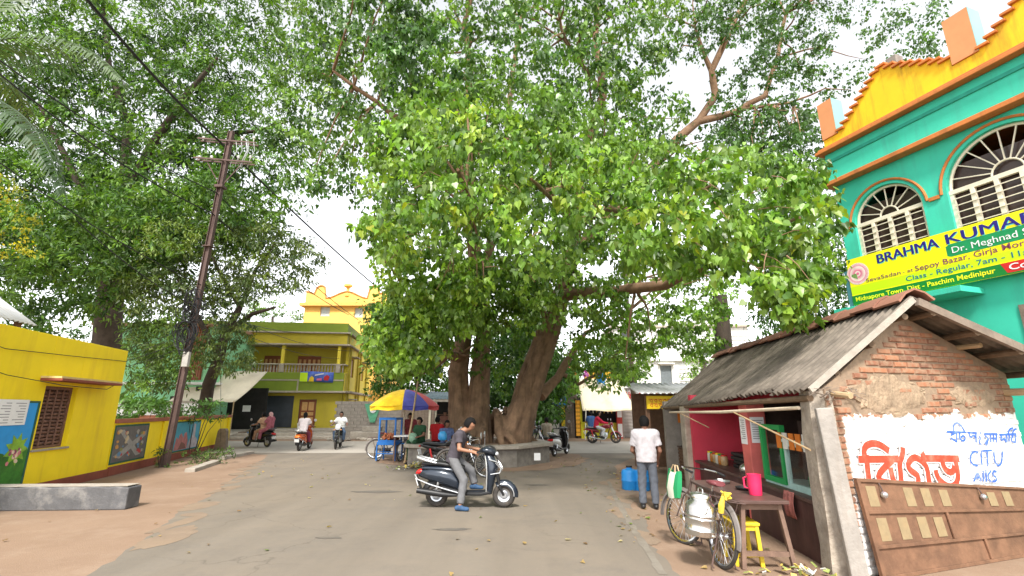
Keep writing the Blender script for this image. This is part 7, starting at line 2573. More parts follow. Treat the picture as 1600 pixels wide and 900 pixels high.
def make_bike(label, loc, rz, tank, group=None, cowl=None):
    t = thing('motorcycle', label, 'motorcycle', loc, rz, group)
    r = 0.30
    make_wheel(t, 0, r, 0.048, 'alloy')
    make_wheel(t, 1.28, r, 0.042, 'alloy')
    f = MB()
    for s in (-1, 1):
        f.tube([(0, s * 0.1, r), (0.42, s * 0.12, 0.38)], 0.022, 7)
        f.tube([(-0.1, s * 0.1, 0.72), (0.4, s * 0.12, 0.62), (0.45, s * 0.1, 0.35)], 0.016, 7)
    f.tube([(0.4, 0, 0.7), (0.75, 0, 0.78), (1.0, 0, 0.86)], 0.03, 7)
    f.tube([(1.0, 0, 0.84), (0.86, 0, 0.5), (0.75, 0, 0.25), (0.45, 0, 0.22)], 0.025, 7)
    f.build('frame', M_blackplastic, t)
    MB().shell([(0.38, 0.78, 0.09, 0.05), (0.5, 0.82, 0.12, 0.09), (0.72, 0.87, 0.16, 0.12), (0.9, 0.88, 0.15, 0.11), (1.0, 0.87, 0.08, 0.07)], 18).build('tank', tank, t, smooth=60)
    MB().shell([(-0.34, 0.80, 0.07, 0.02), (-0.2, 0.80, 0.12, 0.04), (0.05, 0.79, 0.14, 0.045), (0.3, 0.77, 0.13, 0.045), (0.46, 0.78, 0.08, 0.04)], 16).build('seat', M_blackplastic, t, smooth=60)
    MB().shell([(-0.42, 0.74, 0.04, 0.03), (-0.25, 0.72, 0.11, 0.06), (0.1, 0.66, 0.125, 0.09), (0.35, 0.62, 0.1, 0.08)], 16).build('tail_panel', tank, t, smooth=60)
    MB().shell([(0.42, 0.40, 0.10, 0.08), (0.5, 0.42, 0.13, 0.16), (0.7, 0.42, 0.13, 0.17), (0.82, 0.44, 0.09, 0.13)], 14, 4).build('engine', M_steel, t, smooth=40)
    for s in (-1, 1):
        MB().tube([(1.28, s * 0.08, r), (1.12, s * 0.085, 0.7), (1.03, s * 0.085, 0.98)], [0.028, 0.024, 0.022], 8).build('fork', M_chrome, t)
        MB().tube([(0.03, s * 0.13, 0.33), (-0.06, s * 0.13, 0.66)], 0.03, 8).build('shock_absorber', M_signred if s < 0 else M_steel, t)
        MB().tube([(1.0, s * 0.05, 1.0), (0.97, s * 0.2, 1.06), (0.88, s * 0.38, 1.03)], [0.012, 0.012, 0.016], 7).build('handlebar', M_chrome, t)
        mi = MB().tube([(0.94, s * 0.28, 1.05), (0.96, s * 0.33, 1.2)], 0.006, 6).build('mirror', M_blackplastic, t)
        MB().lathe([(0, -0.012), (0.055, -0.012), (0.062, 0), (0.05, 0.014), (0, 0.016)], 14, Matrix.Translation((0.96, s * 0.34, 1.24)) @ Matrix.Rotation(math.pi / 2, 4, 'Y')).build('mirror_glass', M_steel, mi)
        MB().tube([(1.1, s * 0.12, 0.86), (1.1, s * 0.18, 0.86)], 0.022, 8).build('indicator', mat('amber_lamp', (0.7, 0.25, 0.02), 0.2), t)
    hd = MB().lathe([(0.0, -0.10), (0.07, -0.08), (0.095, 0.0), (0.09, 0.03), (0.0, 0.045)], 18, Matrix.Translation((1.12, 0, 0.94)) @ Matrix.Rotation(math.pi / 2, 4, 'Y'))
    hd.build('headlight', mat('lamp_glass', (0.62, 0.64, 0.66), 0.1, 0.05, 5), t, smooth=50)
    MB().shell([(1.0, 1.0, 0.10, 0.10), (1.08, 0.99, 0.135, 0.125), (1.13, 0.97, 0.12, 0.11)], 16).build('headlight_cowl', cowl or tank, t, smooth=60)
    ff = MB()
    fender(ff, 1.28, r, r + 0.02, 15, 150, 0.06, 0.04)
    ff.build('front_fender', tank, t, smooth=60)
    fr = MB()
    fender(fr, 0, r, r + 0.05, 60, 170, 0.07, 0.05)
    fr.build('rear_fender', M_blackplastic, t, smooth=60)
    MB().tube([(0.75, -0.1, 0.3), (0.6, -0.14, 0.2), (0.2, -0.17, 0.26), (-0.25, -0.18, 0.36)], [0.02, 0.022, 0.04, 0.05], 10).build('exhaust', M_chrome, t, smooth=60)
    MB().shell([(-0.46, 0.72, 0.05, 0.025), (-0.40, 0.73, 0.07, 0.035)], 10).build('tail_light', mat('tail_red', (0.5, 0.015, 0.015), 0.2), t)
    MB().obox((-0.44, 0, 0.56), (0.012, 0.2, 0.16), (0, -0.3, 0)).build('number_plate', M_paper, t, smooth=0)
    MB().tube([(0.5, 0.1, 0.25), (0.46, 0.2, 0.02)], 0.012, 6).build('stand', M_blackplastic, t)
    return t


def make_bicycle(label, loc, rz, paint, lean=0.0, steer=0.0, group=None):
    t = thing('bicycle', label, 'bicycle', loc, rz, group)
    t.rotation_euler = (lean, 0, rz)
    r = 0.345
    make_wheel(t, 0, r, 0.020, 'spoke')
    fx = 1.10
    Mst = Matrix.Translation((fx - 0.12, 0, 0)) @ Matrix.Rotation(steer, 4, 'Z') @ Matrix.Translation((-(fx - 0.12), 0, 0))
    make_wheel(t, fx, r, 0.020, 'spoke', M=Mst @ wheel_M(fx, 0, r))
    f = MB()
    bb, st, hd1, hd2 = (0.46, 0, 0.29), (0.30, 0, 0.80), (0.90, 0, 0.84), (0.93, 0, 0.70)
    f.tube([bb, st], 0.015, 8).tube([st, hd1], 0.015, 8).tube([bb, hd2], 0.016, 8).tube([(0.89, 0, 0.88), (0.94, 0, 0.66)], 0.019, 8)
    for s in (-1, 1):
        f.tube([(0, s * 0.06, r), (0.44, s * 0.035, 0.29)], 0.010, 6).tube([(0, s * 0.06, r), (0.30, s * 0.03, 0.78)], 0.009, 6)
    f.build('frame', paint, t)
    fk = MB()
    for s in (-1, 1):
        fk.tube([Mst @ Vector(p) for p in ((fx, s * 0.06, r), (fx - 0.10, s * 0.055, 0.62), (0.945, s * 0.03, 0.70))], 0.011, 6)
    fk.build('fork', paint, t)
    h = MB()
    h.tube([Mst @ Vector(p) for p in ((0.90, 0, 0.86), (0.885, 0, 1.0))], 0.013, 7)
    h.tube([Mst @ Vector(p) for p in ((0.62, -0.29, 0.97), (0.78, -0.29, 1.0), (0.90, -0.2, 1.01), (0.90, 0.2, 1.01), (0.78, 0.29, 1.0), (0.62, 0.29, 0.97))], 0.011, 7)
    h.build('handlebar', M_chrome, t)
    for s in (-1, 1):
        MB().tube([Mst @ Vector((0.62, s * 0.29, 0.97)), Mst @ Vector((0.74, s * 0.29, 0.995))], 0.016, 7).build('grip', M_black, t)
    MB().shell([(0.10, 0.90, 0.06, 0.02), (0.16, 0.905, 0.10, 0.035), (0.26, 0.90, 0.08, 0.035), (0.42, 0.895, 0.025, 0.02)], 14).build('saddle', mat('saddle_maroon', (0.16, 0.04, 0.045), 0.5), t, smooth=60)
    MB().tube([st, (0.28, 0, 0.89)], 0.012, 7).build('seat_post', M_chrome, t)
    m1 = MB()
    fender(m1, 0, r, r + 0.012, 20, 190, 0.030, 0.012, 18)
    m1.build('rear_mudguard', mat('bike_grey', (0.17, 0.15, 0.14), 0.5, 0.2, 6), t, smooth=60)
    m2 = MB()
    fender(m2, fx, r, r + 0.012, -10, 140, 0.030, 0.012, 16)
    m2.v = [tuple(Mst @ Vector(p)) for p in m2.v]
    m2.build('front_mudguard', MATS['bike_grey'], t, smooth=60)
    c_ = MB()
    for s in (-1, 1):
        c_.tube([(-0.30, s * 0.09, 0.76), (0.24, s * 0.07, 0.76)], 0.008, 6).tube([(0, s * 0.07, r), (-0.15, s * 0.09, 0.76)], 0.006, 6)
    for x in (-0.3, -0.15, 0.0, 0.15):
        c_.tube([(x, -0.09, 0.76), (x, 0.09, 0.76)], 0.006, 6)
    c_.build('carrier', M_iron, t)
    ck = MB()
    ck.lathe([(0.09, -0.004), (0.10, -0.004), (0.10, 0.004), (0.09, 0.004)], 20, wheel_M(0.46, -0.05, 0.29), closed=True)
    for s, a in ((-1, 0.7), (1, 0.7 + math.pi)):
        e_ = (0.46 + 0.17 * math.cos(a), s * 0.09, 0.29 + 0.17 * math.sin(a))
        ck.tube([(0.46, s * 0.06, 0.29), e_], 0.009, 6)
        ck.obox((e_[0], s * 0.14, e_[2]), (0.09, 0.08, 0.02))
    ck.build('pedals', M_iron, t)
    MB().shell([(-0.03, 0.345, 0.012, 0.045), (0.2, 0.32, 0.014, 0.05), (0.5, 0.29, 0.014, 0.10), (0.57, 0.29, 0.008, 0.05)], 10).build('chain_guard', paint, t, smooth=50)
    o = t.children[-1]
    o.location.y = -0.055
    st2 = MB()
    for s in (-1, 1):
        st2.tube([(0, s * 0.07, r), (-0.04, s * 0.14, 0.03), (-0.1, s * 0.15, 0.02)], 0.010, 6)
    st2.build('stand', M_iron, t)
    return t


def paint(name, c, rough=0.22, metal=0.3):
    return mat(name, c, rough, 0.05, 8, metal=metal, coat=0.5, dirt=(0.16, 0.13, 0.1), dirt_amt=0.12)


P_navy = paint('paint_navy_black', (0.022, 0.030, 0.044))
P_silver = mat('silver_trim', (0.62, 0.63, 0.64), 0.25, 0.05, 6, metal=0.6)
P_black = paint('paint_black', (0.012, 0.012, 0.014))
P_orange = paint('paint_orange', (0.55, 0.10, 0.02))
P_red = paint('paint_red', (0.22, 0.010, 0.02))
P_white = paint('paint_white', (0.62, 0.62, 0.60), 0.3, 0.0)
P_grey = paint('paint_grey', (0.10, 0.10, 0.11))

# ------------------------------------------------------------------ people
SKIN = mat('skin', (0.30, 0.145, 0.085), 0.55, 0.08, 8)
SKIND = mat('skin_deep', (0.20, 0.095, 0.06), 0.55, 0.08, 8)
HAIR = mat('hair_black', (0.006, 0.005, 0.005), 0.75, 0.3, 40, bump=0.6, bscale=90, spec=0.2)
V = Vector


def person(label, loc, rz, J, shirt, trousers, h=0.016, skin=SKIN, sleeve=0.65, hair='short', shoes=None, fat=1.0, look=(1, 0, 0), pants_to=0.93, skirt=False, long_sleeve=False, scarf=None, group=None, collar=None, hat=None):
    """J: hip, chest, head and, per side l / r: el, wr, kn, an (local x forward, y left, z up)"""
    t = thing('person', label, 'person', loc, rz, group)
    hip, chest, head = V(J['hip']), V(J['chest']), V(J['head'])
    lk = V(look).normalized()
    side = V(J.get('side', (0, 1, 0))).normalized()
    f = Field(0.035)
    f.cap(hip + side * 0.06, chest + side * 0.075, 0.098 * fat, 0.108 * fat).cap(hip - side * 0.06, chest - side * 0.075, 0.098 * fat, 0.108 * fat)
    up = (chest - hip).normalized()
    nb = chest + up * 0.12
    f.cap(nb, head - V((0, 0, 0.08)) - lk * 0.02, 0.055, 0.05)
    sh = {}
    for s, k in ((1, 'l'), (-1, 'r')):
        sh[k] = chest + side * (0.175 * s * fat) + up * 0.065
        f.cap(chest + up * 0.08 + side * 0.05 * s, sh[k], 0.07, 0.062)
        el, wr = V(J['el_' + k]), V(J['wr_' + k])
        f.cap(sh[k], el, 0.05, 0.038).cap(el, wr, 0.037, 0.026)
        hip_s = hip + side * 0.085 * s
        kn, an = V(J['kn_' + k]), V(J['an_' + k])
        f.cap(hip_s, kn, 0.085, 0.056).cap(kn, kn.lerp(an, 0.35), 0.054, 0.056).cap(kn.lerp(an, 0.35), an, 0.056, 0.036)
        fd = V(J.get('toe_' + k, an + V((0.15, 0, -0.05)))) - an
        fd.z = 0
        fd.normalize()
        f.cap(an + V((0, 0, -0.045)) - fd * 0.05, an + V((0, 0, -0.055)) + fd * 0.13, 0.036, 0.026)
        # hand: palm, four bent fingers, thumb
        hd = (V(J['hd_' + k]) - wr).normalized() if ('hd_' + k) in J else (wr - el).normalized()
        lat = hd.cross(V((0, 0, 1)))
        lat = lat.normalized() if lat.length > 0.2 else side
        dn = lat.cross(hd).normalized()
        if dn.z > 0:
            dn = -dn
        pa = wr + hd * 0.055
        f.cap(wr, pa + lat * 0.015, 0.026, 0.027).cap(wr, pa - lat * 0.018, 0.026, 0.025)
        if h < 0.02:
            curl = J.get('curl', 0.6)
            for q in range(4):
                b0 = pa + lat * (0.030 - 0.020 * q) + hd * 0.015
                L = (0.036, 0.041, 0.039, 0.031)[q]
                b1 = b0 + (hd * (1 - curl * 0.5) + dn * curl * 0.6).normalized() * L
                b2 = b1 + (hd * (1 - curl * 1.5) + dn * curl * 1.3).normalized() * L * 0.9
                f.cap(b0, b1, 0.0105, 0.0095).cap(b1, b2, 0.0095, 0.008)
            th = pa - hd * 0.02 + lat * 0.034 * (-s if 'thumb' in J else 1)
            f.cap(th, th + (hd * 0.6 + dn * 0.6 + lat * 0.3).normalized() * 0.045, 0.012, 0.009)
    # head with brow, nose, jaw, ears
    zz = V((0, 0, 1))
    sx = zz.cross(lk).normalized()
    uu = lk.cross(sx).normalized()
    R = np.array([list(lk), list(sx), list(uu)]).T
    f.ell(head + uu * 0.01, (0.098, 0.077, 0.112), R).ell(head + lk * 0.025 - uu * 0.062, (0.062, 0.056, 0.055), R)
    f.k = 0.022
    fine = Field(0.012)
    fine.p = f.p
    f.ell(head + lk * 0.097 - uu * 0.012, (0.016, 0.012, 0.024), R).ell(head + lk * 0.084 + uu * 0.02, (0.02, 0.05, 0.012), R)
    f.ell(head + lk * 0.083 - uu * 0.058, (0.012, 0.024, 0.009), R)
    for s in (-1, 1):
        f.ell(head + sx * 0.08 * s - lk * 0.005 - uu * 0.01, (0.018, 0.010, 0.032), R)
    body = f.build('body', skin, t, h=h)
    if h < 0.02:
        for s in (-1, 1):
            MB().lathe([(0, -0.004), (0.007, 0), (0, 0.004)], 8, Matrix.Translation(head + lk * 0.089 + sx * 0.03 * s + uu * 0.006)).build('eye', M_black, t)

    def cutter(cuts):
        def post(P, D):
            D = D + 0.0035 * np.sin(P[:, 2] * 62 + 9 * np.sin(P[:, 1] * 13 + P[:, 0] * 9)) * (0.6 + 0.4 * np.sin(P[:, 0] * 17 + P[:, 1] * 11)) + 0.003 * np.sin(P[:, 0] * 45 + P[:, 1] * 38 + P[:, 2] * 21)
            for p, n_, rad in cuts:
                q = P - np.array(p)
                near = np.linalg.norm(q, axis=1) < rad
                D = np.where(near, np.maximum(D, q @ np.array(n_)), D)
            return D
        return post
    # shirt
    g = Field(0.04)
    e = 0.014 + h * 0.25
    low = hip - up * 0.05
    g.cap(low + side * 0.06, chest + side * 0.075, 0.103 * fat + e, 0.108 * fat + e).cap(low - side * 0.06, chest - side * 0.075, 0.103 * fat + e, 0.108 * fat + e)
    cuts = [(low - up * 0.03, tuple(-up), 0.4), (nb + up * 0.035, tuple(up), 0.16)]
    for s, k in ((1, 'l'), (-1, 'r')):
        g.cap(chest + up * 0.08 + side * 0.05 * s, sh[k], 0.07 + e, 0.062 + e)
        el, wr = V(J['el_' + k]), V(J['wr_' + k])
        if long_sleeve:
            g.cap(sh[k], el, 0.05 + e, 0.042 + e).cap(el, el.lerp(wr, 0.9), 0.042 + e, 0.032 + e)
            cuts.append((el.lerp(wr, 0.85), tuple((wr - el).normalized()), 0.09))
        else:
            q = sh[k].lerp(el, sleeve)
            d_ = (el - sh[k]).normalized()
            g.cap(sh[k], q, 0.05 + e, 0.046 + e * 1.6)
            cuts.append((q, tuple(d_), 0.09))
    sh_o = g.build('shirt', shirt, t, h=h, post=cutter(cuts))
    # trousers or skirt
    g = Field(0.03)
    e = 0.012 + h * 0.25
    cuts = []
    g.cap(hip + side * 0.06 + up * 0.02, hip - side * 0.06 + up * 0.02, 0.10 * fat + e * 0.6, 0.10 * fat + e * 0.6)
    for s, k in ((1, 'l'), (-1, 'r')):
        kn, an = V(J['kn_' + k]), V(J['an_' + k])
        pe = kn.lerp(an, pants_to)
        g.cap(hip + side * 0.085 * s, kn, 0.085 + e, 0.06 + e).cap(kn, pe + (an - kn).normalized() * 0.06, 0.06 + e, (0.05 if not skirt else 0.11) + e)
        cuts.append((pe, tuple((an - kn).normalized()), 0.14))
        if skirt:
            pass
    if skirt:
        kl, kr = V(J['kn_l']), V(J['kn_r'])
        al, ar = V(J['an_l']), V(J['an_r'])
        m_ = (kl + kr) / 2
        g.cap(hip, m_, 0.12, 0.10).cap(m_, (al + ar) / 2 + V((0, 0, 0.1)), 0.10, 0.12)
    g.build('trousers' if not skirt else 'skirt', trousers, t, h=h, post=cutter(cuts))
    # shoes
    for k in 'lr':
        an = V(J['an_' + k])
        fd = V(J.get('toe_' + k, an + V((0.15, 0, -0.05)))) - an
        fd.z = 0
        fd.normalize()
        q = Field(0.03)
        q.cap(an + V((0, 0, -0.045)) - fd * 0.06, an + V((0, 0, -0.055)) + fd * 0.14, 0.043, 0.036)
        q.ell(an + V((0, 0, -0.02)), (0.05, 0.05, 0.04))
        base_z = an.z - 0.09
        q.build('shoe', shoes or M_blackplastic, t, h=min(h, 0.02), post=lambda P, D: np.maximum(D, base_z - P[:, 2]))
    # hair or headscarf
    if hair:
        q = Field(0.01)
        ex = 0.014 + h * 0.2
        q.ell(head + uu * 0.012 - lk * 0.004, (0.098 + ex, 0.077 + ex, 0.112 + ex), R)
        if hair == 'long':
            q.k = 0.03
            q.cap(head - lk * 0.06 - uu * 0.04, head - lk * 0.10 - uu * 0.22, 0.05, 0.04)
        if hair == 'bun':
            q.ell(head - lk * 0.12 - uu * 0.02, (0.05, 0.05, 0.045), R)
        hc, Rn = np.array(head), R

        def hp(P, D):
            l = (P - hc) @ Rn
            wv = 0.006 * np.sin(l[:, 1] * 160) + 0.004 * np.sin(l[:, 0] * 230)
            return np.maximum(D, np.minimum(np.maximum(l[:, 0] - 0.02, -0.075 - l[:, 2]), 0.058 + wv - l[:, 2])) if hair == 'short' else np.maximum(D, np.minimum(l[:, 0] - 0.03, 0.055 - l[:, 2]))
        if hat is not None:
            q.build('headscarf', hat, t, h=h, post=hp)
        else:
            q.build('hair', HAIR, t, h=h, post=hp)
    if scarf is not None:
        q = Field(0.03)
        q.cap(chest + side * 0.12 + up * 0.12, chest - side * 0.12 + up * 0.12, 0.085, 0.085).cap(chest - lk * 0.10 + up * 0.1, hip - lk * 0.12 + up * 0.1, 0.06, 0.09)
        q.build('scarf', scarf, t, h=h)
    if collar is not None:
        MB().tube([nb + up * 0.01 + (side * math.cos(a) * 0.068 + lk * math.sin(a) * 0.062) for a in [j * math.pi / 8 for j in range(16)]], 0.014, 6, closed=True).build('collar', collar, t)
    return t


def cloth(name, c, var=0.12):
    return mat(name, c, 0.9, var, 14, bump=0.25, bscale=40)


def ride_pose(**kw):
    J = dict(hip=(0.28, 0, 0.86), chest=(0.36, 0, 1.24), head=(0.42, 0, 1.52), el_l=(0.52, 0.27, 1.08), wr_l=(0.76, 0.29, 1.03), el_r=(0.52, -0.27, 1.08), wr_r=(0.76, -0.29, 1.03),
             kn_l=(0.66, 0.14, 0.70), an_l=(0.78, 0.12, 0.33), kn_r=(0.66, -0.14, 0.70), an_r=(0.78, -0.12, 0.33))
    J.update(kw)
    return J


def sit_pose(**kw):
    """seated on a 0.45 m seat, facing +x, feet on the ground"""
    J = dict(hip=(0, 0, 0.52), chest=(0.03, 0, 0.90), head=(0.08, 0, 1.18), el_l=(0.12, 0.25, 0.72), wr_l=(0.32, 0.14, 0.66), el_r=(0.12, -0.25, 0.72), wr_r=(0.32, -0.14, 0.66),
             kn_l=(0.42, 0.13, 0.50), an_l=(0.42, 0.13, 0.09), kn_r=(0.42, -0.13, 0.50), an_r=(0.42, -0.13, 0.09))
    J.update(kw)
    return J


def lift(J, dz):
    return {k: ((v[0], v[1], v[2] + dz) if isinstance(v, tuple) and k != 'side' else v) for k, v in J.items()}
# ------------------------------------------------------------------ scooter and rider in the middle of the road
SL = V((-1.42, 9.86, 0.012))
SA = math.radians(-3)
make_scooter('dark navy scooter with silver trim stopped in the middle of the road', SL, SA, P_navy, P_silver)
C_tee = cloth('charcoal_tee', (0.058, 0.050, 0.060))
C_grey = cloth('grey_denim', (0.13, 0.13, 0.135))
M_bshoe = mat('blue_canvas_shoe', (0.035, 0.08, 0.16), 0.8, 0.3, 20)
J = dict(hip=(0.30, -0.02, 0.86), chest=(0.41, -0.02, 1.24), head=(0.60, -0.02, 1.49), el_r=(0.45, -0.29, 1.05), wr_r=(0.71, -0.29, 1.00), hd_r=(0.82, -0.29, 0.985), el_l=(0.50, 0.27, 1.06), wr_l=(0.72, 0.29, 1.01), hd_l=(0.82, 0.29, 0.99),
         kn_r=(0.54, -0.24, 0.50), an_r=(0.50, -0.36, 0.088), toe_r=(0.72, -0.40, 0.04), kn_l=(0.62, 0.17, 0.62), an_l=(0.70, 0.13, 0.38), curl=0.85)
person('man in charcoal polo shirt and grey jeans astride the navy scooter, one foot down', SL, SA, J, C_tee, C_grey, 0.0135, SKIN, sleeve=0.6, look=(0.86, 0.0, -0.5), shoes=M_bshoe, collar=cloth('collar_grey', (0.35, 0.34, 0.36)), pants_to=0.94)

# ------------------------------------------------------------------ man in white shirt at the right
C_white = cloth('white_check_shirt', (0.42, 0.395, 0.41), 0.12)
C_slate = cloth('slate_trousers', (0.085, 0.095, 0.115))
J = dict(hip=(0, 0, 0.90), chest=(0.0, 0, 1.27), head=(0.02, 0.0, 1.535), el_l=(0.06, 0.25, 1.02), wr_l=(0.24, 0.17, 0.93), el_r=(0.0, -0.255, 1.02), wr_r=(0.14, -0.21, 0.84),
         kn_l=(0.03, 0.10, 0.50), an_l=(0.0, 0.11, 0.092), kn_r=(0.03, -0.11, 0.50), an_r=(0.0, -0.12, 0.092))
ml = G(1015, 795)
person('man in white checked shirt and slate trousers standing with his back turned', (ml.x, ml.y, 0), math.radians(80), J, C_white, C_slate, 0.0145, SKIND, sleeve=0.7, look=(1, 0.25, -0.15), fat=1.06, pants_to=1.0)

# ------------------------------------------------------------------ riders coming and going on the far road
p = G(397, 699)
R1a = math.radians(160)
l1 = V((p.x + 0.62, p.y, 0.012))
make_scooter('black scooter with red tail lamp turning left behind the yellow wall', l1, R1a, P_black, P_grey)
C_cream = cloth('cream_dress', (0.55, 0.34, 0.22))
C_pink = cloth('pink_kurta', (0.34, 0.10, 0.13), 0.3)
person('rider in cream dress steering the black scooter', l1, R1a, ride_pose(), C_cream, cloth('tan_leggings', (0.40, 0.22, 0.14)), 0.024, SKIN, hair='bun')
person('pillion passenger in pink kurta and scarf on the black scooter', l1, R1a, ride_pose(hip=(-0.05, 0, 0.88), chest=(-0.05, 0, 1.25), head=(-0.02, 0, 1.52), el_l=(0.1, 0.24, 1.08), wr_l=(0.28, 0.2, 1.1), el_r=(0.1, -0.24, 1.08), wr_r=(0.28, -0.2, 1.1), kn_l=(0.3, 0.2, 0.72), an_l=(0.3, 0.22, 0.36), kn_r=(0.3, -0.2, 0.72), an_r=(0.3, -0.22, 0.36)),
       C_pink, C_pink, 0.024, SKIN, hair='long', hat=cloth('pale_pink_scarf', (0.62, 0.36, 0.36)), scarf=C_pink)
p = G(466, 705)
R2a = math.radians(93)
l2 = V((p.x + 0.02, p.y, 0.012))
make_scooter('orange scooter seen from behind riding away towards the olive house', l2, R2a, P_orange, P_silver, rear=P_orange, tail=mat('tail_orange', (0.75, 0.2, 0.03), 0.2))
person('rider in white top and maroon shawl on the orange scooter', l2, R2a, ride_pose(), cloth('white_top', (0.62, 0.55, 0.56)), cloth('maroon_salwar', (0.20, 0.035, 0.07)), 0.022, SKIND, hair='long', look=(1, 0, 0.05), skirt=False)
bg_ = MB().shell([(-0.12, 0.0, 0.02, 0.05), (-0.06, -0.02, 0.07, 0.22), (0.06, -0.02, 0.07, 0.24), (0.12, 0.0, 0.02, 0.08)], 12).build('carrier_bag', M_bagwhite, None, smooth=60)
bg_.location = l2 + V((-0.32, 0.5, 0.66))
tag(bg_, 'white carrier bag hanging at the side of the orange scooter', 'bag')
p = G(528, 702)
R3a = math.radians(-80)
l3 = V((p.x - 0.25, p.y + 1.0, 0.012))
make_bike('black motorcycle with white headlamp cowl coming towards the camera', l3, R3a, P_black, cowl=P_white)
person('man in white shirt with black chest stripe riding the oncoming motorcycle', l3, R3a, ride_pose(hip=(0.22, 0, 0.88), chest=(0.27, 0, 1.26), head=(0.33, 0, 1.54), wr_l=(0.86, 0.36, 1.06), wr_r=(0.86, -0.36, 1.06), el_l=(0.55, 0.33, 1.1), el_r=(0.55, -0.33, 1.1), kn_l=(0.6, 0.22, 0.72), an_l=(0.5, 0.2, 0.36), kn_r=(0.6, -0.22, 0.72), an_r=(0.5, -0.2, 0.36)),
       cloth('white_tee', (0.70, 0.70, 0.68)), cloth('blue_jeans', (0.07, 0.11, 0.18)), 0.022, SKIND)
p = G(926, 693)
make_l = V((p.x, p.y, 0.012))
make_bike('red motorcycle crossing in front of the yellow shop', make_l, math.radians(2), P_red)
person('man in crimson shirt and pale trousers on the red motorcycle', make_l, math.radians(2), ride_pose(hip=(0.22, 0, 0.88), chest=(0.30, 0, 1.25), head=(0.38, 0, 1.53), wr_l=(0.86, 0.36, 1.06), wr_r=(0.86, -0.36, 1.06), el_l=(0.58, 0.3, 1.08), el_r=(0.58, -0.3, 1.08), kn_l=(0.6, 0.2, 0.72), an_l=(0.48, 0.18, 0.36), kn_r=(0.6, -0.2, 0.72), an_r=(0.48, -0.18, 0.36)),
       cloth('crimson_shirt', (0.55, 0.02, 0.06)), cloth('pale_trousers', (0.52, 0.52, 0.54)), 0.024, SKIND, long_sleeve=True)
stand_far = dict(hip=(0, 0, 0.90), chest=(0.0, 0, 1.27), head=(0.04, 0, 1.53), el_l=(0.1, 0.25, 1.05), wr_l=(0.3, 0.2, 1.1), el_r=(0.1, -0.25, 1.05), wr_r=(0.3, -0.2, 1.1), kn_l=(0.03, 0.12, 0.5), an_l=(0, 0.16, 0.09), kn_r=(0.03, -0.12, 0.5), an_r=(0.0, -0.16, 0.09))
p = G(924, 690)
person('man in blue shirt and white trousers standing at the yellow shop', (p.x, p.y, 0), math.radians(100), stand_far, cloth('blue_shirt', (0.04, 0.10, 0.25)), cloth('white_trousers', (0.68, 0.68, 0.66)), 0.026, SKIND)

# ------------------------------------------------------------------ parked two-wheelers around the platform
p = G(872, 714)
make_scooter('white and black scooter parked right of the tree platform', (p.x - 0.15, p.y, 0.016), math.radians(62), P_black, P_silver, rear=P_white)
p = G(690, 738)
make_bike('black motorcycle parked behind the navy scooter', (-2.3, 15.0, 0.016), math.radians(-14), P_black)
make_bicycle('old black bicycle parked behind the stopped rider', (-1.75, 14.1, 0.016), math.radians(-12), P_black, 0.06, 0.2)
make_bike('grey motorcycle parked beside the tree trunk, right side', (0.15, 21.9, 0.016), math.radians(12), P_grey)

# ------------------------------------------------------------------ people sitting around the platform
C = cloth
pz = 0.67
seat_dz = pz - 0.45
seats = [
    ('woman in dark green sari seated on the platform edge under the umbrella', (-3.15, 17.45), -120, C('dark_green_sari', (0.012, 0.05, 0.02)), C('dark_green_sari', (0.012, 0.05, 0.02)), 'bun', seat_dz),
    ('man in red shirt seated on the platform with his back turned', (-2.75, 18.5), 85, C('red_shirt', (0.45, 0.015, 0.02)), C('brown_trousers', (0.10, 0.06, 0.04)), 'short', seat_dz),
    ('child in blue patterned shirt seated near the trunk', (-2.25, 17.3), -60, C('blue_pattern', (0.10, 0.14, 0.30), 0.5), C('navy_shorts', (0.03, 0.04, 0.09)), 'short', seat_dz - 0.1),
    ('man in yellow shirt sitting inside the tea stall', (-2.6, 26.2), -90, C('yellow_shirt', (0.65, 0.42, 0.02)), C('dark_trousers', (0.04, 0.04, 0.045)), 'short', 0.42),
    ('man in brown shirt sitting beside the yellow shirt in the stall', (-3.5, 26.2), -80, C('brown_shirt', (0.16, 0.07, 0.05)), C('dark_trousers', (0.04, 0.04, 0.045)), 'short', 0.42),
    ('woman in crimson dress seated left of the trunk', (-1.9, 19.6), -70, C('crimson_dress', (0.42, 0.02, 0.05)), C('crimson_dress', (0.42, 0.02, 0.05)), 'bun', seat_dz),
    ('man in grey shirt sitting by the parked motorcycle right of the trunk', (0.75, 21.7), -100, C('mid_grey_shirt', (0.14, 0.15, 0.16)), C('dark_trousers', (0.04, 0.04, 0.045)), 'short', 0.30),
    ('man in beige shirt sitting beside the white and black scooter', (1.55, 22.3), 110, C('beige_shirt', (0.40, 0.33, 0.26)), C('dark_trousers', (0.04, 0.04, 0.045)), 'short', 0.14),
    ('vendor in maroon top standing behind the blue snack cart', (-3.9, 19.3), -75, C('maroon_top', (0.22, 0.04, 0.05), 0.4), C('grey_lungi', (0.2, 0.2, 0.22)), 'short', None),
]
for lb, (x, y), a, c1, c2, hr, dz in seats:
    JJ = stand_far if dz is None else lift(sit_pose(), dz)
    if dz is not None:
        JJ = dict(JJ)
        for k in 'lr':
            q = JJ['an_' + k]
            JJ['an_' + k] = (q[0] - 0.02, q[1], 0.1 if dz < 0.25 else q[2] - dz * 0.6)
    person(lb, (x, y, 0), math.radians(a), JJ, c1, c2, 0.024, SKIND, hair=hr, look=(1, 0, -0.15))
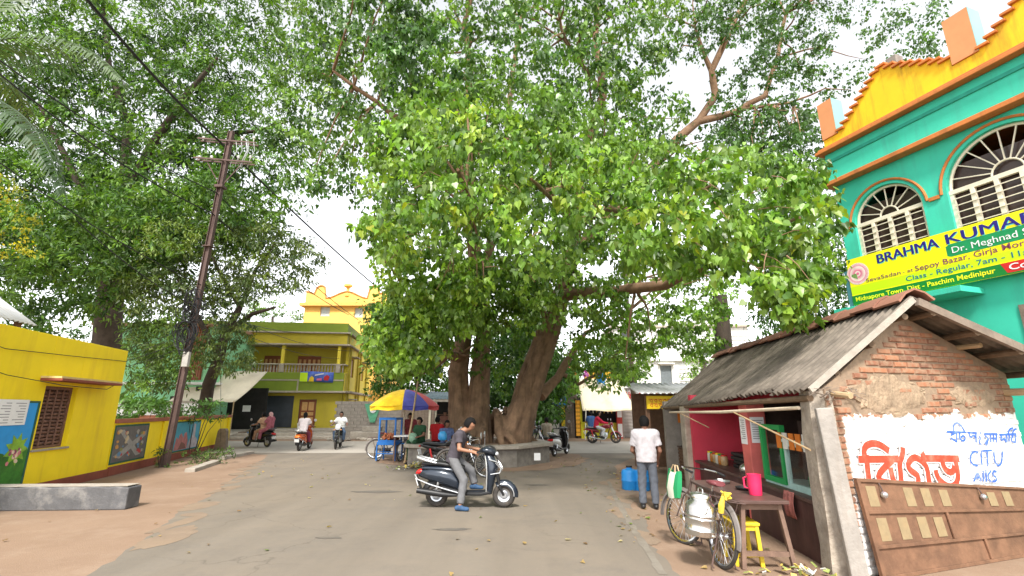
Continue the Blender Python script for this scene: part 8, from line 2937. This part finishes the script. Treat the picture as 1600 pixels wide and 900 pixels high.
for i, (x, y, hh) in enumerate(((0.75, 21.75, 0.70), (1.52, 22.3, 0.54), (-2.6, 26.25, 0.82), (-3.5, 26.25, 0.82))):
    st = thing('wooden_stool', ['low wooden stool under the man in grey shirt', 'low wooden stool under the man in beige shirt', 'tall wooden stool under the yellow shirt in the stall', 'tall wooden stool under the brown shirt in the stall'][i], 'stool', (x, y, 0), 0.2 * i)
    MB().box(-0.17, 0.17, -0.17, 0.17, hh - 0.05, hh).build('seat', M_wood, st, smooth=0)
    for sx_ in (-1, 1):
        for sy_ in (-1, 1):
            MB().bar((sx_ * 0.15, sy_ * 0.15, 0), (sx_ * 0.13, sy_ * 0.13, hh - 0.051), 0.04).build('leg', M_wood, st, smooth=0)
gb = MB().shell([(-0.12, 0.16, 0.10, 0.14), (-0.05, 0.17, 0.14, 0.17), (0.08, 0.17, 0.14, 0.16), (0.14, 0.14, 0.08, 0.10)], 14).build('shopping_bag', mat('pale_green_bag', (0.20, 0.34, 0.24), 0.6, 0.25, 10), None, smooth=60)
gb.location = (-3.35, 17.2, 0.68)
tag(gb, 'pale green shopping bag beside the woman in dark green', 'bag')
gb = MB().shell([(-0.12, 0.14, 0.06, 0.08), (-0.05, 0.15, 0.12, 0.14), (0.08, 0.15, 0.12, 0.14), (0.14, 0.12, 0.06, 0.08)], 14).build('carrier_bag', mat('sky_blue_bag', (0.05, 0.30, 0.62), 0.4, 0.15, 10), None, smooth=60)
gb.location = (-2.1, 15.3, 0.86)
tag(gb, 'sky blue plastic bag on the parked black motorcycle', 'bag')

# ------------------------------------------------------------------ umbrella, snack cart, slanting bamboo
UM = thing('striped_umbrella', 'big market umbrella with yellow, blue and red panels', 'umbrella', (-4.05, 18.9, 0))
u_r, u_g, u_w, u_y, u_b = mat('umb_red', (0.62, 0.035, 0.03), 0.6), mat('umb_green', (0.10, 0.38, 0.12), 0.6), mat('umb_white', (0.68, 0.72, 0.62), 0.6), mat('umb_yellow', (0.86, 0.56, 0.012), 0.6), mat('umb_blue', (0.09, 0.10, 0.45), 0.6)
cols = [u_r, u_w, u_g, u_w, u_y, u_y, u_b, u_r]
Ru = 1.28
for k in range(8):
    a0 = 2 * math.pi * k / 8 + 0.15

    def pn(u, v):
        a = a0 + u * 2 * math.pi / 8
        rr = Ru * v * (math.cos(math.pi / 8) / math.cos((u - 0.5) * math.pi / 4) * 0.5 + 0.5)
        return (rr * math.cos(a), rr * math.sin(a), 2.52 - 0.60 * v ** 1.9 - 0.02 * math.sin(math.pi * u) * v)
    MB().grid(pn, 6, 8).build('panel', cols[k], UM, smooth=60)
    aa, ab = a0, a0 + 2 * math.pi / 8
    val = [(Ru * math.cos(aa), Ru * math.sin(aa), 1.92), (Ru * math.cos(ab), Ru * math.sin(ab), 1.92), (Ru * 0.99 * math.cos(ab), Ru * 0.99 * math.sin(ab), 1.78), (Ru * 0.99 * math.cos((aa + ab) / 2), Ru * 0.99 * math.sin((aa + ab) / 2), 1.74), (Ru * 0.99 * math.cos(aa), Ru * 0.99 * math.sin(aa), 1.78)]
    MB().add(val, [(0, 1, 2, 3, 4)]).build('valance', cols[k], UM, smooth=0)
    MB().tube([(0, 0, 2.46), (Ru * 0.95 * math.cos(a0), Ru * 0.95 * math.sin(a0), 1.93)], 0.008, 5).build('rib', M_steel, UM)
MB().tube([(0, 0, 0), (0, 0, 2.57)], 0.022, 8).build('pole', M_cream, UM)
MB().lathe([(0.3, 0), (0.3, 0.08), (0.05, 0.12), (0.03, 0.3), (0, 0.3)], 14).build('base', M_cement, UM)

CT = thing('snack_cart', 'blue snack cart with glazed case on bicycle wheels under the umbrella', 'cart', (-4.35, 18.15, 0), math.radians(-14))
f = MB()
for x in (-0.36, 0.36):
    for y in (-0.28, 0.28):
        f.box(x - 0.03, x + 0.03, y - 0.03, y + 0.03, 0.72, 1.55)
for z in (0.72, 1.50):
    f.box(-0.33, 0.33, -0.31, -0.25, z, z + 0.05).box(-0.33, 0.33, 0.25, 0.31, z, z + 0.05).box(-0.39, -0.33, -0.25, 0.25, z, z + 0.05).box(0.33, 0.39, -0.25, 0.25, z, z + 0.05)
f.build('case_frame', M_cartblue, CT, smooth=0, bevel=0.006)
MB().box(-0.42, 0.42, -0.34, 0.34, 0.60, 0.715).build('tray', M_cartblue, CT, smooth=0, bevel=0.01)
MB().box(-0.40, 0.40, -0.32, 0.32, 1.553, 1.58).build('lid', M_cartblue, CT, smooth=0)
sn = MB()
rg = random.Random(9)
for k in range(70):
    q = V((rg.uniform(-0.28, 0.28), rg.uniform(-0.2, 0.2), 0.0))
    q.z = 0.80 + rg.uniform(0, 0.26) * (1 - abs(q.x) * 1.8)
    sn.lathe([(0, -0.05), (0.04, -0.03), (0.052, 0.0), (0.04, 0.03), (0, 0.05)], 7, Matrix.Translation(q))
tag(sn.build('snack_heap', mat('fried_snack', (0.26, 0.08, 0.03), 0.7, 0.4, 20), CT), kind='stuff')
for x in (-0.5, 0.5):
    w = make_wheel(CT, 0, 0.34, 0.02, 'spoke', M=Matrix.Translation((x, 0.0, 0.345)) @ Matrix.Rotation(math.pi / 2, 4, 'Y'))
fm = MB()
for x in (-0.42, 0.42):
    fm.bar((x, -0.30, 0.6), (x, -0.30, 0.05), 0.045).bar((x, 0.30, 0.6), (x, 0.30, 0.05), 0.045)
fm.bar((-0.40, -0.30, 0.3), (0.40, -0.30, 0.3), 0.03).bar((-0.56, 0, 0.345), (0.56, 0, 0.345), 0.03).bar((0.3, 0.0, 0.62), (1.25, 0.0, 0.70), 0.04)
fm.build('under_frame', M_cartblue, CT, smooth=0)
CT.scale = (0.85, 0.85, 0.95)
TB = thing('side_table', 'white topped side table between the snack cart and platform', 'table', (-3.75, 18.0, 0), 0.1)
MB().box(-0.4, 0.4, -0.3, 0.3, 0.86, 0.9).build('top', M_paper, TB, smooth=0)
for sx_ in (-1, 1):
    for sy_ in (-1, 1):
        MB().bar((sx_ * 0.36, sy_ * 0.26, 0), (sx_ * 0.36, sy_ * 0.26, 0.859), 0.04).build('leg', M_wood, TB, smooth=0)
make_bicycle('bicycle parked behind the blue snack cart', (-5.1, 19.1, 0.012), math.radians(8), P_black, 0.05)
a, b = G(632, 724), AT(653, 596, 17.9)
o = MB().tube([a, a.lerp(b, 0.5) + V((0.02, 0, 0)), b], [0.04, 0.036, 0.03], 8).build('bamboo_post', M_bamboo)
tag(o, 'slanting bamboo post in front of the striped umbrella', 'post')
# litter heap at the foot of the platform
ltm = [mat('litter_green', (0.25, 0.30, 0.08)), mat('litter_yellow', (0.55, 0.42, 0.10)), mat('litter_white', (0.6, 0.58, 0.52)), mat('litter_brown', (0.16, 0.10, 0.06))]
lt = MB()
rg = random.Random(3)
for k in range(150):
    a, d_ = rg.uniform(0, 6.28), abs(rg.gauss(0, 0.3))
    c_ = V((-2.9 + d_ * math.cos(a) * 1.3, 16.0 + d_ * math.sin(a) * 0.7, 0.03 + rg.uniform(0, 0.2) * max(0, 1 - d_ * 1.6)))
    lt.mi = rg.randrange(4)
    lt.obox(c_, (rg.uniform(0.03, 0.14), rg.uniform(0.02, 0.06), 0.008), (rg.uniform(-0.8, 0.8), rg.uniform(-0.8, 0.8), rg.uniform(0, 3)))
tag(lt.build('litter', ltm, None, smooth=0), 'heap of peelings and paper litter below the platform', 'litter', kind='stuff')
lt = MB()
for k in range(45):
    a, d_ = rg.uniform(0, 6.28), abs(rg.gauss(0, 0.22))
    c_ = V((3.25 + d_ * math.cos(a) * 1.6, 6.0 + d_ * math.sin(a) * 0.6, 0.02 + rg.uniform(0, 0.1) * max(0, 1 - d_ * 2)))
    lt.mi = rg.choice([2, 2, 1, 3, 0])
    lt.obox(c_, (rg.uniform(0.03, 0.10), rg.uniform(0.02, 0.07), 0.008), (rg.uniform(-0.8, 0.8), rg.uniform(-0.8, 0.8), rg.uniform(0, 3)))
tag(lt.build('litter', ltm, None, smooth=0), 'scraps of white and yellow litter below the tea shop counter', 'litter', kind='stuff')
# fallen leaves scattered over earth and asphalt
fl = Leaves()
rng = np.random.default_rng(4)
n = 280
P_ = np.zeros((n, 3))
P_[:, 0] = np.where(rng.random(n) < 0.6, rng.uniform(1.6, 3.4, n), rng.uniform(-9, 3, n))
P_[:, 1] = rng.uniform(5.6, 20, n) ** 1.0
P_[:, 2] = 0.02
fl.pos, fl.size = [P_], [rng.uniform(0.03, 0.085, n)]
an = rng.uniform(0, 6.28, n)
fl.dir = [np.stack([np.cos(an), np.sin(an), rng.uniform(-0.1, 0.25, n)], 1)]
fl.nrm = [unit(np.stack([rng.normal(0, 0.3, n), rng.normal(0, 0.3, n), np.ones(n)], 1))]
fl.col = [np.array([(0.36, 0.25, 0.10), (0.22, 0.13, 0.06), (0.45, 0.38, 0.20), (0.16, 0.22, 0.05)])[rng.integers(0, 4, n)]]
tag(fl.build('fallen_leaves', M_leafd, None, HEART), 'fallen dry leaves scattered over the earth and road', 'leaves')

# ------------------------------------------------------------------ tea shop frontage: bicycle with milk can, table, stool, jug
bl_ = V((2.42, 6.22, 0.0))
BA = math.radians(95)
BC = make_bicycle('old grey bicycle with milk can leaning by the tea shop table', bl_, BA, mat('bike_brown', (0.10, 0.07, 0.06), 0.5, 0.25, 8), 0.14, 0.35)
Mb = Matrix.Translation(bl_) @ Matrix.Rotation(BA, 4, 'Z') @ Matrix.Rotation(0.14, 4, 'X')
MC = thing('milk_can', 'shiny steel milk can hanging on the bicycle carrier', 'can', (0, 0, 0))
MC.matrix_world = Mb @ Matrix.Translation((0.0, 0.27, 0.33)) @ Matrix.Rotation(-0.05, 4, 'X')
M_can = mat('can_steel', (0.62, 0.60, 0.57), 0.24, 0.1, 5, metal=0.95, dirt=(0.3, 0.24, 0.2), dirt_amt=0.4)
MB().lathe([(0.0, 0.0), (0.165, 0.0), (0.175, 0.012), (0.172, 0.05), (0.178, 0.06), (0.172, 0.07), (0.172, 0.17), (0.178, 0.18), (0.172, 0.19), (0.172, 0.21), (0.178, 0.22), (0.172, 0.23), (0.170, 0.31), (0.155, 0.345), (0.11, 0.375), (0.105, 0.40)], 28).build('body', M_can, MC, smooth=50)
MB().lathe([(0.105, 0.40), (0.118, 0.405), (0.118, 0.44), (0.10, 0.455), (0.04, 0.47), (0, 0.47)], 24).build('lid', M_can, MC, smooth=50)
MB().tube([(0.06, 0, 0.462), (0.055, 0, 0.50), (0, 0, 0.515), (-0.055, 0, 0.50), (-0.06, 0, 0.462)], 0.008, 7).build('lid_handle', M_can, MC)
for s in (-1, 1):
    MB().tube([(s * 0.17, 0.03, 0.25), (s * 0.21, 0.02, 0.28), (s * 0.21, -0.02, 0.31), (s * 0.165, -0.03, 0.33)], 0.008, 7).build('side_handle', M_can, MC)
RP = MB()
rg = random.Random(14)
for k in range(7):
    c_ = Mb @ V((-0.17, 0.06, 0.80))
    pts = [c_ + V((rg.uniform(-0.05, 0.05), rg.uniform(-0.05, 0.05), rg.uniform(-0.04, 0.06))) for _ in range(6)]
    RP.tube(pts, 0.011, 6, closed=True)
RP.tube([Mb @ V((-0.17, 0.10, 0.80)), Mb @ V((-0.19, 0.13, 0.70)), Mb @ V((-0.17, 0.12, 0.62))], [0.02, 0.035, 0.03], 8)
o = RP.build('yellow_rope', mat('rope_yellow', (0.62, 0.46, 0.05), 0.8, 0.2, 20))
tag(o, 'knotted yellow cloth rope tying the milk can to the carrier', 'rope')
BGt = thing('shopping_bag', 'green and white striped bag hanging on the bicycle handlebar', 'bag', (0, 0, 0))
BGt.matrix_world = Mb @ Matrix.Translation((0.72, 0.31, 0.62))
for k in range(6):
    z0_ = -0.02
    m_ = MB()
    x0_, x1_ = -0.17 + k * 0.057, -0.17 + (k + 1) * 0.057
    bul = lambda x: 0.075 * math.sqrt(max(0.05, 1 - (x / 0.19) ** 2))
    vs = []
    for x in (x0_, x1_):
        for z, s_ in ((0.0, 0.6), (0.12, 1.0), (0.28, 0.75), (0.33, 0.45)):
            for sd in (-1, 1):
                vs.append((x, sd * bul(x) * s_, z - 0.02 * math.cos(x * 14)))
    fs = []
    for j in range(3):
        for sd in (0, 1):
            fs.append((2 * j + sd, 2 * j + 2 + sd, 8 + 2 * j + 2 + sd, 8 + 2 * j + sd))
    fs.append((0, 1, 9, 8))
    if k == 0:
        fs += [(0, 2, 3, 1), (2, 4, 5, 3), (4, 6, 7, 5)]
    if k == 5:
        fs += [(8, 9, 11, 10), (10, 11, 13, 12), (12, 13, 15, 14)]
    m_.add(vs, fs)
    m_.build('stripe_panel', [M_plasticgreen, M_bagwhite, M_bagwhite, M_bagwhite, M_plasticgreen, M_plasticgreen][k], BGt, smooth=50)
for sd in (-1, 1):
    MB().tube([(-0.08, sd * 0.03, 0.31), (-0.03, sd * 0.015, 0.40), (0.03, sd * 0.015, 0.40), (0.08, sd * 0.03, 0.31)], 0.009, 6).build('handle', M_bamboo, BGt)

TBL = thing('wooden_table', 'dark brown wooden table in front of the tea shop', 'table', (2.98, 6.95, 0), math.radians(88))
MB().box(-0.80, 0.95, -0.30, 0.30, 0.70, 0.74).build('top', MATS['counter_board'], TBL, smooth=0, bevel=0.006)
M_tw = mat('table_wood', (0.17, 0.105, 0.075), 0.75, 0.25, 8, dirt=(0.08, 0.05, 0.035), streak=True)
for sx_ in (-0.70, 0.85):
    for sy_ in (-1, 1):
        MB().bar((sx_ * 1.08, sy_ * 0.29, 0), (sx_, sy_ * 0.21, 0.699), 0.06, 0.05).build('leg', M_tw, TBL, smooth=0, bevel=0.004)
    MB().bar((sx_ * 1.05, -0.25, 0.16), (sx_ * 1.05, 0.25, 0.16), 0.05, 0.05).build('stretcher', M_tw, TBL, smooth=0)
    MB().bar((sx_ * 1.005, -0.19, 0.66), (sx_ * 1.005, 0.19, 0.66), 0.05, 0.06).build('apron', M_tw, TBL, smooth=0)
for sy_ in (-1, 1):
    MB().bar((-0.70, sy_ * 0.235, 0.655), (0.83, sy_ * 0.235, 0.655), 0.03, 0.07).build('apron', M_tw, TBL, smooth=0)
STL = thing('yellow_stool', 'yellow painted wooden stool beside the bicycle wheel', 'stool', (2.80, 6.50, 0), math.radians(84))
MB().box(-0.22, 0.22, -0.16, 0.16, 0.44, 0.475).build('seat', M_ystool, STL, smooth=0, bevel=0.008)
for sx_ in (-1, 1):
    for sy_ in (-1, 1):
        MB().bar((sx_ * 0.20, sy_ * 0.145, 0), (sx_ * 0.18, sy_ * 0.125, 0.439), 0.045).build('leg', M_ystool, STL, smooth=0, bevel=0.004)
    MB().bar((sx_ * 0.195, -0.12, 0.12), (sx_ * 0.195, 0.12, 0.12), 0.03, 0.035).build('stretcher', M_ystool, STL, smooth=0)
    MB().bar((sx_ * 0.18, -0.11, 0.41), (sx_ * 0.18, 0.11, 0.41), 0.03, 0.05).build('apron', M_ystool, STL, smooth=0)
for sy_ in (-1, 1):
    MB().bar((-0.17, sy_ * 0.13, 0.41), (0.17, sy_ * 0.13, 0.41), 0.03, 0.05).build('apron', M_ystool, STL, smooth=0)
JG = thing('pink_jug', 'bright pink plastic jug with handle on the wooden table', 'jug', (3.06, 6.55, 0.742), 2.4)
MB().lathe([(0, 0), (0.072, 0), (0.076, 0.01), (0.080, 0.12), (0.083, 0.235), (0.086, 0.245), (0.080, 0.245), (0.076, 0.10), (0.07, 0.015), (0, 0.015)], 24).build('body', M_jug, JG, smooth=50)
MB().tube([(0.078, 0, 0.07), (0.125, 0, 0.08), (0.128, 0, 0.19), (0.082, 0, 0.21)], 0.012, 8).build('handle', M_jug, JG)
cp = MB().lathe([(0, 0), (0.025, 0), (0.038, 0.085), (0.035, 0.085), (0.023, 0.006), (0, 0.006)], 16).build('paper_cup', M_paper, None)
cp.location = (2.95, 7.35, 0.742)
tag(cp, 'small white cup on the wooden table behind the jug', 'cup')
for i, (x, y, r_) in enumerate(((3.05, 7.55, 0.12), (3.12, 6.95, 0.13))):
    o = MB().lathe([(0, 0), (r_ * 0.8, 0), (r_, 0.03), (r_, 0.035), (r_ * 0.78, 0.008), (0, 0.008)], 20).build('steel_plate', M_blackplastic if i else M_steel, None)
    o.location = (x, y, 0.742)
    tag(o, ['steel plate near the far end of the wooden table', 'dark plate beside the pink jug on the wooden table'][i], 'plate')
for i in range(4):
    o = fbox(MB(), 3.3, 4.1, 0.35, 0.85, 0.712 + i * 0.07, 0.772 + i * 0.07).build('baking_tray', M_blackplastic, None, smooth=0, bevel=0.01)
    o.location = (0.03 * (i % 2), 0.04 * i, 0)
    tag(o, ['lowest', 'second', 'third', 'topmost'][i] + ' black tray stacked on the counter before the pink wall', 'tray', 'trays stacked on the counter')
dz_ = G(988, 765)
for i, (dx, dy, s_) in enumerate(((0.0, 0.0, 1.0), (0.26, -0.1, 0.95))):
    d_ = thing('blue_drum', ['blue plastic drum beside the road edge left of the standing man', 'second blue plastic drum half hidden by the standing man'][i], 'drum', (dz_.x + dx - 0.05, dz_.y + dy, 0), i, 'blue drums by the stall')
    MB().lathe([(0, 0), (0.17 * s_, 0), (0.185 * s_, 0.03), (0.18 * s_, 0.18), (0.19 * s_, 0.2), (0.18 * s_, 0.22), (0.18 * s_, 0.38), (0.16 * s_, 0.43), (0.06, 0.46), (0.06, 0.5), (0, 0.5)], 22).build('body', M_blueplastic, d_, smooth=50)
    MB().lathe([(0.07, 0.485), (0.07, 0.52), (0, 0.52)], 16).build('cap', M_blackplastic, d_)
# monitor-like box and jars on the far stall's counter
o = fbox(MB(), 7.0, 7.3, 0.3, 0.6, 0.842, 1.25).build('tin_box', M_steel, None, smooth=0, bevel=0.02)
tag(o, 'grey metal box on the counter of the dark stall', 'box')
o = fbox(MB(), 6.3, 6.6, 0.35, 0.6, 0.842, 0.93).build('red_tray', M_signred, None, smooth=0, bevel=0.01)
tag(o, 'flat red tray on the counter of the dark stall', 'tray')
# broken cement stub by the wall end
p = G(345, 704)
o = MB().loft([[(p.x - w_, p.y - 0.12, z), (p.x + w_, p.y - 0.12, z), (p.x + w_ * 0.9, p.y + 0.12, z), (p.x - w_ * 0.9, p.y + 0.12, z)] for z, w_ in ((0, 0.26), (0.5, 0.24), (0.85, 0.2), (0.95, 0.12))]).build('stone_stub', M_woodgrey, None, smooth=0, bevel=0.02)
tag(o, 'weathered upright stub leaning at the far end of the yellow wall', 'post')

# jars, tins and rags that crowd the tea shop counter
jar_m = [mat('jar_glass_tan', (0.40, 0.25, 0.12), 0.15, 0.3, 12), mat('jar_glass_amber', (0.45, 0.16, 0.03), 0.15, 0.3, 12), mat('jar_glass_pale', (0.5, 0.48, 0.4), 0.15, 0.2, 12)]
for i in range(9):
    t_, in_ = (4.35 + 0.17 * i, 0.28) if i < 6 else (2.95 + 0.12 * (i - 6), 0.6)
    j = thing('biscuit_jar', ['first', 'second', 'third', 'fourth', 'fifth', 'sixth', 'seventh', 'eighth', 'ninth'][i] + ' lidded biscuit jar along the tea shop counter, counted from the pink end', 'jar', fp(t_, in_, 0.712), 0, 'biscuit jars on the counter')
    MB().lathe([(0, 0), (0.06, 0), (0.068, 0.02), (0.068, 0.15), (0.055, 0.17), (0, 0.17)], 14).build('glass', jar_m[i % 3], j, smooth=50)
    MB().lathe([(0.058, 0.171), (0.062, 0.175), (0.062, 0.2), (0, 0.205)], 14).build('lid', [M_signred, M_green, M_signyel][i % 3], j, smooth=50)
kt = thing('tea_kettle', 'dented aluminium tea kettle on the counter by the salmon pier', 'kettle', fp(3.15, 0.25, 0.712), 1.0)
MB().lathe([(0, 0), (0.10, 0), (0.125, 0.04), (0.12, 0.10), (0.07, 0.15), (0.05, 0.16), (0.03, 0.18), (0, 0.185)], 20).build('body', M_can, kt, smooth=50)
MB().tube([(0.11, 0, 0.06), (0.16, 0, 0.10), (0.19, 0, 0.16)], [0.025, 0.018, 0.012], 8).build('spout', M_can, kt)
MB().tube([(-0.09, 0, 0.13), (-0.10, 0, 0.22), (0, 0, 0.27), (0.09, 0, 0.22), (0.08, 0, 0.13)], 0.008, 6).build('handle', M_iron, kt)
for i in range(6):
    o = fbox(MB(), 6.25 + i * 0.28, 6.27 + i * 0.28, 0.26, 0.38, 1.5 - 0.03 * (i % 3), 1.72).build('hanging_strip', M_pack[(i * 2) % 5], None, smooth=0)
    tag(o, 'packet strip hanging in the opening of the dark stall', 'packets', 'packet strips in the dark stall')
rag = MB().grid(lambda u, v: (fp(0.9 + u * 0.3, -0.02 - 0.03 * math.sin(v * 3), 0.735 - v * 0.32) + V((0.012 * math.sin(u * 14), 0, 0))), 8, 8).build('rag', cloth('checked_rag', (0.35, 0.12, 0.10), 0.4), None, smooth=60, solid=0.008)
tag(rag, 'faded red rag hanging over the counter edge below the display case', 'cloth')
